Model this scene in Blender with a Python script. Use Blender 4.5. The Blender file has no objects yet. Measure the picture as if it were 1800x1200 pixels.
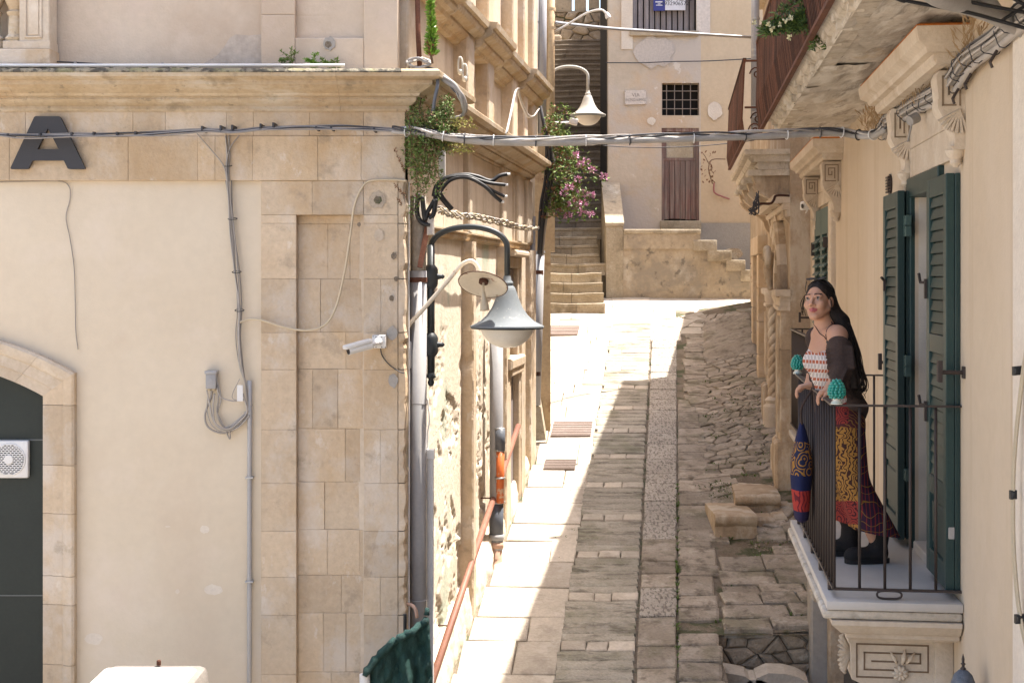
import bpy, bmesh, math, random
import numpy as np
from mathutils import Vector, Matrix, noise
random.seed(11)
R = random.random
def U(a, b): return a + (b - a) * random.random()
rad = math.radians
SC = bpy.context.scene
COL = SC.collection

# ------------------------------------------------------------------ camera
cam = bpy.data.cameras.new('camera')
camo = bpy.data.objects.new('camera', cam); COL.objects.link(camo)
cam.sensor_width = 36.0; cam.lens = 50.0; cam.clip_start = 0.1; cam.clip_end = 500.0
cam.shift_y = -110.0 / 1800.0
camo.location = (0, 0, 0); camo.rotation_euler = (rad(90), 0, 0)
SC.camera = camo
FPX = 2500.0
def P(px, py, Y):
    """a point of the place seen at photo pixel (px, py), Y metres away"""
    return Vector(((px - 900.0) / FPX * Y, Y, (490.0 - py) / FPX * Y))

# ------------------------------------------------------------------ light
SUN = Vector((0.36, 0.12, 1.0)).normalized()          # towards the sun
elev = math.asin(SUN.z); azim = math.atan2(SUN.x, SUN.y)
W = bpy.data.worlds.new('World'); SC.world = W; W.use_nodes = True
wn = W.node_tree; wn.nodes.clear()
sky = wn.nodes.new('ShaderNodeTexSky'); sky.sky_type = 'NISHITA'; sky.sun_disc = False
sky.sun_elevation = elev; sky.sun_rotation = azim; sky.altitude = 100
sky.air_density = 0.95; sky.dust_density = 4.0; sky.ozone_density = 1.0
bg = wn.nodes.new('ShaderNodeBackground'); bg.inputs['Strength'].default_value = 0.15
wo = wn.nodes.new('ShaderNodeOutputWorld')
wn.links.new(sky.outputs[0], bg.inputs[0]); wn.links.new(bg.outputs[0], wo.inputs[0])
sl = bpy.data.lights.new('sun', 'SUN'); sl.energy = 4.5; sl.angle = rad(0.53); sl.color = (1.0, 0.94, 0.86)
so = bpy.data.objects.new('sun', sl); COL.objects.link(so)
so.rotation_euler = (-SUN).to_track_quat('-Z', 'Y').to_euler(); so.location = (20, 10, 40)
SC.view_settings.view_transform = 'Standard'; SC.view_settings.look = 'None'
SC.view_settings.exposure = 1.65; SC.view_settings.gamma = 1.0
SC.view_settings.use_curve_mapping = False
SC.cycles.max_bounces = 8; SC.cycles.diffuse_bounces = 5
SC.cycles.use_denoising = True

# ------------------------------------------------------------------ materials
MATS = {}
DESAT = {'yellow_plaster': 0.05, 'peach_render': 0.1, 'ribbed_sett': 0.42, 'facade_plaster': 0.03, 'upper_plaster': 0.05, 'limestone': 0.10, 'weathered_cornice_stone': 0.08}
def mat(name, base, var=None, rough=0.85, scale=2.0, bump=0.25, bscale=45.0, rnd=0.16, stains=(), metal=0.0,
        spec=0.3, pits=0.0, pscale=30.0, fine=0.12, lowlo=0.35, lowhi=0.7, trans=0.0, grain=None):
    """stains: (colour, scale, lo, hi, (sx,sy,sz)) ; grain = (axis scale vec, colour, amount)"""
    k = DESAT.get(name, 0.0)
    if not k and any(w in name for w in ('stone', 'plaster', 'render', 'wall', 'paving', 'sett', 'mortar', 'soffit')): k = 0.20
    def ds(c):
        l = .3 * c[0] + .5 * c[1] + .2 * c[2]; return tuple(v + (l - v) * k for v in c)
    base = ds(base); var = ds(var) if var else None; stains = [(ds(s[0]),) + tuple(s[1:]) for s in stains]
    m = bpy.data.materials.new(name); m.use_nodes = True; MATS[name] = m
    nt = m.node_tree; N = nt.nodes; L = nt.links
    b = N['Principled BSDF']
    b.inputs['Roughness'].default_value = rough; b.inputs['Metallic'].default_value = metal
    b.inputs['Specular IOR Level'].default_value = spec
    geo = N.new('ShaderNodeNewGeometry'); pos = geo.outputs['Position']
    def tex(sc, det=5.0, st=None, rg=0.6):
        src = pos
        if st is not None:
            mp = N.new('ShaderNodeMapping'); mp.inputs['Scale'].default_value = st
            L.new(pos, mp.inputs['Vector']); src = mp.outputs[0]
        t = N.new('ShaderNodeTexNoise'); t.inputs['Scale'].default_value = sc
        t.inputs['Detail'].default_value = det; t.inputs['Roughness'].default_value = rg
        L.new(src, t.inputs['Vector']); return t.outputs['Fac']
    def ramp(f, lo, hi, a=0.0, c=1.0):
        r = N.new('ShaderNodeMapRange'); r.clamp = True
        r.inputs[1].default_value = lo; r.inputs[2].default_value = hi
        r.inputs[3].default_value = a; r.inputs[4].default_value = c
        L.new(f, r.inputs[0]); return r.outputs[0]
    def mix(f, c1, c2, mode='MIX'):
        x = N.new('ShaderNodeMix'); x.data_type = 'RGBA'; x.blend_type = mode
        if hasattr(f, 'links') or not isinstance(f, (int, float)): L.new(f, x.inputs[0])
        else: x.inputs[0].default_value = f
        for k, c in ((6, c1), (7, c2)):
            if isinstance(c, (tuple, list)): x.inputs[k].default_value = (*c, 1)
            else: L.new(c, x.inputs[k])
        return x.outputs[2]
    var = var or tuple(c * 0.8 for c in base)
    col = mix(ramp(tex(scale), lowlo, lowhi), base, var)
    if fine:
        f = ramp(tex(scale * 14, 6.0), 0.3, 0.7, 1 - fine, 1 + fine)
        cb = N.new('ShaderNodeCombineXYZ')
        for k in range(3): L.new(f, cb.inputs[k])
        col = mix(1.0, col, cb.outputs[0], 'MULTIPLY')
    if grain:
        col = mix(ramp(tex(1.0, 6.0, grain[0]), 0.42, 0.68, 0, grain[2]), col, grain[1])
    for s in stains:
        st = s[4] if len(s) > 4 else None
        amt = s[5] if len(s) > 5 else 1.0
        col = mix(ramp(tex(s[1], 7.0, st, 0.65), s[2] - .055, s[3] - .075, 0, amt), col, s[0])
    if rnd:
        oi = N.new('ShaderNodeObjectInfo')
        v = ramp(oi.outputs['Random'], 0, 1, 1 - rnd, 1 + rnd)
        cb = N.new('ShaderNodeCombineXYZ')
        for k in range(3): L.new(v, cb.inputs[k])
        col = mix(1.0, col, cb.outputs[0], 'MULTIPLY')
    L.new(col, b.inputs['Base Color'])
    if bump:
        h = tex(bscale, 6.0)
        if pits:
            vo = N.new('ShaderNodeTexVoronoi'); vo.inputs['Scale'].default_value = pscale
            L.new(pos, vo.inputs['Vector'])
            ma = N.new('ShaderNodeMath'); ma.operation = 'MULTIPLY_ADD'
            L.new(ramp(vo.outputs['Distance'], 0.0, 0.4), ma.inputs[0]); ma.inputs[1].default_value = pits
            L.new(h, ma.inputs[2]); h = ma.outputs[0]
        bp = N.new('ShaderNodeBump'); bp.inputs['Strength'].default_value = bump
        bp.inputs['Distance'].default_value = 0.02
        L.new(h, bp.inputs['Height']); L.new(bp.outputs[0], b.inputs['Normal'])
    if trans:
        b.inputs['Transmission Weight'].default_value = trans
    return m
def flat(name, c, rough=0.6, metal=0.0, spec=0.4, rnd=0.0, var=0.9, bump=0.05, scale=8.0):
    return mat(name, c, tuple(x * var for x in c), rough=rough, metal=metal, spec=spec, rnd=rnd, bump=bump, bscale=80, fine=0.05, scale=scale)

GREY = (0.20, 0.17, 0.135); OCH = (0.46, 0.30, 0.15); PALE = (0.62, 0.56, 0.47)
M_PLASTER = mat('facade_plaster', (0.60, 0.515, 0.395), (0.565, 0.475, 0.355), bump=0.10, bscale=30, rnd=0, scale=0.9, fine=0.03,
                stains=[((0.64, 0.55, 0.45), 1.6, 0.58, 0.75, None, 0.6), ((0.50, 0.385, 0.28), 0.7, 0.60, 0.80, (1, 1, 0.7), 0.5)])
M_UPPER = mat('upper_plaster', (0.57, 0.475, 0.37), (0.51, 0.41, 0.31), bump=0.22, bscale=60, rnd=0, scale=1.2, fine=0.05,
              stains=[((0.44, 0.33, 0.235), 0.8, 0.58, 0.72, None, 0.6), ((0.58, 0.47, 0.39), 2.5, 0.6, 0.75, None, 0.4)])
M_STONE = mat('limestone', (0.535, 0.42, 0.29), (0.47, 0.35, 0.225), bump=0.35, bscale=38, rnd=0.10, scale=1.7, fine=0.08, pits=0.25, pscale=26,
              stains=[((0.56, 0.485, 0.40), 2.6, 0.54, 0.70, (1, 1, 0.8), 0.75), ((0.44, 0.29, 0.14), 1.3, 0.57, 0.74, (1, 1, 0.5), 0.6),
                      ((0.30, 0.235, 0.165), 5.0, 0.63, 0.74, None, 0.55), ((0.62, 0.56, 0.48), 6.0, 0.67, 0.75, (1, 1, 0.6), 0.5)])
M_STONE2 = mat('weathered_cornice_stone', (0.50, 0.40, 0.275), (0.43, 0.32, 0.19), bump=0.4, bscale=30, rnd=0.08, scale=2.2, fine=0.1, pits=0.3,
               stains=[((0.56, 0.49, 0.39), 4.0, 0.58, 0.70, (0.5, 1, 1.6), 0.7), ((0.25, 0.20, 0.13), 6.0, 0.62, 0.75, None, 0.6),
                       ((0.40, 0.235, 0.09), 1.6, 0.55, 0.72, (0.4, 1, 2), 0.55), ((0.13, 0.115, 0.085), 15.0, 0.66, 0.75, None, 0.5)])
M_CRUST = mat('lichen_crusted_stone', (0.22, 0.19, 0.13), (0.34, 0.28, 0.17), bump=0.7, bscale=60, rnd=0.05, scale=7, fine=0.25,
              stains=[((0.05, 0.045, 0.035), 13.0, 0.52, 0.62, None, 0.85), ((0.30, 0.27, 0.10), 5.0, 0.6, 0.7, None, 0.6)])
M_SIDE = mat('side_wall_plaster', (0.68, 0.58, 0.44), (0.60, 0.49, 0.35), bump=0.45, bscale=22, rnd=0, scale=1.3, fine=0.08,
             stains=[((0.44, 0.31, 0.18), 2.0, 0.58, 0.74, (1, 1, 0.12), 0.5), ((0.68, 0.61, 0.50), 1.7, 0.60, 0.72, (1, 1, 0.3), 0.7),
                     ((0.24, 0.38, 0.27), 1.1, 0.66, 0.75, (1, 1, 0.5), 0.5)])
M_SIDE_UP = mat('streaked_side_stone', (0.57, 0.465, 0.34), (0.48, 0.37, 0.245), bump=0.3, bscale=30, rnd=0.06, scale=1.3, fine=0.08,
                stains=[((0.33, 0.235, 0.145), 3.2, 0.57, 0.73, (1, 1, 0.05), 0.6), ((0.60, 0.50, 0.37), 4.6, 0.58, 0.7, (1, 1, 0.06), 0.6)])
M_RUBBLE = mat('rubble_stone', (0.42, 0.33, 0.225), (0.30, 0.225, 0.145), bump=0.7, bscale=26, rnd=0.22, scale=4, fine=0.16, pits=0.4,
               stains=[((0.52, 0.45, 0.35), 6.0, 0.58, 0.68, None, 0.6), ((0.15, 0.115, 0.075), 9.0, 0.62, 0.74, None, 0.6)])
M_MORTAR = mat('earthy_mortar', (0.17, 0.125, 0.08), (0.25, 0.20, 0.14), bump=0.8, bscale=50, rnd=0, scale=4, fine=0.25,
               stains=[((0.055, 0.075, 0.02), 2.4, 0.56, 0.66, None, 0.8)])
M_LIME = mat('pale_mortar', (0.46, 0.37, 0.27), (0.36, 0.28, 0.19), bump=0.5, bscale=40, rnd=0, scale=4, fine=0.12)
M_RWALL = mat('yellow_plaster', (0.53, 0.43, 0.31), (0.495, 0.39, 0.275), bump=0.16, bscale=34, rnd=0, scale=0.8, fine=0.03,
              stains=[((0.56, 0.46, 0.35), 1.2, 0.52, 0.7, (1, 1, 0.35), 0.7), ((0.35, 0.24, 0.135), 3.5, 0.58, 0.78, (1, 1, 0.05), 0.5)])
M_WHITEW = mat('whitewashed_wall', (0.66, 0.58, 0.47), (0.60, 0.50, 0.39), bump=0.3, bscale=40, rnd=0, scale=3, fine=0.06)
M_CARVED = mat('carved_pale_stone', (0.56, 0.455, 0.33), (0.49, 0.38, 0.26), bump=0.3, bscale=50, rnd=0.06, scale=3, fine=0.07,
               stains=[((0.40, 0.29, 0.18), 3.0, 0.58, 0.72, (1, 1, 0.4), 0.5), ((0.62, 0.54, 0.43), 5.0, 0.58, 0.7, None, 0.5)])
M_SOFFIT = mat('weathered_soffit', (0.52, 0.45, 0.36), (0.40, 0.335, 0.255), bump=0.55, bscale=14, rnd=0.05, scale=2.2, fine=0.12,
               stains=[((0.58, 0.53, 0.45), 2.6, 0.55, 0.66, (4, 0.6, 1), 0.75), ((0.19, 0.155, 0.115), 3.6, 0.60, 0.72, (4, 0.7, 1), 0.65),
                       ((0.46, 0.30, 0.13), 1.5, 0.66, 0.76, (2, 1, 1), 0.4)])
M_SLAB = mat('balcony_edge_stone', (0.56, 0.48, 0.37), (0.42, 0.34, 0.24), bump=0.5, bscale=25, rnd=0.08, scale=4, fine=0.12,
             stains=[((0.22, 0.18, 0.12), 7.0, 0.58, 0.7, None, 0.6), ((0.66, 0.60, 0.50), 4.0, 0.57, 0.68, None, 0.6)])
M_MARBLE = mat('pale_marble', (0.50, 0.465, 0.42), (0.42, 0.385, 0.345), rough=0.45, bump=0.06, rnd=0.03, scale=2.2, fine=0.03,
               stains=[((0.42, 0.39, 0.36), 2.2, 0.60, 0.75, (3, 0.6, 1), 0.5)])
M_PORTAL = mat('golden_portal_stone', (0.46, 0.34, 0.215), (0.35, 0.245, 0.14), bump=0.5, bscale=24, rnd=0.10, scale=2.4, fine=0.12, pits=0.3,
               stains=[((0.56, 0.475, 0.355), 3.0, 0.55, 0.68, (1, 1, 0.5), 0.7), ((0.24, 0.165, 0.095), 4.0, 0.60, 0.74, (1, 1, 0.3), 0.6)])
M_PAVE = mat('paving_limestone', (0.50, 0.43, 0.34), (0.40, 0.34, 0.26), rough=0.75, bump=0.4, bscale=26, rnd=0.16, scale=2.6, fine=0.12, pits=0.3, pscale=40,
             stains=[((0.26, 0.215, 0.16), 3.5, 0.58, 0.72, None, 0.55), ((0.56, 0.50, 0.42), 5.0, 0.60, 0.7, None, 0.5)])
M_PAVED = mat('weathered_paving', (0.36, 0.30, 0.23), (0.26, 0.21, 0.15), rough=0.8, bump=0.55, bscale=24, rnd=0.20, scale=3, fine=0.15, pits=0.35, pscale=34,
              stains=[((0.15, 0.135, 0.07), 2.2, 0.57, 0.70, None, 0.6), ((0.11, 0.085, 0.058), 6.5, 0.57, 0.72, None, 0.75), ((0.46, 0.40, 0.32), 5.0, 0.60, 0.7, None, 0.5)])
M_RIB = mat('ribbed_sett', (0.385, 0.33, 0.235), (0.305, 0.26, 0.175), rough=0.85, bump=0.7, bscale=26, rnd=0.14, scale=3, fine=0.16, pits=0.4, pscale=30,
            stains=[((0.14, 0.145, 0.045), 1.6, 0.54, 0.70, None, 0.55), ((0.10, 0.08, 0.05), 7.0, 0.57, 0.70, (.35, 1, 1), 0.7), ((0.42, 0.37, 0.28), 4.0, 0.60, 0.72, None, 0.5)])
M_SPECK = mat('bush_hammered_stone', (0.45, 0.40, 0.335), (0.38, 0.335, 0.275), rough=0.85, bump=0.9, bscale=30, rnd=0.12, scale=3, fine=0.10, pits=0.9, pscale=34,
              stains=[((0.13, 0.11, 0.09), 30.0, 0.58, 0.63, (1.3, 0.45, 1), 0.65)])
M_STEP = mat('stair_stone', (0.42, 0.34, 0.225), (0.33, 0.26, 0.16), bump=0.5, bscale=24, rnd=0.14, scale=2.6, fine=0.14, pits=0.3,
             stains=[((0.20, 0.155, 0.09), 3.2, 0.57, 0.70, None, 0.6), ((0.50, 0.43, 0.32), 4.0, 0.60, 0.7, None, 0.5)])
M_TERR = mat('terrace_render', (0.47, 0.37, 0.24), (0.37, 0.28, 0.17), bump=0.7, bscale=14, rnd=0.06, scale=1.3, fine=0.12,
             stains=[((0.27, 0.225, 0.165), 1.4, 0.52, 0.66, None, 0.75), ((0.60, 0.53, 0.42), 1.2, 0.60, 0.72, None, 0.6), ((0.12, 0.10, 0.075), 5.0, 0.62, 0.72, None, 0.7)])
M_HOUSE = mat('house_render', (0.53, 0.445, 0.34), (0.48, 0.375, 0.26), bump=0.4, bscale=16, rnd=0.02, scale=0.7, fine=0.06,
              stains=[((0.49, 0.415, 0.345), 0.8, 0.54, 0.60, None, 0.75), ((0.56, 0.35, 0.16), 0.55, 0.60, 0.74, None, 0.6), ((0.64, 0.58, 0.50), 1.9, 0.66, 0.70, None, 0.7),
                      ((0.22, 0.19, 0.16), 1.0, 0.68, 0.80, None, 0.6)])
M_HOUSE2 = mat('peach_render', (0.56, 0.435, 0.285), (0.51, 0.39, 0.25), bump=0.2, rnd=0.02, scale=1, fine=0.05,
               stains=[((0.48, 0.33, 0.19), 2.2, 0.58, 0.76, (1, 1, 0.15), 0.5)])
M_GREYREND = mat('grey_cement_render', (0.31, 0.285, 0.25), (0.38, 0.34, 0.29), bump=0.3, rnd=0, scale=1.6, fine=0.08)
M_GREEN = mat('dark_green_paint', (0.011, 0.033, 0.031), (0.014, 0.040, 0.037), rough=0.45, bump=0.05, rnd=0.14, scale=5, fine=0.08, spec=0.4, stains=[((0.055, 0.075, 0.068), 7.0, 0.64, 0.80, (1, 1, 0.3), 0.3)])
M_GREENO = mat('faded_green_paint', (0.055, 0.095, 0.085), (0.045, 0.08, 0.07), rough=0.55, bump=0.05, rnd=0.08, scale=5, fine=0.05)
M_DOORG = mat('black_green_door_paint', (0.016, 0.021, 0.018), (0.020, 0.026, 0.022), rough=0.55, bump=0.04, rnd=0.04, scale=3, fine=0.08)
M_IRON = flat('wrought_iron', (0.050, 0.038, 0.034), rough=0.5, metal=0.3)
M_RUST = mat('rusty_iron', (0.11, 0.045, 0.026), (0.060, 0.026, 0.017), rough=0.85, bump=0.3, bscale=60, rnd=0.5, scale=6, fine=0.2)
M_BLACK = flat('black_rubber', (0.012, 0.012, 0.013), rough=0.5)
M_CABLE = flat('grey_cable', (0.34, 0.31, 0.28), rough=0.6, rnd=0.25)
M_CABLEB = flat('beige_cable', (0.48, 0.40, 0.28), rough=0.6, rnd=0.1)
M_CABLED = flat('dark_cable', (0.045, 0.045, 0.05), rough=0.55, rnd=0.3)
M_CONDUIT = mat('grey_plastic_conduit', (0.32, 0.30, 0.28), (0.24, 0.225, 0.205), rough=0.5, bump=0.1, rnd=0.08, scale=6, fine=0.06)
M_PIPE = mat('grey_pvc_pipe', (0.33, 0.325, 0.33), (0.29, 0.285, 0.285), rough=0.4, bump=0.05, rnd=0.08, scale=3, fine=0.05,
             stains=[((0.42, 0.38, 0.32), 3, 0.6, 0.75, (1, 1, 0.1), 0.5)])
M_PIPED = flat('dark_grey_pvc', (0.10, 0.11, 0.13), rough=0.45)
M_ORANGE = mat('orange_pipe', (0.60, 0.145, 0.035), (0.48, 0.13, 0.04), rough=0.5, bump=0.1, rnd=0, fine=0.1, stains=[((0.5, 0.4, 0.3), 9, 0.64, 0.68, None, 0.8)])
M_TERRA = flat('terracotta_pipe', (0.46, 0.29, 0.21), rough=0.8)
M_WHITEP = flat('white_plastic', (0.66, 0.65, 0.63), rough=0.45)
M_OCHPIPE = mat('ochre_painted_pipe', (0.52, 0.38, 0.22), (0.42, 0.29, 0.16), rough=0.6, bump=0.1, rnd=0.05, stains=[((0.22, 0.11, 0.05), 3, 0.6, 0.72, None, 0.7)])
M_HANDR = mat('oxide_red_rail', (0.26, 0.125, 0.085), (0.20, 0.085, 0.06), rough=0.55, bump=0.1, rnd=0)
M_LAMPG = mat('lamp_grey_paint', (0.135, 0.150, 0.158), (0.16, 0.175, 0.183), rough=0.7, bump=0.04, rnd=0, fine=0.06, stains=[((0.4, 0.38, 0.34), 30, 0.68, 0.72, None, 0.7)])
M_LAMPD = flat('lamp_post_paint', (0.028, 0.033, 0.035), rough=0.45)
M_LAMPW = mat('weathered_lamp_aluminium', (0.42, 0.40, 0.36), (0.34, 0.32, 0.28), rough=0.5, bump=0.06, rnd=0, fine=0.1)
M_BOWL = flat('opal_bowl', (0.62, 0.585, 0.52), rough=0.3)
M_ENAMEL = mat('cream_enamel', (0.62, 0.55, 0.44), (0.56, 0.48, 0.37), rough=0.4, bump=0.05, rnd=0, fine=0.05, stains=[((0.25, 0.11, 0.05), 12, 0.66, 0.72, None, 0.8)])
M_CERAM = mat('turquoise_glaze', (0.010, 0.20, 0.165), (0.015, 0.27, 0.21), rough=0.18, bump=0, rnd=0, fine=0.1, spec=0.6)
M_CERW = flat('white_glaze', (0.66, 0.65, 0.58), rough=0.25)
M_REDDOOR = mat('peeling_red_door_paint', (0.175, 0.095, 0.080), (0.13, 0.078, 0.070), rough=0.85, bump=0.5, bscale=40, rnd=0.12, scale=4, fine=0.15,
                grain=((26, 26, 1.2), (0.30, 0.235, 0.195), 0.9), stains=[((0.15, 0.12, 0.105), 1.0, 0.55, 0.7, None, 0.5)])
M_WOODG = mat('grey_weathered_wood', (0.29, 0.255, 0.25), (0.23, 0.20, 0.195), rough=0.85, bump=0.4, rnd=0.12, scale=4, fine=0.1, grain=((30, 30, 1.2), (0.16, 0.13, 0.12), 0.7))
M_DARK = flat('dark_interior', (0.012, 0.010, 0.009), rough=0.9)
M_CREAM = flat('cream_interior', (0.58, 0.52, 0.44), rough=0.5)
M_LEAF = mat('leaf_green', (0.13, 0.20, 0.045), (0.085, 0.15, 0.035), rough=0.6, bump=0, rnd=0.2, scale=14, fine=0.25)
M_LEAFY = mat('bright_succulent_leaf', (0.16, 0.30, 0.035), (0.10, 0.22, 0.03), rough=0.45, bump=0, rnd=0, scale=14, fine=0.2)
M_LEAFD = mat('dark_pine_leaf', (0.06, 0.105, 0.035), (0.04, 0.075, 0.025), rough=0.6, bump=0, rnd=0.2, scale=14, fine=0.25)
M_LEAFR = mat('reddish_dry_leaf', (0.20, 0.085, 0.055), (0.26, 0.16, 0.08), rough=0.7, bump=0, rnd=0.2, scale=9, fine=0.2)
M_STEM = flat('plant_stem', (0.14, 0.085, 0.05), rough=0.8)
M_PINK = mat('pink_blossom', (0.54, 0.29, 0.40), (0.48, 0.23, 0.35), rough=0.7, bump=0, rnd=0.1, fine=0.1, scale=20)
M_CREAMFL = flat('cream_blossom', (0.62, 0.58, 0.36), rough=0.7)
M_STRAW = flat('dry_straw', (0.42, 0.29, 0.16), rough=0.8, rnd=0.2)
M_NET = mat('green_shade_net', (0.022, 0.070, 0.060), (0.015, 0.045, 0.04), rough=0.6, bump=0.9, bscale=120, rnd=0, scale=9, fine=0.3)
M_BLUE = flat('blue_print', (0.035, 0.040, 0.20), rough=0.5)
M_SIGNW = flat('white_sign', (0.62, 0.61, 0.64), rough=0.5)
M_SIGNM = mat('marble_sign', (0.58, 0.52, 0.46), (0.52, 0.46, 0.41), rough=0.6, bump=0.05, rnd=0)
M_INK = flat('black_ink', (0.03, 0.028, 0.03), rough=0.6)
M_INKW = mat('worn_ink', (0.17, 0.145, 0.13), (0.30, 0.27, 0.24), rough=0.7, bump=0, rnd=0, scale=30)
M_METAL = flat('galvanised_metal', (0.38, 0.38, 0.38), rough=0.4, metal=0.6)
M_PLATE = mat('rusty_plate', (0.21, 0.165, 0.145), (0.16, 0.12, 0.10), rough=0.7, bump=0.5, bscale=90, rnd=0.1, metal=0.2)
M_LANT = mat('mottled_blue_grey_iron', (0.13, 0.145, 0.17), (0.07, 0.08, 0.10), rough=0.55, bump=0.3, rnd=0, scale=20, fine=0.3)
M_LICHEN = mat('orange_lichen', (0.42, 0.12, 0.015), (0.30, 0.10, 0.02), rough=0.9, bump=0.6, rnd=0.1, scale=20, fine=0.3)

# ------------------------------------------------------------------ mesh helpers
class Frame:
    def __init__(s, O, u, v, n): s.O, s.u, s.v, s.n = Vector(O), Vector(u), Vector(v), Vector(n)
    def __call__(s, u, v, n=0.0): return s.O + s.u * u + s.v * v + s.n * n
WORLD = Frame((0, 0, 0), (1, 0, 0), (0, 1, 0), (0, 0, 1))

class MB:
    def __init__(s): s.v, s.f, s.mi, s.cur = [], [], [], 0
    def add(s, vs, fs):
        b = len(s.v); s.v.extend(Vector(p) for p in vs)
        for f in fs: s.f.append([i + b for i in f]); s.mi.append(s.cur)
        return s
    def box(s, fr, u0, u1, v0, v1, n0, n1, ch=0.0, jit=0.0):
        """box with its +n face chamfered"""
        c = min(ch, (u1 - u0) * 0.4, (v1 - v0) * 0.4)
        J = lambda: (random.random() - 0.5) * 2 * jit
        q = [(u0, v0), (u1, v0), (u1, v1), (u0, v1)]
        vs = [fr(u, v, n0) for u, v in q]
        if c:
            vs += [fr(u, v, n1 - c) for u, v in q]
            sg = [(1, 1), (-1, 1), (-1, -1), (1, -1)]
            vs += [fr(u + a * (c + abs(J())), v + b * (c + abs(J())), n1 + J() * 0.5) for (u, v), (a, b) in zip(q, sg)]
            fs = [[3, 2, 1, 0]]
            for o in (0, 4):
                for i in range(4): fs.append([o + i, o + (i + 1) % 4, o + 4 + (i + 1) % 4, o + 4 + i])
            fs.append([8, 9, 10, 11])
        else:
            vs += [fr(u + J(), v + J(), n1 + J() * 0.5) for u, v in q]
            fs = [[3, 2, 1, 0], [4, 5, 6, 7]] + [[i, (i + 1) % 4, 4 + (i + 1) % 4, 4 + i] for i in range(4)]
        return s.add(vs, fs)
    def obox(s, c, d, ch=0.0):
        """axis-aligned box centre c, size d, all edges chamfered"""
        c = Vector(c); x, y, z = (k / 2 for k in d)
        if not ch:
            return s.box(WORLD, c.x - x, c.x + x, c.y - y, c.y + y, c.z - z, c.z + z)
        return s.rbox(WORLD, c.x - x, c.x + x, c.y - y, c.y + y, c.z - z, c.z + z, ch)
    def rbox(s, fr, u0, u1, v0, v1, n0, n1, ch):
        bm = bmesh.new()
        vs = [bm.verts.new(fr(u, v, n)) for n in (n0, n1) for u, v in ((u0, v0), (u1, v0), (u1, v1), (u0, v1))]
        for f in ([3, 2, 1, 0], [4, 5, 6, 7], [0, 1, 5, 4], [1, 2, 6, 5], [2, 3, 7, 6], [3, 0, 4, 7]): bm.faces.new([vs[i] for i in f])
        bmesh.ops.bevel(bm, geom=list(bm.edges), offset=ch, segments=2, affect='EDGES', profile=0.5)
        bm.verts.index_update()
        s.add([v.co.copy() for v in bm.verts], [[v.index for v in f.verts] for f in bm.faces]); bm.free(); return s
    def prism(s, pts, d):
        """closed polygon pts (Vectors) pushed along d"""
        n = len(pts); d = Vector(d)
        return s.add(list(pts) + [Vector(p) + d for p in pts],
                     [list(range(n))[::-1], [n + i for i in range(n)]] + [[i, (i + 1) % n, n + (i + 1) % n, n + i] for i in range(n)])
    def tube(s, pts, r, seg=8, cap=True, closed=False):
        pts = [Vector(p) for p in pts]; n = len(pts)
        rs = r if isinstance(r, (list, tuple)) else [r] * n
        tang = []
        for i in range(n):
            a = pts[(i - 1) % n] if (closed or i) else pts[0]; b = pts[(i + 1) % n] if (closed or i < n - 1) else pts[-1]
            t = (b - a); tang.append(t.normalized() if t.length > 1e-9 else Vector((0, 0, 1)))
        x = tang[0].orthogonal().normalized(); vs = []
        for i in range(n):
            t = tang[i]; x = (x - t * x.dot(t))
            x = x.normalized() if x.length > 1e-6 else t.orthogonal().normalized()
            y = t.cross(x)
            for k in range(seg):
                a = 2 * math.pi * k / seg
                vs.append(pts[i] + (x * math.cos(a) + y * math.sin(a)) * rs[i])
        fs = []
        for i in range(n if closed else n - 1):
            j = (i + 1) % n
            for k in range(seg):
                k2 = (k + 1) % seg
                fs.append([i * seg + k, i * seg + k2, j * seg + k2, j * seg + k])
        if cap and not closed: fs += [list(range(seg))[::-1], [(n - 1) * seg + k for k in range(seg)]]
        return s.add(vs, fs)
    def lathe(s, prof, c=(0, 0, 0), seg=16, axis=None):
        """prof: (r, h) from bottom to top, about the axis at c"""
        c = Vector(c); ax = Vector(axis or (0, 0, 1)).normalized(); x = ax.orthogonal().normalized(); y = ax.cross(x)
        vs = []
        for r, h in prof:
            for k in range(seg):
                a = 2 * math.pi * k / seg; vs.append(c + ax * h + (x * math.cos(a) + y * math.sin(a)) * max(r, 1e-4))
        fs = []
        for i in range(len(prof) - 1):
            for k in range(seg):
                k2 = (k + 1) % seg; fs.append([i * seg + k, i * seg + k2, (i + 1) * seg + k2, (i + 1) * seg + k])
        fs += [list(range(seg))[::-1], [(len(prof) - 1) * seg + k for k in range(seg)]]
        return s.add(vs, fs)
    def sweep(s, path, prof, caps=True):
        """profile [(n outward, z)] swept along a plan path [(x, y)]; outward = right of travel"""
        m = len(prof); vs = []
        pts = [Vector((p[0], p[1])) for p in path]; k = len(pts)
        for i in range(k):
            d1 = (pts[i] - pts[i - 1]).normalized() if i else (pts[1] - pts[0]).normalized()
            d2 = (pts[i + 1] - pts[i]).normalized() if i < k - 1 else d1
            n1 = Vector((d1.y, -d1.x)); n2 = Vector((d2.y, -d2.x)); b = (n1 + n2)
            b = b.normalized() if b.length > 1e-6 else n1
            sc = 1.0 / max(b.dot(n1), 0.25)
            for n, z in prof: vs.append(Vector((pts[i].x + b.x * n * sc, pts[i].y + b.y * n * sc, z)))
        fs = []
        for i in range(k - 1):
            for j in range(m):
                j2 = (j + 1) % m; fs.append([i * m + j, (i + 1) * m + j, (i + 1) * m + j2, i * m + j2])
        if caps: fs += [list(range(m))[::-1][::-1], [(k - 1) * m + j for j in range(m)][::-1]]
        return s.add(vs, fs)
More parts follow.
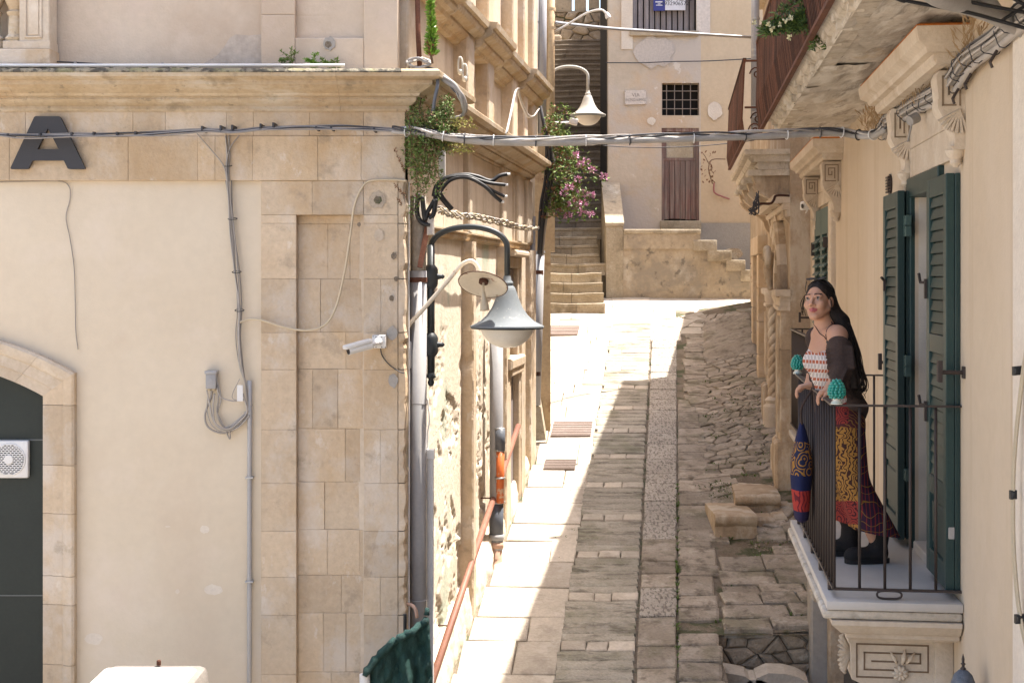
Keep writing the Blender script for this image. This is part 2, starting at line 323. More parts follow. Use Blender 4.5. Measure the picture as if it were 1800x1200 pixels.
    def grid(s, fn, nu, nv):
        vs = [fn(i / nu, j / nv) for j in range(nv + 1) for i in range(nu + 1)]
        fs = [[j * (nu + 1) + i, j * (nu + 1) + i + 1, (j + 1) * (nu + 1) + i + 1, (j + 1) * (nu + 1) + i] for j in range(nv) for i in range(nu)]
        return s.add(vs, fs)
    def build(s, name, mats, parent=None, smooth=False, label=None, cat=None, group=None, kind=None, loc=None):
        me = bpy.data.meshes.new(name)
        if parent is not None: off = Vector(parent['o'])
        elif loc is not None: off = Vector(loc)
        else:
            lo = [min(v[k] for v in s.v) for k in range(3)]; hi = [max(v[k] for v in s.v) for k in range(3)]
            off = Vector(((lo[0] + hi[0]) / 2, (lo[1] + hi[1]) / 2, lo[2]))
        me.from_pydata([tuple(v - off) for v in s.v], [], s.f)
        ms = mats if isinstance(mats, (list, tuple)) else [mats]
        for m in ms: me.materials.append(m)
        if len(ms) > 1: me.polygons.foreach_set('material_index', s.mi)
        bm = bmesh.new(); bm.from_mesh(me); bmesh.ops.recalc_face_normals(bm, faces=bm.faces); bm.to_mesh(me); bm.free()
        if smooth:
            me.shade_smooth()
            if smooth is not True: me.set_sharp_from_angle(angle=rad(smooth))
        o = bpy.data.objects.new(name, me); COL.objects.link(o)
        if parent is not None:
            o.parent = parent; o['o'] = tuple(parent['o'])
        else: o.location = off; o['o'] = tuple(off)
        if label: o['label'] = label
        if cat: o['category'] = cat
        if group: o['group'] = group
        if kind: o['kind'] = kind
        return o

def thing(name, loc, label, cat, group=None, kind=None):
    o = bpy.data.objects.new(name, None); COL.objects.link(o)
    o.location = loc; o['o'] = tuple(loc); o.empty_display_size = 0.1
    if label: o['label'] = label
    if cat: o['category'] = cat
    if group: o['group'] = group
    if kind: o['kind'] = kind
    return o
def copy_tree(src, loc=None, scale=None, label=None, parent=None):
    c = src.copy(); COL.objects.link(c)
    if parent is not None: c.parent = parent
    if loc is not None: c.location = loc
    if scale is not None: c.scale = (scale,) * 3
    if label: c['label'] = label
    for ch in src.children: copy_tree(ch, parent=c)
    return c
def text(s, size, fr, u, v, n, mt, name, parent, align='CENTER', squash=1.0):
    c = bpy.data.curves.new(name, 'FONT'); c.body = s; c.size = size; c.align_x = align; c.align_y = 'CENTER'; c.extrude = 0.0008
    c.materials.append(mt)
    o = bpy.data.objects.new(name, c); COL.objects.link(o)
    Mx = Matrix((fr.u, fr.v, fr.n)).transposed().to_4x4(); Mx.translation = fr(u, v, n) - Vector(parent['o'])
    bpy.context.view_layer.update()
    me = bpy.data.meshes.new_from_object(o.evaluated_get(bpy.context.evaluated_depsgraph_get())); bpy.data.objects.remove(o); bpy.data.curves.remove(c)
    if not me.materials: me.materials.append(mt)
    o = bpy.data.objects.new(name, me); COL.objects.link(o)
    o.parent = parent; o.matrix_local = Mx @ Matrix.Diagonal((squash, 1, 1, 1)); return o
def nz(x, y=0.0, z=0.0, s=1.0): return noise.noise(Vector((x * s, y * s, z * s)))

# the frames of the place
SQ = lambda a: math.sqrt(1 + a * a)
kL, kR = 0.145, 0.12
F = Frame((0, 10, 0), (1, 0, 0), (0, 0, 1), (0, -1, 0))                       # the palazzo's front
Lf = Frame((-0.89, 10, 0), (kL / SQ(kL), 1 / SQ(kL), 0), (0, 0, 1), (1 / SQ(kL), -kL / SQ(kL), 0))   # its side in the alley
Rf = Frame((1.431, 0, 0), (kR / SQ(kR), 1 / SQ(kR), 0), (0, 0, 1), (-1 / SQ(kR), kR / SQ(kR), 0))    # the balcony house
def RW(Y, z, p=0.0):
    u = (Y + p * -Rf.n.y) / Rf.u.y if False else (Y - p * Rf.n.y) / Rf.u.y
    return Rf(u, z, p)
def RU(Y): return Y / Rf.u.y
def LU(Y): return (Y - 10.0) / Lf.u.y
Hf = Frame((0, 27.3, 0), (1, 0, 0), (0, 0, 1), (0, -1, 0))                    # the house at the top
def zs(Y): return -5.77 + 0.206 * Y                                           # the alley's slope
def Fx(px): return (px - 900) / 250.0
def Fz(py): return (490 - py) / 250.0

def clip_poly(poly, a, b, c):
    """keep a*x+b*y<=c"""
    out = []
    for i in range(len(poly)):
        p, q = poly[i], poly[(i + 1) % len(poly)]
        dp = a * p[0] + b * p[1] - c; dq = a * q[0] + b * q[1] - c
        if dp <= 0: out.append(p)
        if (dp < 0 < dq) or (dq < 0 < dp):
            t = dp / (dp - dq); out.append((p[0] + t * (q[0] - p[0]), p[1] + t * (q[1] - p[1])))
    return out
def voronoi(pts, region, gap, near=26):
    arr = np.array(pts); cells = []
    for i, p in enumerate(pts):
        d = ((arr - arr[i]) ** 2).sum(1); idx = np.argsort(d)[1:near]
        poly = list(region)
        for j in idx:
            q = pts[j]; a, b = q[0] - p[0], q[1] - p[1]; l = math.hypot(a, b)
            if l < 1e-6: continue
            a /= l; b /= l
            poly = clip_poly(poly, a, b, a * (p[0] + q[0]) / 2 + b * (p[1] + q[1]) / 2 - gap * U(0.6, 1.4))
            if len(poly) < 3: break
        if len(poly) >= 3: cells.append((p, poly))
    return cells
def poisson(region_fn, x0, x1, y0, y1, dfn, tries=6000):
    out = []
    for _ in range(tries):
        p = (U(x0, x1), U(y0, y1))
        if not region_fn(*p): continue
        d = dfn(*p)
        if all((p[0] - q[0]) ** 2 + (p[1] - q[1]) ** 2 > d * d for q in out[-1200:]): out.append(p)
    return out
def stone_cap(mb, poly, top, bot, ch, to):
    """poly (2d) -> chamfered stone; to(x, y, h) gives the point"""
    cx = sum(p[0] for p in poly) / len(poly); cy = sum(p[1] for p in poly) / len(poly); n = len(poly)
    def ins(p, d):
        l = math.hypot(p[0] - cx, p[1] - cy); k = max(0.3, 1 - d / max(l, 1e-4)); return (cx + (p[0] - cx) * k, cy + (p[1] - cy) * k)
    tx, ty = U(-0.025, 0.025), U(-0.025, 0.025)
    T = lambda p, h: to(p[0], p[1], h + (p[0] - cx) * tx + (p[1] - cy) * ty)
    vs = [to(p[0], p[1], bot) for p in poly] + [T(p, top - ch) for p in poly] + [T(ins(p, ch * U(1.0, 2.2)), top) for p in poly]
    fs = []
    for o in (0, n):
        for i in range(n): fs.append([o + i, o + (i + 1) % n, o + n + (i + 1) % n, o + n + i])
    fs.append([2 * n + i for i in range(n)])
    mb.add(vs, fs)
# ================================================================== GROUND
g = MB(); g.box(WORLD, -150, 150, -150, 200, -4.2, -3.83); g.build('ground', M_PAVE, kind='structure')
sq = MB()
for i in range(-7, 9):
    for j in range(0, 14):
        x0, y0 = i * 0.9 + (j % 2) * 0.4, 9.75 - (j + 1) * 0.62
        sq.box(WORLD, x0 + .008, x0 + .892, y0 + .008, y0 + .612, -3.85, -3.745 + U(-.006, .006), 0.01)
sqo = sq.build('square', M_PAVE, kind='structure')

# ================================================================== PALAZZO (left)
PAL = thing('palazzo', (-4, 12, -3.8), 'cream plastered corner palazzo with stone pilasters and heavy cornice', 'building')
XL = -9.0
CX0 = -160
w = MB()
w.box(F, Fx(78), Fx(460), -3.8, 1.2, -0.6, 0.0); w.box(F, XL, Fx(CX0 - 238), -3.8, 1.2, -0.6, 0.0)
ap_ = [(Fx(CX0 + 500 * math.sin(.5236 * (i / 12 - .5) * 2)), Fz(1114 - 500 * math.cos(.5236 * (i / 12 - .5) * 2))) for i in range(13)]
w.prism([F(u, v, -.6) for u, v in [(Fx(CX0 - 238), 1.2), (Fx(CX0 - 238), ap_[0][1])] + ap_[1:-1] + [(Fx(78), ap_[-1][1]), (Fx(78), 1.2)]], F.n * .6)
w.build('front_wall', M_PLASTER, PAL)
w = MB(); w.box(F, Fx(455), Fx(706), -3.8, 1.2, -0.6, -0.085); w.box(F, XL, Fx(706), 0.688, 1.4, -0.6, 0.012)
w.build('wall_core', M_LIME, PAL)
w = MB(); w.box(F, XL, Fx(700), 1.38, 7.6, -0.6, -0.02); w.build('upper_wall', M_UPPER, PAL)
# --- pilaster courses
def blk(u0, u1, v0, v1, n1, n0=-0.09, m=M_STONE, fr=F, par=PAL, name='stone_block', g=.0007, ch=.0022):
    b = MB(); b.box(fr, u0 + g, u1 - g, v0 + g, v1 - g, n0, n1 + U(-.0016, .0016), ch, 0.002); return b.build(name, m, par)
ys = [316, 393, 490, 584, 649, 754, 848, 932, 1012, 1079, 1183, 1290, 1400]
panel_splits = {1: (.45, .78), 2: (.34,), 3: (.72,), 4: (.22, .6), 5: (.71,), 6: (.40,), 7: (.44, .93), 8: (.65,), 9: (.38, .72), 10: (.5,), 11: (.3,)}
RAG = 0.0
for i in range(len(ys) - 1):
    v1, v0 = Fz(ys[i]), Fz(ys[i + 1])
    if i == 0:
        v1 = Fz(318)
        v0 = Fz(378)
        for a, b in ((460, 550), (550, 640), (640, 700)): blk(Fx(a), Fx(b), v0, v1, 0.03)
        for a, b in ((460, 522), (640, 700)): blk(Fx(a), Fx(b), Fz(393), v0, 0.03)
        b0 = Fz(393)
        blk(Fx(522), Fx(640), Fz(393), Fz(378), -0.045)
        continue
    blk(Fx(460), Fx(522), v0, v1, 0.03)
    sp = [0.0] + list(panel_splits.get(i, (.5,))) + [1.0]
    for k in range(len(sp) - 1):
        blk(Fx(522 + 118 * sp[k]), Fx(522 + 118 * sp[k + 1]), v0, v1, -0.045 + U(-.003, .003))
    off = U(-6, 4)
    if i in (2, 5, 8): blk(Fx(640), Fx(667 + off), v0, v1, 0.03); blk(Fx(667 + off), Fx(700), v0, v1, 0.03)
    else: blk(Fx(640), Fx(700), v0, v1, 0.03)
# --- corner stones showing their worn return into the alley (ragged arris)
for i in range(len(ys) - 1):
    v1, v0 = Fz(ys[i]), Fz(ys[i + 1])
    b = MB(); n = 7
    prof = [(U(-.012, .012) if 0 < k < n else 0) for k in range(n + 1)]
    pts = []
    for k in range(n + 1):
        v = v0 + .003 + (v1 - v0 - .006) * k / n
        pts.append((F(Fx(700) + .003, v, 0.028), F(Fx(711) + prof[k], v, 0.024 + prof[k] * .5), F(Fx(714) + prof[k], v, -0.01), F(Fx(716), v, -0.42)))
    vs = [p for q in pts for p in q] + [F(Fx(700) + .003, v0 + .003, -.42), F(Fx(700) + .003, v1 - .003, -.42)]
    fs = [[k * 4 + j, k * 4 + j + 1, (k + 1) * 4 + j + 1, (k + 1) * 4 + j] for k in range(n) for j in range(3)]
    q = 4 * (n + 1); fs += [[0, 1, 2, 3, q][::-1], [4 * n, 4 * n + 1, 4 * n + 2, 4 * n + 3, q + 1]]
    b.add(vs, fs); b.build('corner_stone', M_STONE, PAL)
# --- holes and patches on the pilaster
def splat(fr, u, v, r, n, mt, par, name, seed, ax=1.0, th=.004):
    b = MB(); k = 18; pts = [fr(u + r * ax * math.cos(6.283 * i / k) * (1 + .35 * nz(i * .9, seed)), v + r * math.sin(6.283 * i / k) * (1 + .35 * nz(i * .9, seed + 9)), n) for i in range(k)]
    b.prism(pts, fr.n * th); return b.build(name, mt, par)
for (px, py, r, ax) in ((665, 352, 7, 1), (693, 450, 6, .8), (697, 490, 4, 1), (689, 524, 5, .8), (632, 395, 4, .8)):
    splat(F, Fx(px), Fz(py), r / 250, .034, M_MORTAR, PAL, 'hole', px, ax)
splat(F, Fx(664), Fz(352), 15 / 250, .031, M_LIME, PAL, 'repair_patch', 5); splat(F, Fx(667), Fz(414), 11 / 250, .031, M_CARVED, PAL, 'repair_patch', 8, .75)
splat(F, Fx(690), Fz(585), 12 / 250, .0335, M_GREYREND, PAL, 'repair_patch', 2, .8); splat(F, Fx(692), Fz(668), 12 / 250, .0335, M_GREYREND, PAL, 'repair_patch', 3, .7)
# --- frieze of two courses
def course(y0, y1, xs, n1, m=M_STONE):
    for a, b in zip(xs, xs[1:]): blk(Fx(a), Fx(b), Fz(y1), Fz(y0), n1, 0.0, m, name='frieze_stone')
course(192, 240, [-900, -640, -420, -230, -110, 48, 236, 293, 400, 447, 545, 640, 713], .035)
course(240, 318, [-900, -560, -350, -150, 20, 228, 350, 380, 446, 560, 636, 713], .04)
# --- cornice, in lengths, round the corner and along the alley
CPROF = [(-.2, 1.16), (.035, 1.17), (.045, 1.185), (.04, 1.205), (.065, 1.215), (.095, 1.232), (.105, 1.245), (.10, 1.262), (.125, 1.268),
         (.135, 1.285), (.185, 1.305), (.225, 1.325), (.24, 1.332), (.24, 1.362), (.275, 1.368), (.30, 1.38), (.305, 1.415), (.285, 1.432), (-.2, 1.45)]
def cornice(path, m=M_STONE2, prof=CPROF, name='cornice_stone', par=PAL):
    b = MB(); b.sweep(path, prof); return b.build(name, m, par, smooth=28)
xs = [-9, -6.1, -4.6, -3.46, -1.9, -1.2]
for a, b_ in zip(xs, xs[1:]): cornice([(a + .0007, 9.985), (b_ - .0007, 9.985)])
cA = Lf(0, 0, .13); cB = Lf(0.95, 0, .13); cC = Lf(0.95, 0, 0.0)
cornice([(-1.1988, 9.985), (-.755, 9.985), (cB.x, cB.y), (cC.x, cC.y)])
side_pts = [0.952, 2.3, 3.6, 4.9, 6.2, 7.45]
for a, b_ in zip(side_pts, side_pts[1:]):
    p, q = Lf(a + .001, 0), Lf(b_ - .001, 0); cornice([(p.x, p.y), (q.x, q.y)])
# dark crust along the top edge of the front cornice
b = MB(); b.sweep([(-9, 9.985), (-.755, 9.985)], [(.20, 1.436), (.307, 1.404), (.3075, 1.414), (.287, 1.435)]); b.build('lichen_crust', M_CRUST, PAL)
b = MB()
for k in range(260):
    x = U(-5, -2.0); 
    b.box(F, x, x + U(.008, .05), 1.425 + .0, 1.433 + U(.001, .012), .19 + U(0, .05), .28)
b.build('crust_lumps', M_CRUST, PAL, kind='stuff')
# --- upper pilaster with its panel
for (a, b_, v0, v1, n) in ((460, 520, 1.40, 1.85, .03), (460, 520, 1.85, 2.6, .03), (460, 520, 2.6, 5.5, .03), (640, 700, 1.40, 2.05, .03), (640, 700, 2.05, 2.7, .03), (640, 700, 2.7, 5.5, .03),
                       (520, 640, 1.40, Fz(68), .03), (520, 640, Fz(68), 1.85, -.02), (520, 640, 1.85, 2.6, -.02), (520, 640, 2.6, 5.5, -.02)):
    blk(Fx(a), Fx(b_), v0, v1, n, -.1, M_UPPER, name='upper_block', g=.001, ch=.004)
splat(F, Fx(580), Fz(78), 12 / 250, .031, M_GREYREND, PAL, 'hole', 4, .9, .008); splat(F, Fx(578), Fz(80), 6 / 250, .036, M_MORTAR, PAL, 'hole', 6, 1, .004)
for (px, py, r, ax) in ((165, 1122, 10, 1.6), (312, 1039, 4, .9), (375, 1036, 9, 1.8), (360, 930, 7, 1.2), (295, 925, 1.6, 3), (120, 1010, 2, 1), (95, 1030, 3, 1)): splat(F, Fx(px), Fz(py), r / 250, .0008, M_WHITEW, PAL, 'plaster_chip', px + py, ax, .0012)
q_ = MB(); q_.prism([F(Fx(x), Fz(y), -.0195) for x, y in ((348, 118), (362, 108), (380, 98), (392, 84), (403, 66), (414, 60), (436, 62), (459, 60), (459, 118))], F.n * .0015); q_.build('bare_patch', mat('bare_upper_render', (.47, .39, .31), (.43, .34, .26), bump=.3, rnd=0, stains=[((.36, .28, .21), 3, .58, .7, None, .6)]), PAL)
# --- big portal of the front: jambs and segmental arch
CX = -160
def arch_pts(cy, r, a0, a1, n): return [(Fx(CX + r * math.sin(a0 + (a1 - a0) * i / n)), Fz(cy - r * math.cos(a0 + (a1 - a0) * i / n))) for i in range(n + 1)]
AP = [(0, -.14), (0, .02), (.30, .022), (.32, .036), (.62, .038), (.66, .052), (.80, .068), (.93, .070), (1.0, .058), (1.0, -.02)]
def ring(inner, outer, name):
    b = MB(); m = len(AP); vs = []
    for (iu, iv), (ou, ov) in zip(inner, outer):
        for t, n in AP: vs.append(F(iu + (ou - iu) * t, iv + (ov - iv) * t, n))
    fs = [[i * m + j, i * m + j + 1, (i + 1) * m + j + 1, (i + 1) * m + j] for i in range(len(inner) - 1) for j in range(m - 1)]
    fs += [list(range(m)), [(len(inner) - 1) * m + j for j in range(m)][::-1]]
    b.add(vs, fs); return b.build(name, M_CARVED if name == 'voussoir' else M_STONE, PAL, smooth=25)
ai = math.asin(237 / 481); ao = math.asin(295 / 581)
nv = 9
for s_ in range(nv):
    e = .0008
    f0, f1 = -1 + 2 * s_ / nv + e, -1 + 2 * (s_ + 1) / nv - e
    ring(arch_pts(1114, 481, ai * f0, ai * f1, 5), arch_pts(1155.5, 581, ao * f0, ao * f1, 5), 'voussoir')
for sgn in (1, -1):
    jy = [(693, 711), (711, 816), (816, 901), (901, 1010), (1010, 1060), (1060, 1165), (1165, 1300), (1300, 1440)]
    for k, (y0, y1) in enumerate(jy):
        ji = [(Fx(CX + sgn * 237), Fz(y) - .0) for y in (y0 + .4, y1 - .4)]; jo = [(Fx(CX + sgn * 295), Fz(y)) for y in ((655 if k == 0 else y0 + .4), y1 - .4)]
        ring(ji, jo, 'jamb_stone')
top = arch_pts(1114, 484, -ai * 1.0, ai * 1.0, 16)
def door_board(v0, v1, arc=False):
    b = MB(); u0, u1 = Fx(CX - 236), Fx(CX + 236)
    pts = [F(u0, v0, -.12), F(u1, v0, -.12)] + ([F(u, v, -.12) for u, v in top[::-1]] if arc else [F(u1, v1, -.12), F(u0, v1, -.12)])
    b.prism(pts, F.n * .045); return b.build('door_board', M_DOORG, PAL)
door_board(Fz(774), 0, True); door_board(Fz(1050) + .003, Fz(776)); door_board(-3.8, Fz(1050) - .003)
b = MB(); b.box(F, Fx(CX - 237), Fx(CX + 237), -3.8, Fz(690), -.3, -.13); b.build('door_core', M_DARK, PAL)
b = MB(); b.box(F, Fx(CX - 236), Fx(77), Fz(776), Fz(773.6), -.075, -.071); b.box(F, Fx(CX - 236), Fx(77), Fz(1051), Fz(1049), -.075, -.071)
b.build('door_seam', flat('seam_light', (.11, .115, .11)), PAL)
# --- little balcony front at the far left of the upper floor
b = MB(); b.box(F, XL, Fx(104), Fz(121), Fz(94), 0, .20, .006); b.build('balcony_plinth', M_STONE, PAL)
b = MB(); b.box(F, Fx(48), Fx(100), Fz(94) + .001, 2.9, 0, .165, .006); b.box(F, Fx(20), Fx(102), Fz(94) + .0012, Fz(79), 0, .175, .005); pe = b.build('balcony_pedestal', M_CARVED, PAL)
b = MB()
for (u0, u1, v0, v1) in ((58, 61, 72, -120), (84, 88, 72, -120)): b.box(F, Fx(u0), Fx(u1), Fz(v0), Fz(v1), .16, .178, .004)
b.box(F, Fx(58), Fx(88), Fz(74), Fz(71), .16, .178, .004); b.box(F, Fx(64), Fx(82), Fz(69), Fz(-120), .16, .172, .003); b.build('pedestal_panel', M_CARVED, PAL)
BP = [(.075, 0), (.075, .06), (.062, .065), (.07, .085), (.05, .11), (.045, .24), (.055, .25), (.06, .265), (.042, .28), (.05, .30), (.085, .38), (.095, .46), (.075, .58), (.045, .72), (.06, .76), (.06, .8)]
for px in (-2, 36, -80, -118, -160, -200):
    b = MB(); b.lathe(BP, F(Fx(px), Fz(94) + .001, .10), 16); b.build('baluster', M_STONE2, PAL, smooth=35)

# --------------------------------------------------------------- the alley side
def LZ(py, u): 
    p = Lf(u, 0); return (490 - py) / FPX * p.y
def side_fn(u0, u1, v0, v1, amp, seed):
    def fn(s, t):
        u = u0 + (u1 - u0) * s; v = v0 + (v1 - v0) * t
        k = noise.fractal(Vector((u * 1.6, v * 1.6, seed)), 1.0, 2.0, 5)
        pe = noise.fractal(Vector((u * 2.6 + 4, v * 2.0, seed + 3)), 0.75, 2.2, 7)
        low = min(1, max(0, (-.3 - v) / 1.2))
        d = -.022 * min(1, max(0, (pe - .20 + .12 * (1 - low)) * 26)) * low          # plaster fallen off low down
        if d < -.002: d -= .03 * abs(noise.noise(Vector((u * 13, v * 17, seed)))) 
        return Lf(u, v, amp * k * .35 + d)
    return fn
b = MB(); b.grid(side_fn(.02, 7.5, -3.9, 1.2, .012, 7), 330, 260); b.build('side_wall', M_SIDE, PAL, smooth=True)
b = MB(); b.box(Lf, .02, 7.5, -3.9, 7.6, -.5, -.10); b.box(Lf, 0.02, 7.5, 1.40, 7.6, -.12, 0.0); b.build('side_wall_core', M_SIDE_UP, PAL)
# frieze panels under the cornice
for a, b_ in ((.98, 1.95), (1.95, 2.9), (3.05, 4.0), (4.0, 5.0), (5.0, 6.0), (6.15, 7.0)):
    q = MB(); q.box(Lf, a + .003, b_ - .003, .42, 1.17, -.02, .035, .008, .003); q.build('frieze_stone', M_SIDE_UP, PAL)
# lower moulding of the frieze
q = MB(); p0, p1 = Lf(.6, 0), Lf(7.4, 0); q.sweep([(p0.x, p0.y), (p1.x, p1.y)], [(-.03, .34), (.03, .345), (.05, .37), (.05, .40), (.07, .41), (.07, .425), (-.03, .43)]); q.build('string_moulding', M_STONE2, PAL, smooth=30)
# corner pier on the side, pilasters, worn edges
def pilaster(u0, u1, v0, v1, n, mt, rag=.012, name='pilaster'):
    q = MB(); m = max(6, int((v1 - v0) / .09)); vs = []
    for k in range(m + 1):
        v = v0 + (v1 - v0) * k / m; j = lambda s_: rag * nz(u0 * 5 + s_, v * 9, s_)
        vs += [Lf(u0, v, -.05), Lf(u0 + j(1), v, n - .015 + j(2) * .4), Lf(u0 + .015 + j(3), v, n), Lf(u1 - .015 + j(4), v, n), Lf(u1 + j(5), v, n - .015), Lf(u1, v, -.05)]
    fs = [[k * 6 + i, k * 6 + i + 1, (k + 1) * 6 + i + 1, (k + 1) * 6 + i] for k in range(m) for i in range(5)] + [list(range(6))[::-1], [m * 6 + i for i in range(6)]]
    q.add(vs, fs); return q.build(name, mt, PAL)
for a, b_ in zip(ys, ys[1:]):
    pilaster(.42, .60, Fz(b_) + .004, Fz(a) - .004, .10, M_STONE, .02, 'corner_stone')
for (u0, u1) in ((3.0, 3.16), (5.05, 5.3), (6.2, 6.55), (7.02, 7.5)):
    pilaster(u0, u1, -3.9, .34, .11, M_STONE, .03); pilaster(u0, u1, .43, 1.17, .075, M_SIDE_UP, .006)
for (u0, u1) in ((.15, .95), (2.6, 2.95), (3.75, 4.1), (5.4, 5.75), (6.3, 6.6), (7.1, 7.5)): pilaster(u0, u1, 1.42, 5.5, .13, M_STONE if u0 > 1 else M_CARVED, .006, 'upper_pilaster')
for (u0, u1) in ((2.95, 3.75), (5.75, 6.3)):
    q = MB(); q.box(Lf, u0 + .04, u1 - .04, 2.45, 5.5, -.02, .012, .01); q.build('upper_panel', M_UPPER, PAL)
# upper cornice
UPROF = [(-.1, 2.06), (.05, 2.07), (.07, 2.10), (.11, 2.12), (.13, 2.15), (.13, 2.18), (.20, 2.21), (.22, 2.24), (.22, 2.27), (.25, 2.28), (.26, 2.33), (-.1, 2.37)]
for (a, b_, off) in ((.1, 1.4, .13), (1.403, 3.0, 0.0), (3.003, 4.3, 0.07), (4.303, 5.9, 0.0), (5.903, 7.5, .07)):
    p, q_ = Lf(a, 0, off), Lf(b_, 0, off); cornice([(p.x, p.y), (q_.x, q_.y)], prof=UPROF)
# window with stone frame and pediment shelf, wooden shutters
wr = MB(); u0, u1, v0, v1 = 5.35, 6.05, -.75, .12
wr.box(Lf, u0 - .14, u0, v0 - .1, v1, .0, .09, .01); wr.box(Lf, u1, u1 + .12, v0 - .1, v1, .0, .09, .01); wr.box(Lf, u0 - .16, u1 + .14, v1 + .001, v1 + .12, 0, .10, .01)
wr.box(Lf, u0 - .2, u1 + .18, v1 + .122, v1 + .19, 0, .2, .02); wr.box(Lf, u0 - .2, u1 + .16, v0 - .22, v0 - .101, 0, .16, .02); wf = wr.build('window_frame', M_STONE, PAL)
wr = MB(); wr.box(Lf, u0, u1, v0, v1, -.12, .02); wr.build('window_recess', M_DARK, PAL)
for k in range(5): q = MB(); q.box(Lf, u0 + .02 + k * .132, u0 + .145 + k * .132, v0 + .01, v1 - .01, .021, .042, .005); q.build('shutter_board', M_WOODG, PAL)
# doorway lower down the alley
wr = MB(); u0, u1, v0, v1 = 5.45, 6.1, -3.0, -1.05
wr.box(Lf, u0 - .12, u0, v0 - .3, v1, .0, .10, .01); wr.box(Lf, u1, u1 + .1, v0 - .3, v1, .0, .10, .01); wr.box(Lf, u0 - .16, u1 + .12, v1 + .001, v1 + .14, 0, .14, .015); wr.build('door_frame', M_STONE, PAL)
wr = MB(); wr.box(Lf, u0, u1, v0 - .3, v1, -.12, .03); wr.build('door_recess', M_WOODG, PAL)
# rough base
def base_fn(s, t):
    u = .6 + 6.9 * s; p = Lf(u, 0); zb = zs(p.y); v = zb - .1 + (.50 - .03 * u) * t
    n = .10 - .05 * t ** 3 + .022 * noise.fractal(Vector((u * 4, v * 4, 2)), .8, 2, 6)
    return Lf(u, v, n if t < .97 else -.05)
b = MB(); b.grid(base_fn, 240, 20); b.build('rough_base', M_SIDE, PAL, smooth=35)
# ================================================================== THE ALLEY
ALLEY = thing('alley', (1, 12, zs(12)), None, None, kind='structure')
def st(x, y, h=0.0): return Vector((x, y, zs(y) + h))
XR = lambda Y: 1.431 + kR * Y           # balcony house line
XLW = lambda Y: -.89 + kL * (Y - 10)    # palazzo line
# bed of the paving (with the sunken light well cut out on the right)
b = MB()
def bed(s, t):
    y = 9.7 + (26.6 - 9.7) * t; xl = -8 if y > 17.4 else XLW(y) - .2
    x1 = 1.80 if y < 12.7 else 9.0
    return st(-3 + (x1 + 3) * s, y, -.045 + .02 * nz(s * 30, y * 3))
b.grid(lambda s, t: st(-3 + 4.8 * s, 9.7 + 3.0 * t, -.022), 12, 10)
b.grid(lambda s, t: st(-3 + 12 * s, 12.7 + 13.9 * t, -.022), 24, 40)
b.build('paving_bed', M_MORTAR, ALLEY)
CS = lambda Y: .42 + .108 * (Y - 12.33)           # left edge of the ribbed strip
CE = lambda Y: 1.085 + .110 * (Y - 12.33)         # its right edge
DE = lambda Y: .116 * Y                           # right edge of the bush-hammered strip
def quadstone(x0, x1, x2, x3, y0, y1, top, mt, name, ch=.012, g=.008, par=ALLEY):
    """x0,x1 at y0 ; x2,x3 at y1"""
    mb = MB(); j = lambda: U(-.006, .006)
    stone_cap(mb, [(x0 + g + j(), y0 + g + j()), (x1 - g + j(), y0 + g + j()), ((x1 + x3) / 2 - g + j(), (y0 + y1) / 2), (x3 - g + j(), y1 - g + j()), (x2 + g + j(), y1 - g + j()), ((x0 + x2) / 2 + g + j(), (y0 + y1) / 2)], top + U(-.006, .006), -.06, ch, st)
    return mb.build(name, mt, par)
# ribbed strip: five long setts, then a band of three white stones, every metre
y = 10.33
band0 = 12.33
for k in range(-2, 12):
    yb = band0 + k * 1.0
    fr = [0, .36, .68, 1.0]
    cut = [0, .34 + U(-.05, .05), .67 + U(-.05, .05), 1.0]; e0 = U(-.005, .03)
    L0, W0, L1, W1 = CS(yb) + e0, CE(yb) - CS(yb) - e0 - .015, CS(yb + .17) + e0, CE(yb + .17) - CS(yb + .17) - e0 - .015
    for a, c in zip(cut, cut[1:]): quadstone(L0 + W0 * a, L0 + W0 * c, L1 + W1 * a, L1 + W1 * c, yb, yb + .17, .016, M_PAVE, 'band_stone', .008, .0035)
    for r in range(5):
        y0, y1 = yb + .17 + r * .166, yb + .17 + (r + 1) * .166
        e = U(-.018, .012)
        # a ribbed sett: its downhill edge stands proud
        mb = MB(); xs0, xs1 = CS(y0) + e, CE(y0) - .02; n = 12; vs = []
        for i in range(n + 1):
            x = xs0 + (xs1 - xs0) * i / n; jj = .007 * nz(x * 6, yb * 7); hh = .006 * nz(x * 5, y0 * 5, 3)
            vs += [st(x, y0 + .0005 + jj, -.06), st(x, y0 + .001 + jj, .003 + hh), st(x, y0 + .012 + jj, .013 + hh), st(x, y0 + .08, .012 + hh), st(x, y1 - .006 + jj, .007 + hh), st(x, y1 - .0005 + jj, -.06)]
        fs = [[i * 6 + q, i * 6 + q + 1, (i + 1) * 6 + q + 1, (i + 1) * 6 + q] for i in range(n) for q in range(5)] + [list(range(6)), [n * 6 + q for q in range(6)][::-1]]
        mb.add(vs, fs); mb.build('ribbed_sett', M_RIB, ALLEY, smooth=40)
# bush-hammered strip
y = 10.3
while y < 23.6:
    l = U(.30, .62); 
    sm = M_PAVED if (y < 12.9 or 13.6 < y < 14.3) else M_SPECK
    quadstone(CE(y) , DE(y), CE(y + l), DE(y + l), y, y + l, .022, sm, 'strip_stone', .010, .006); y += l
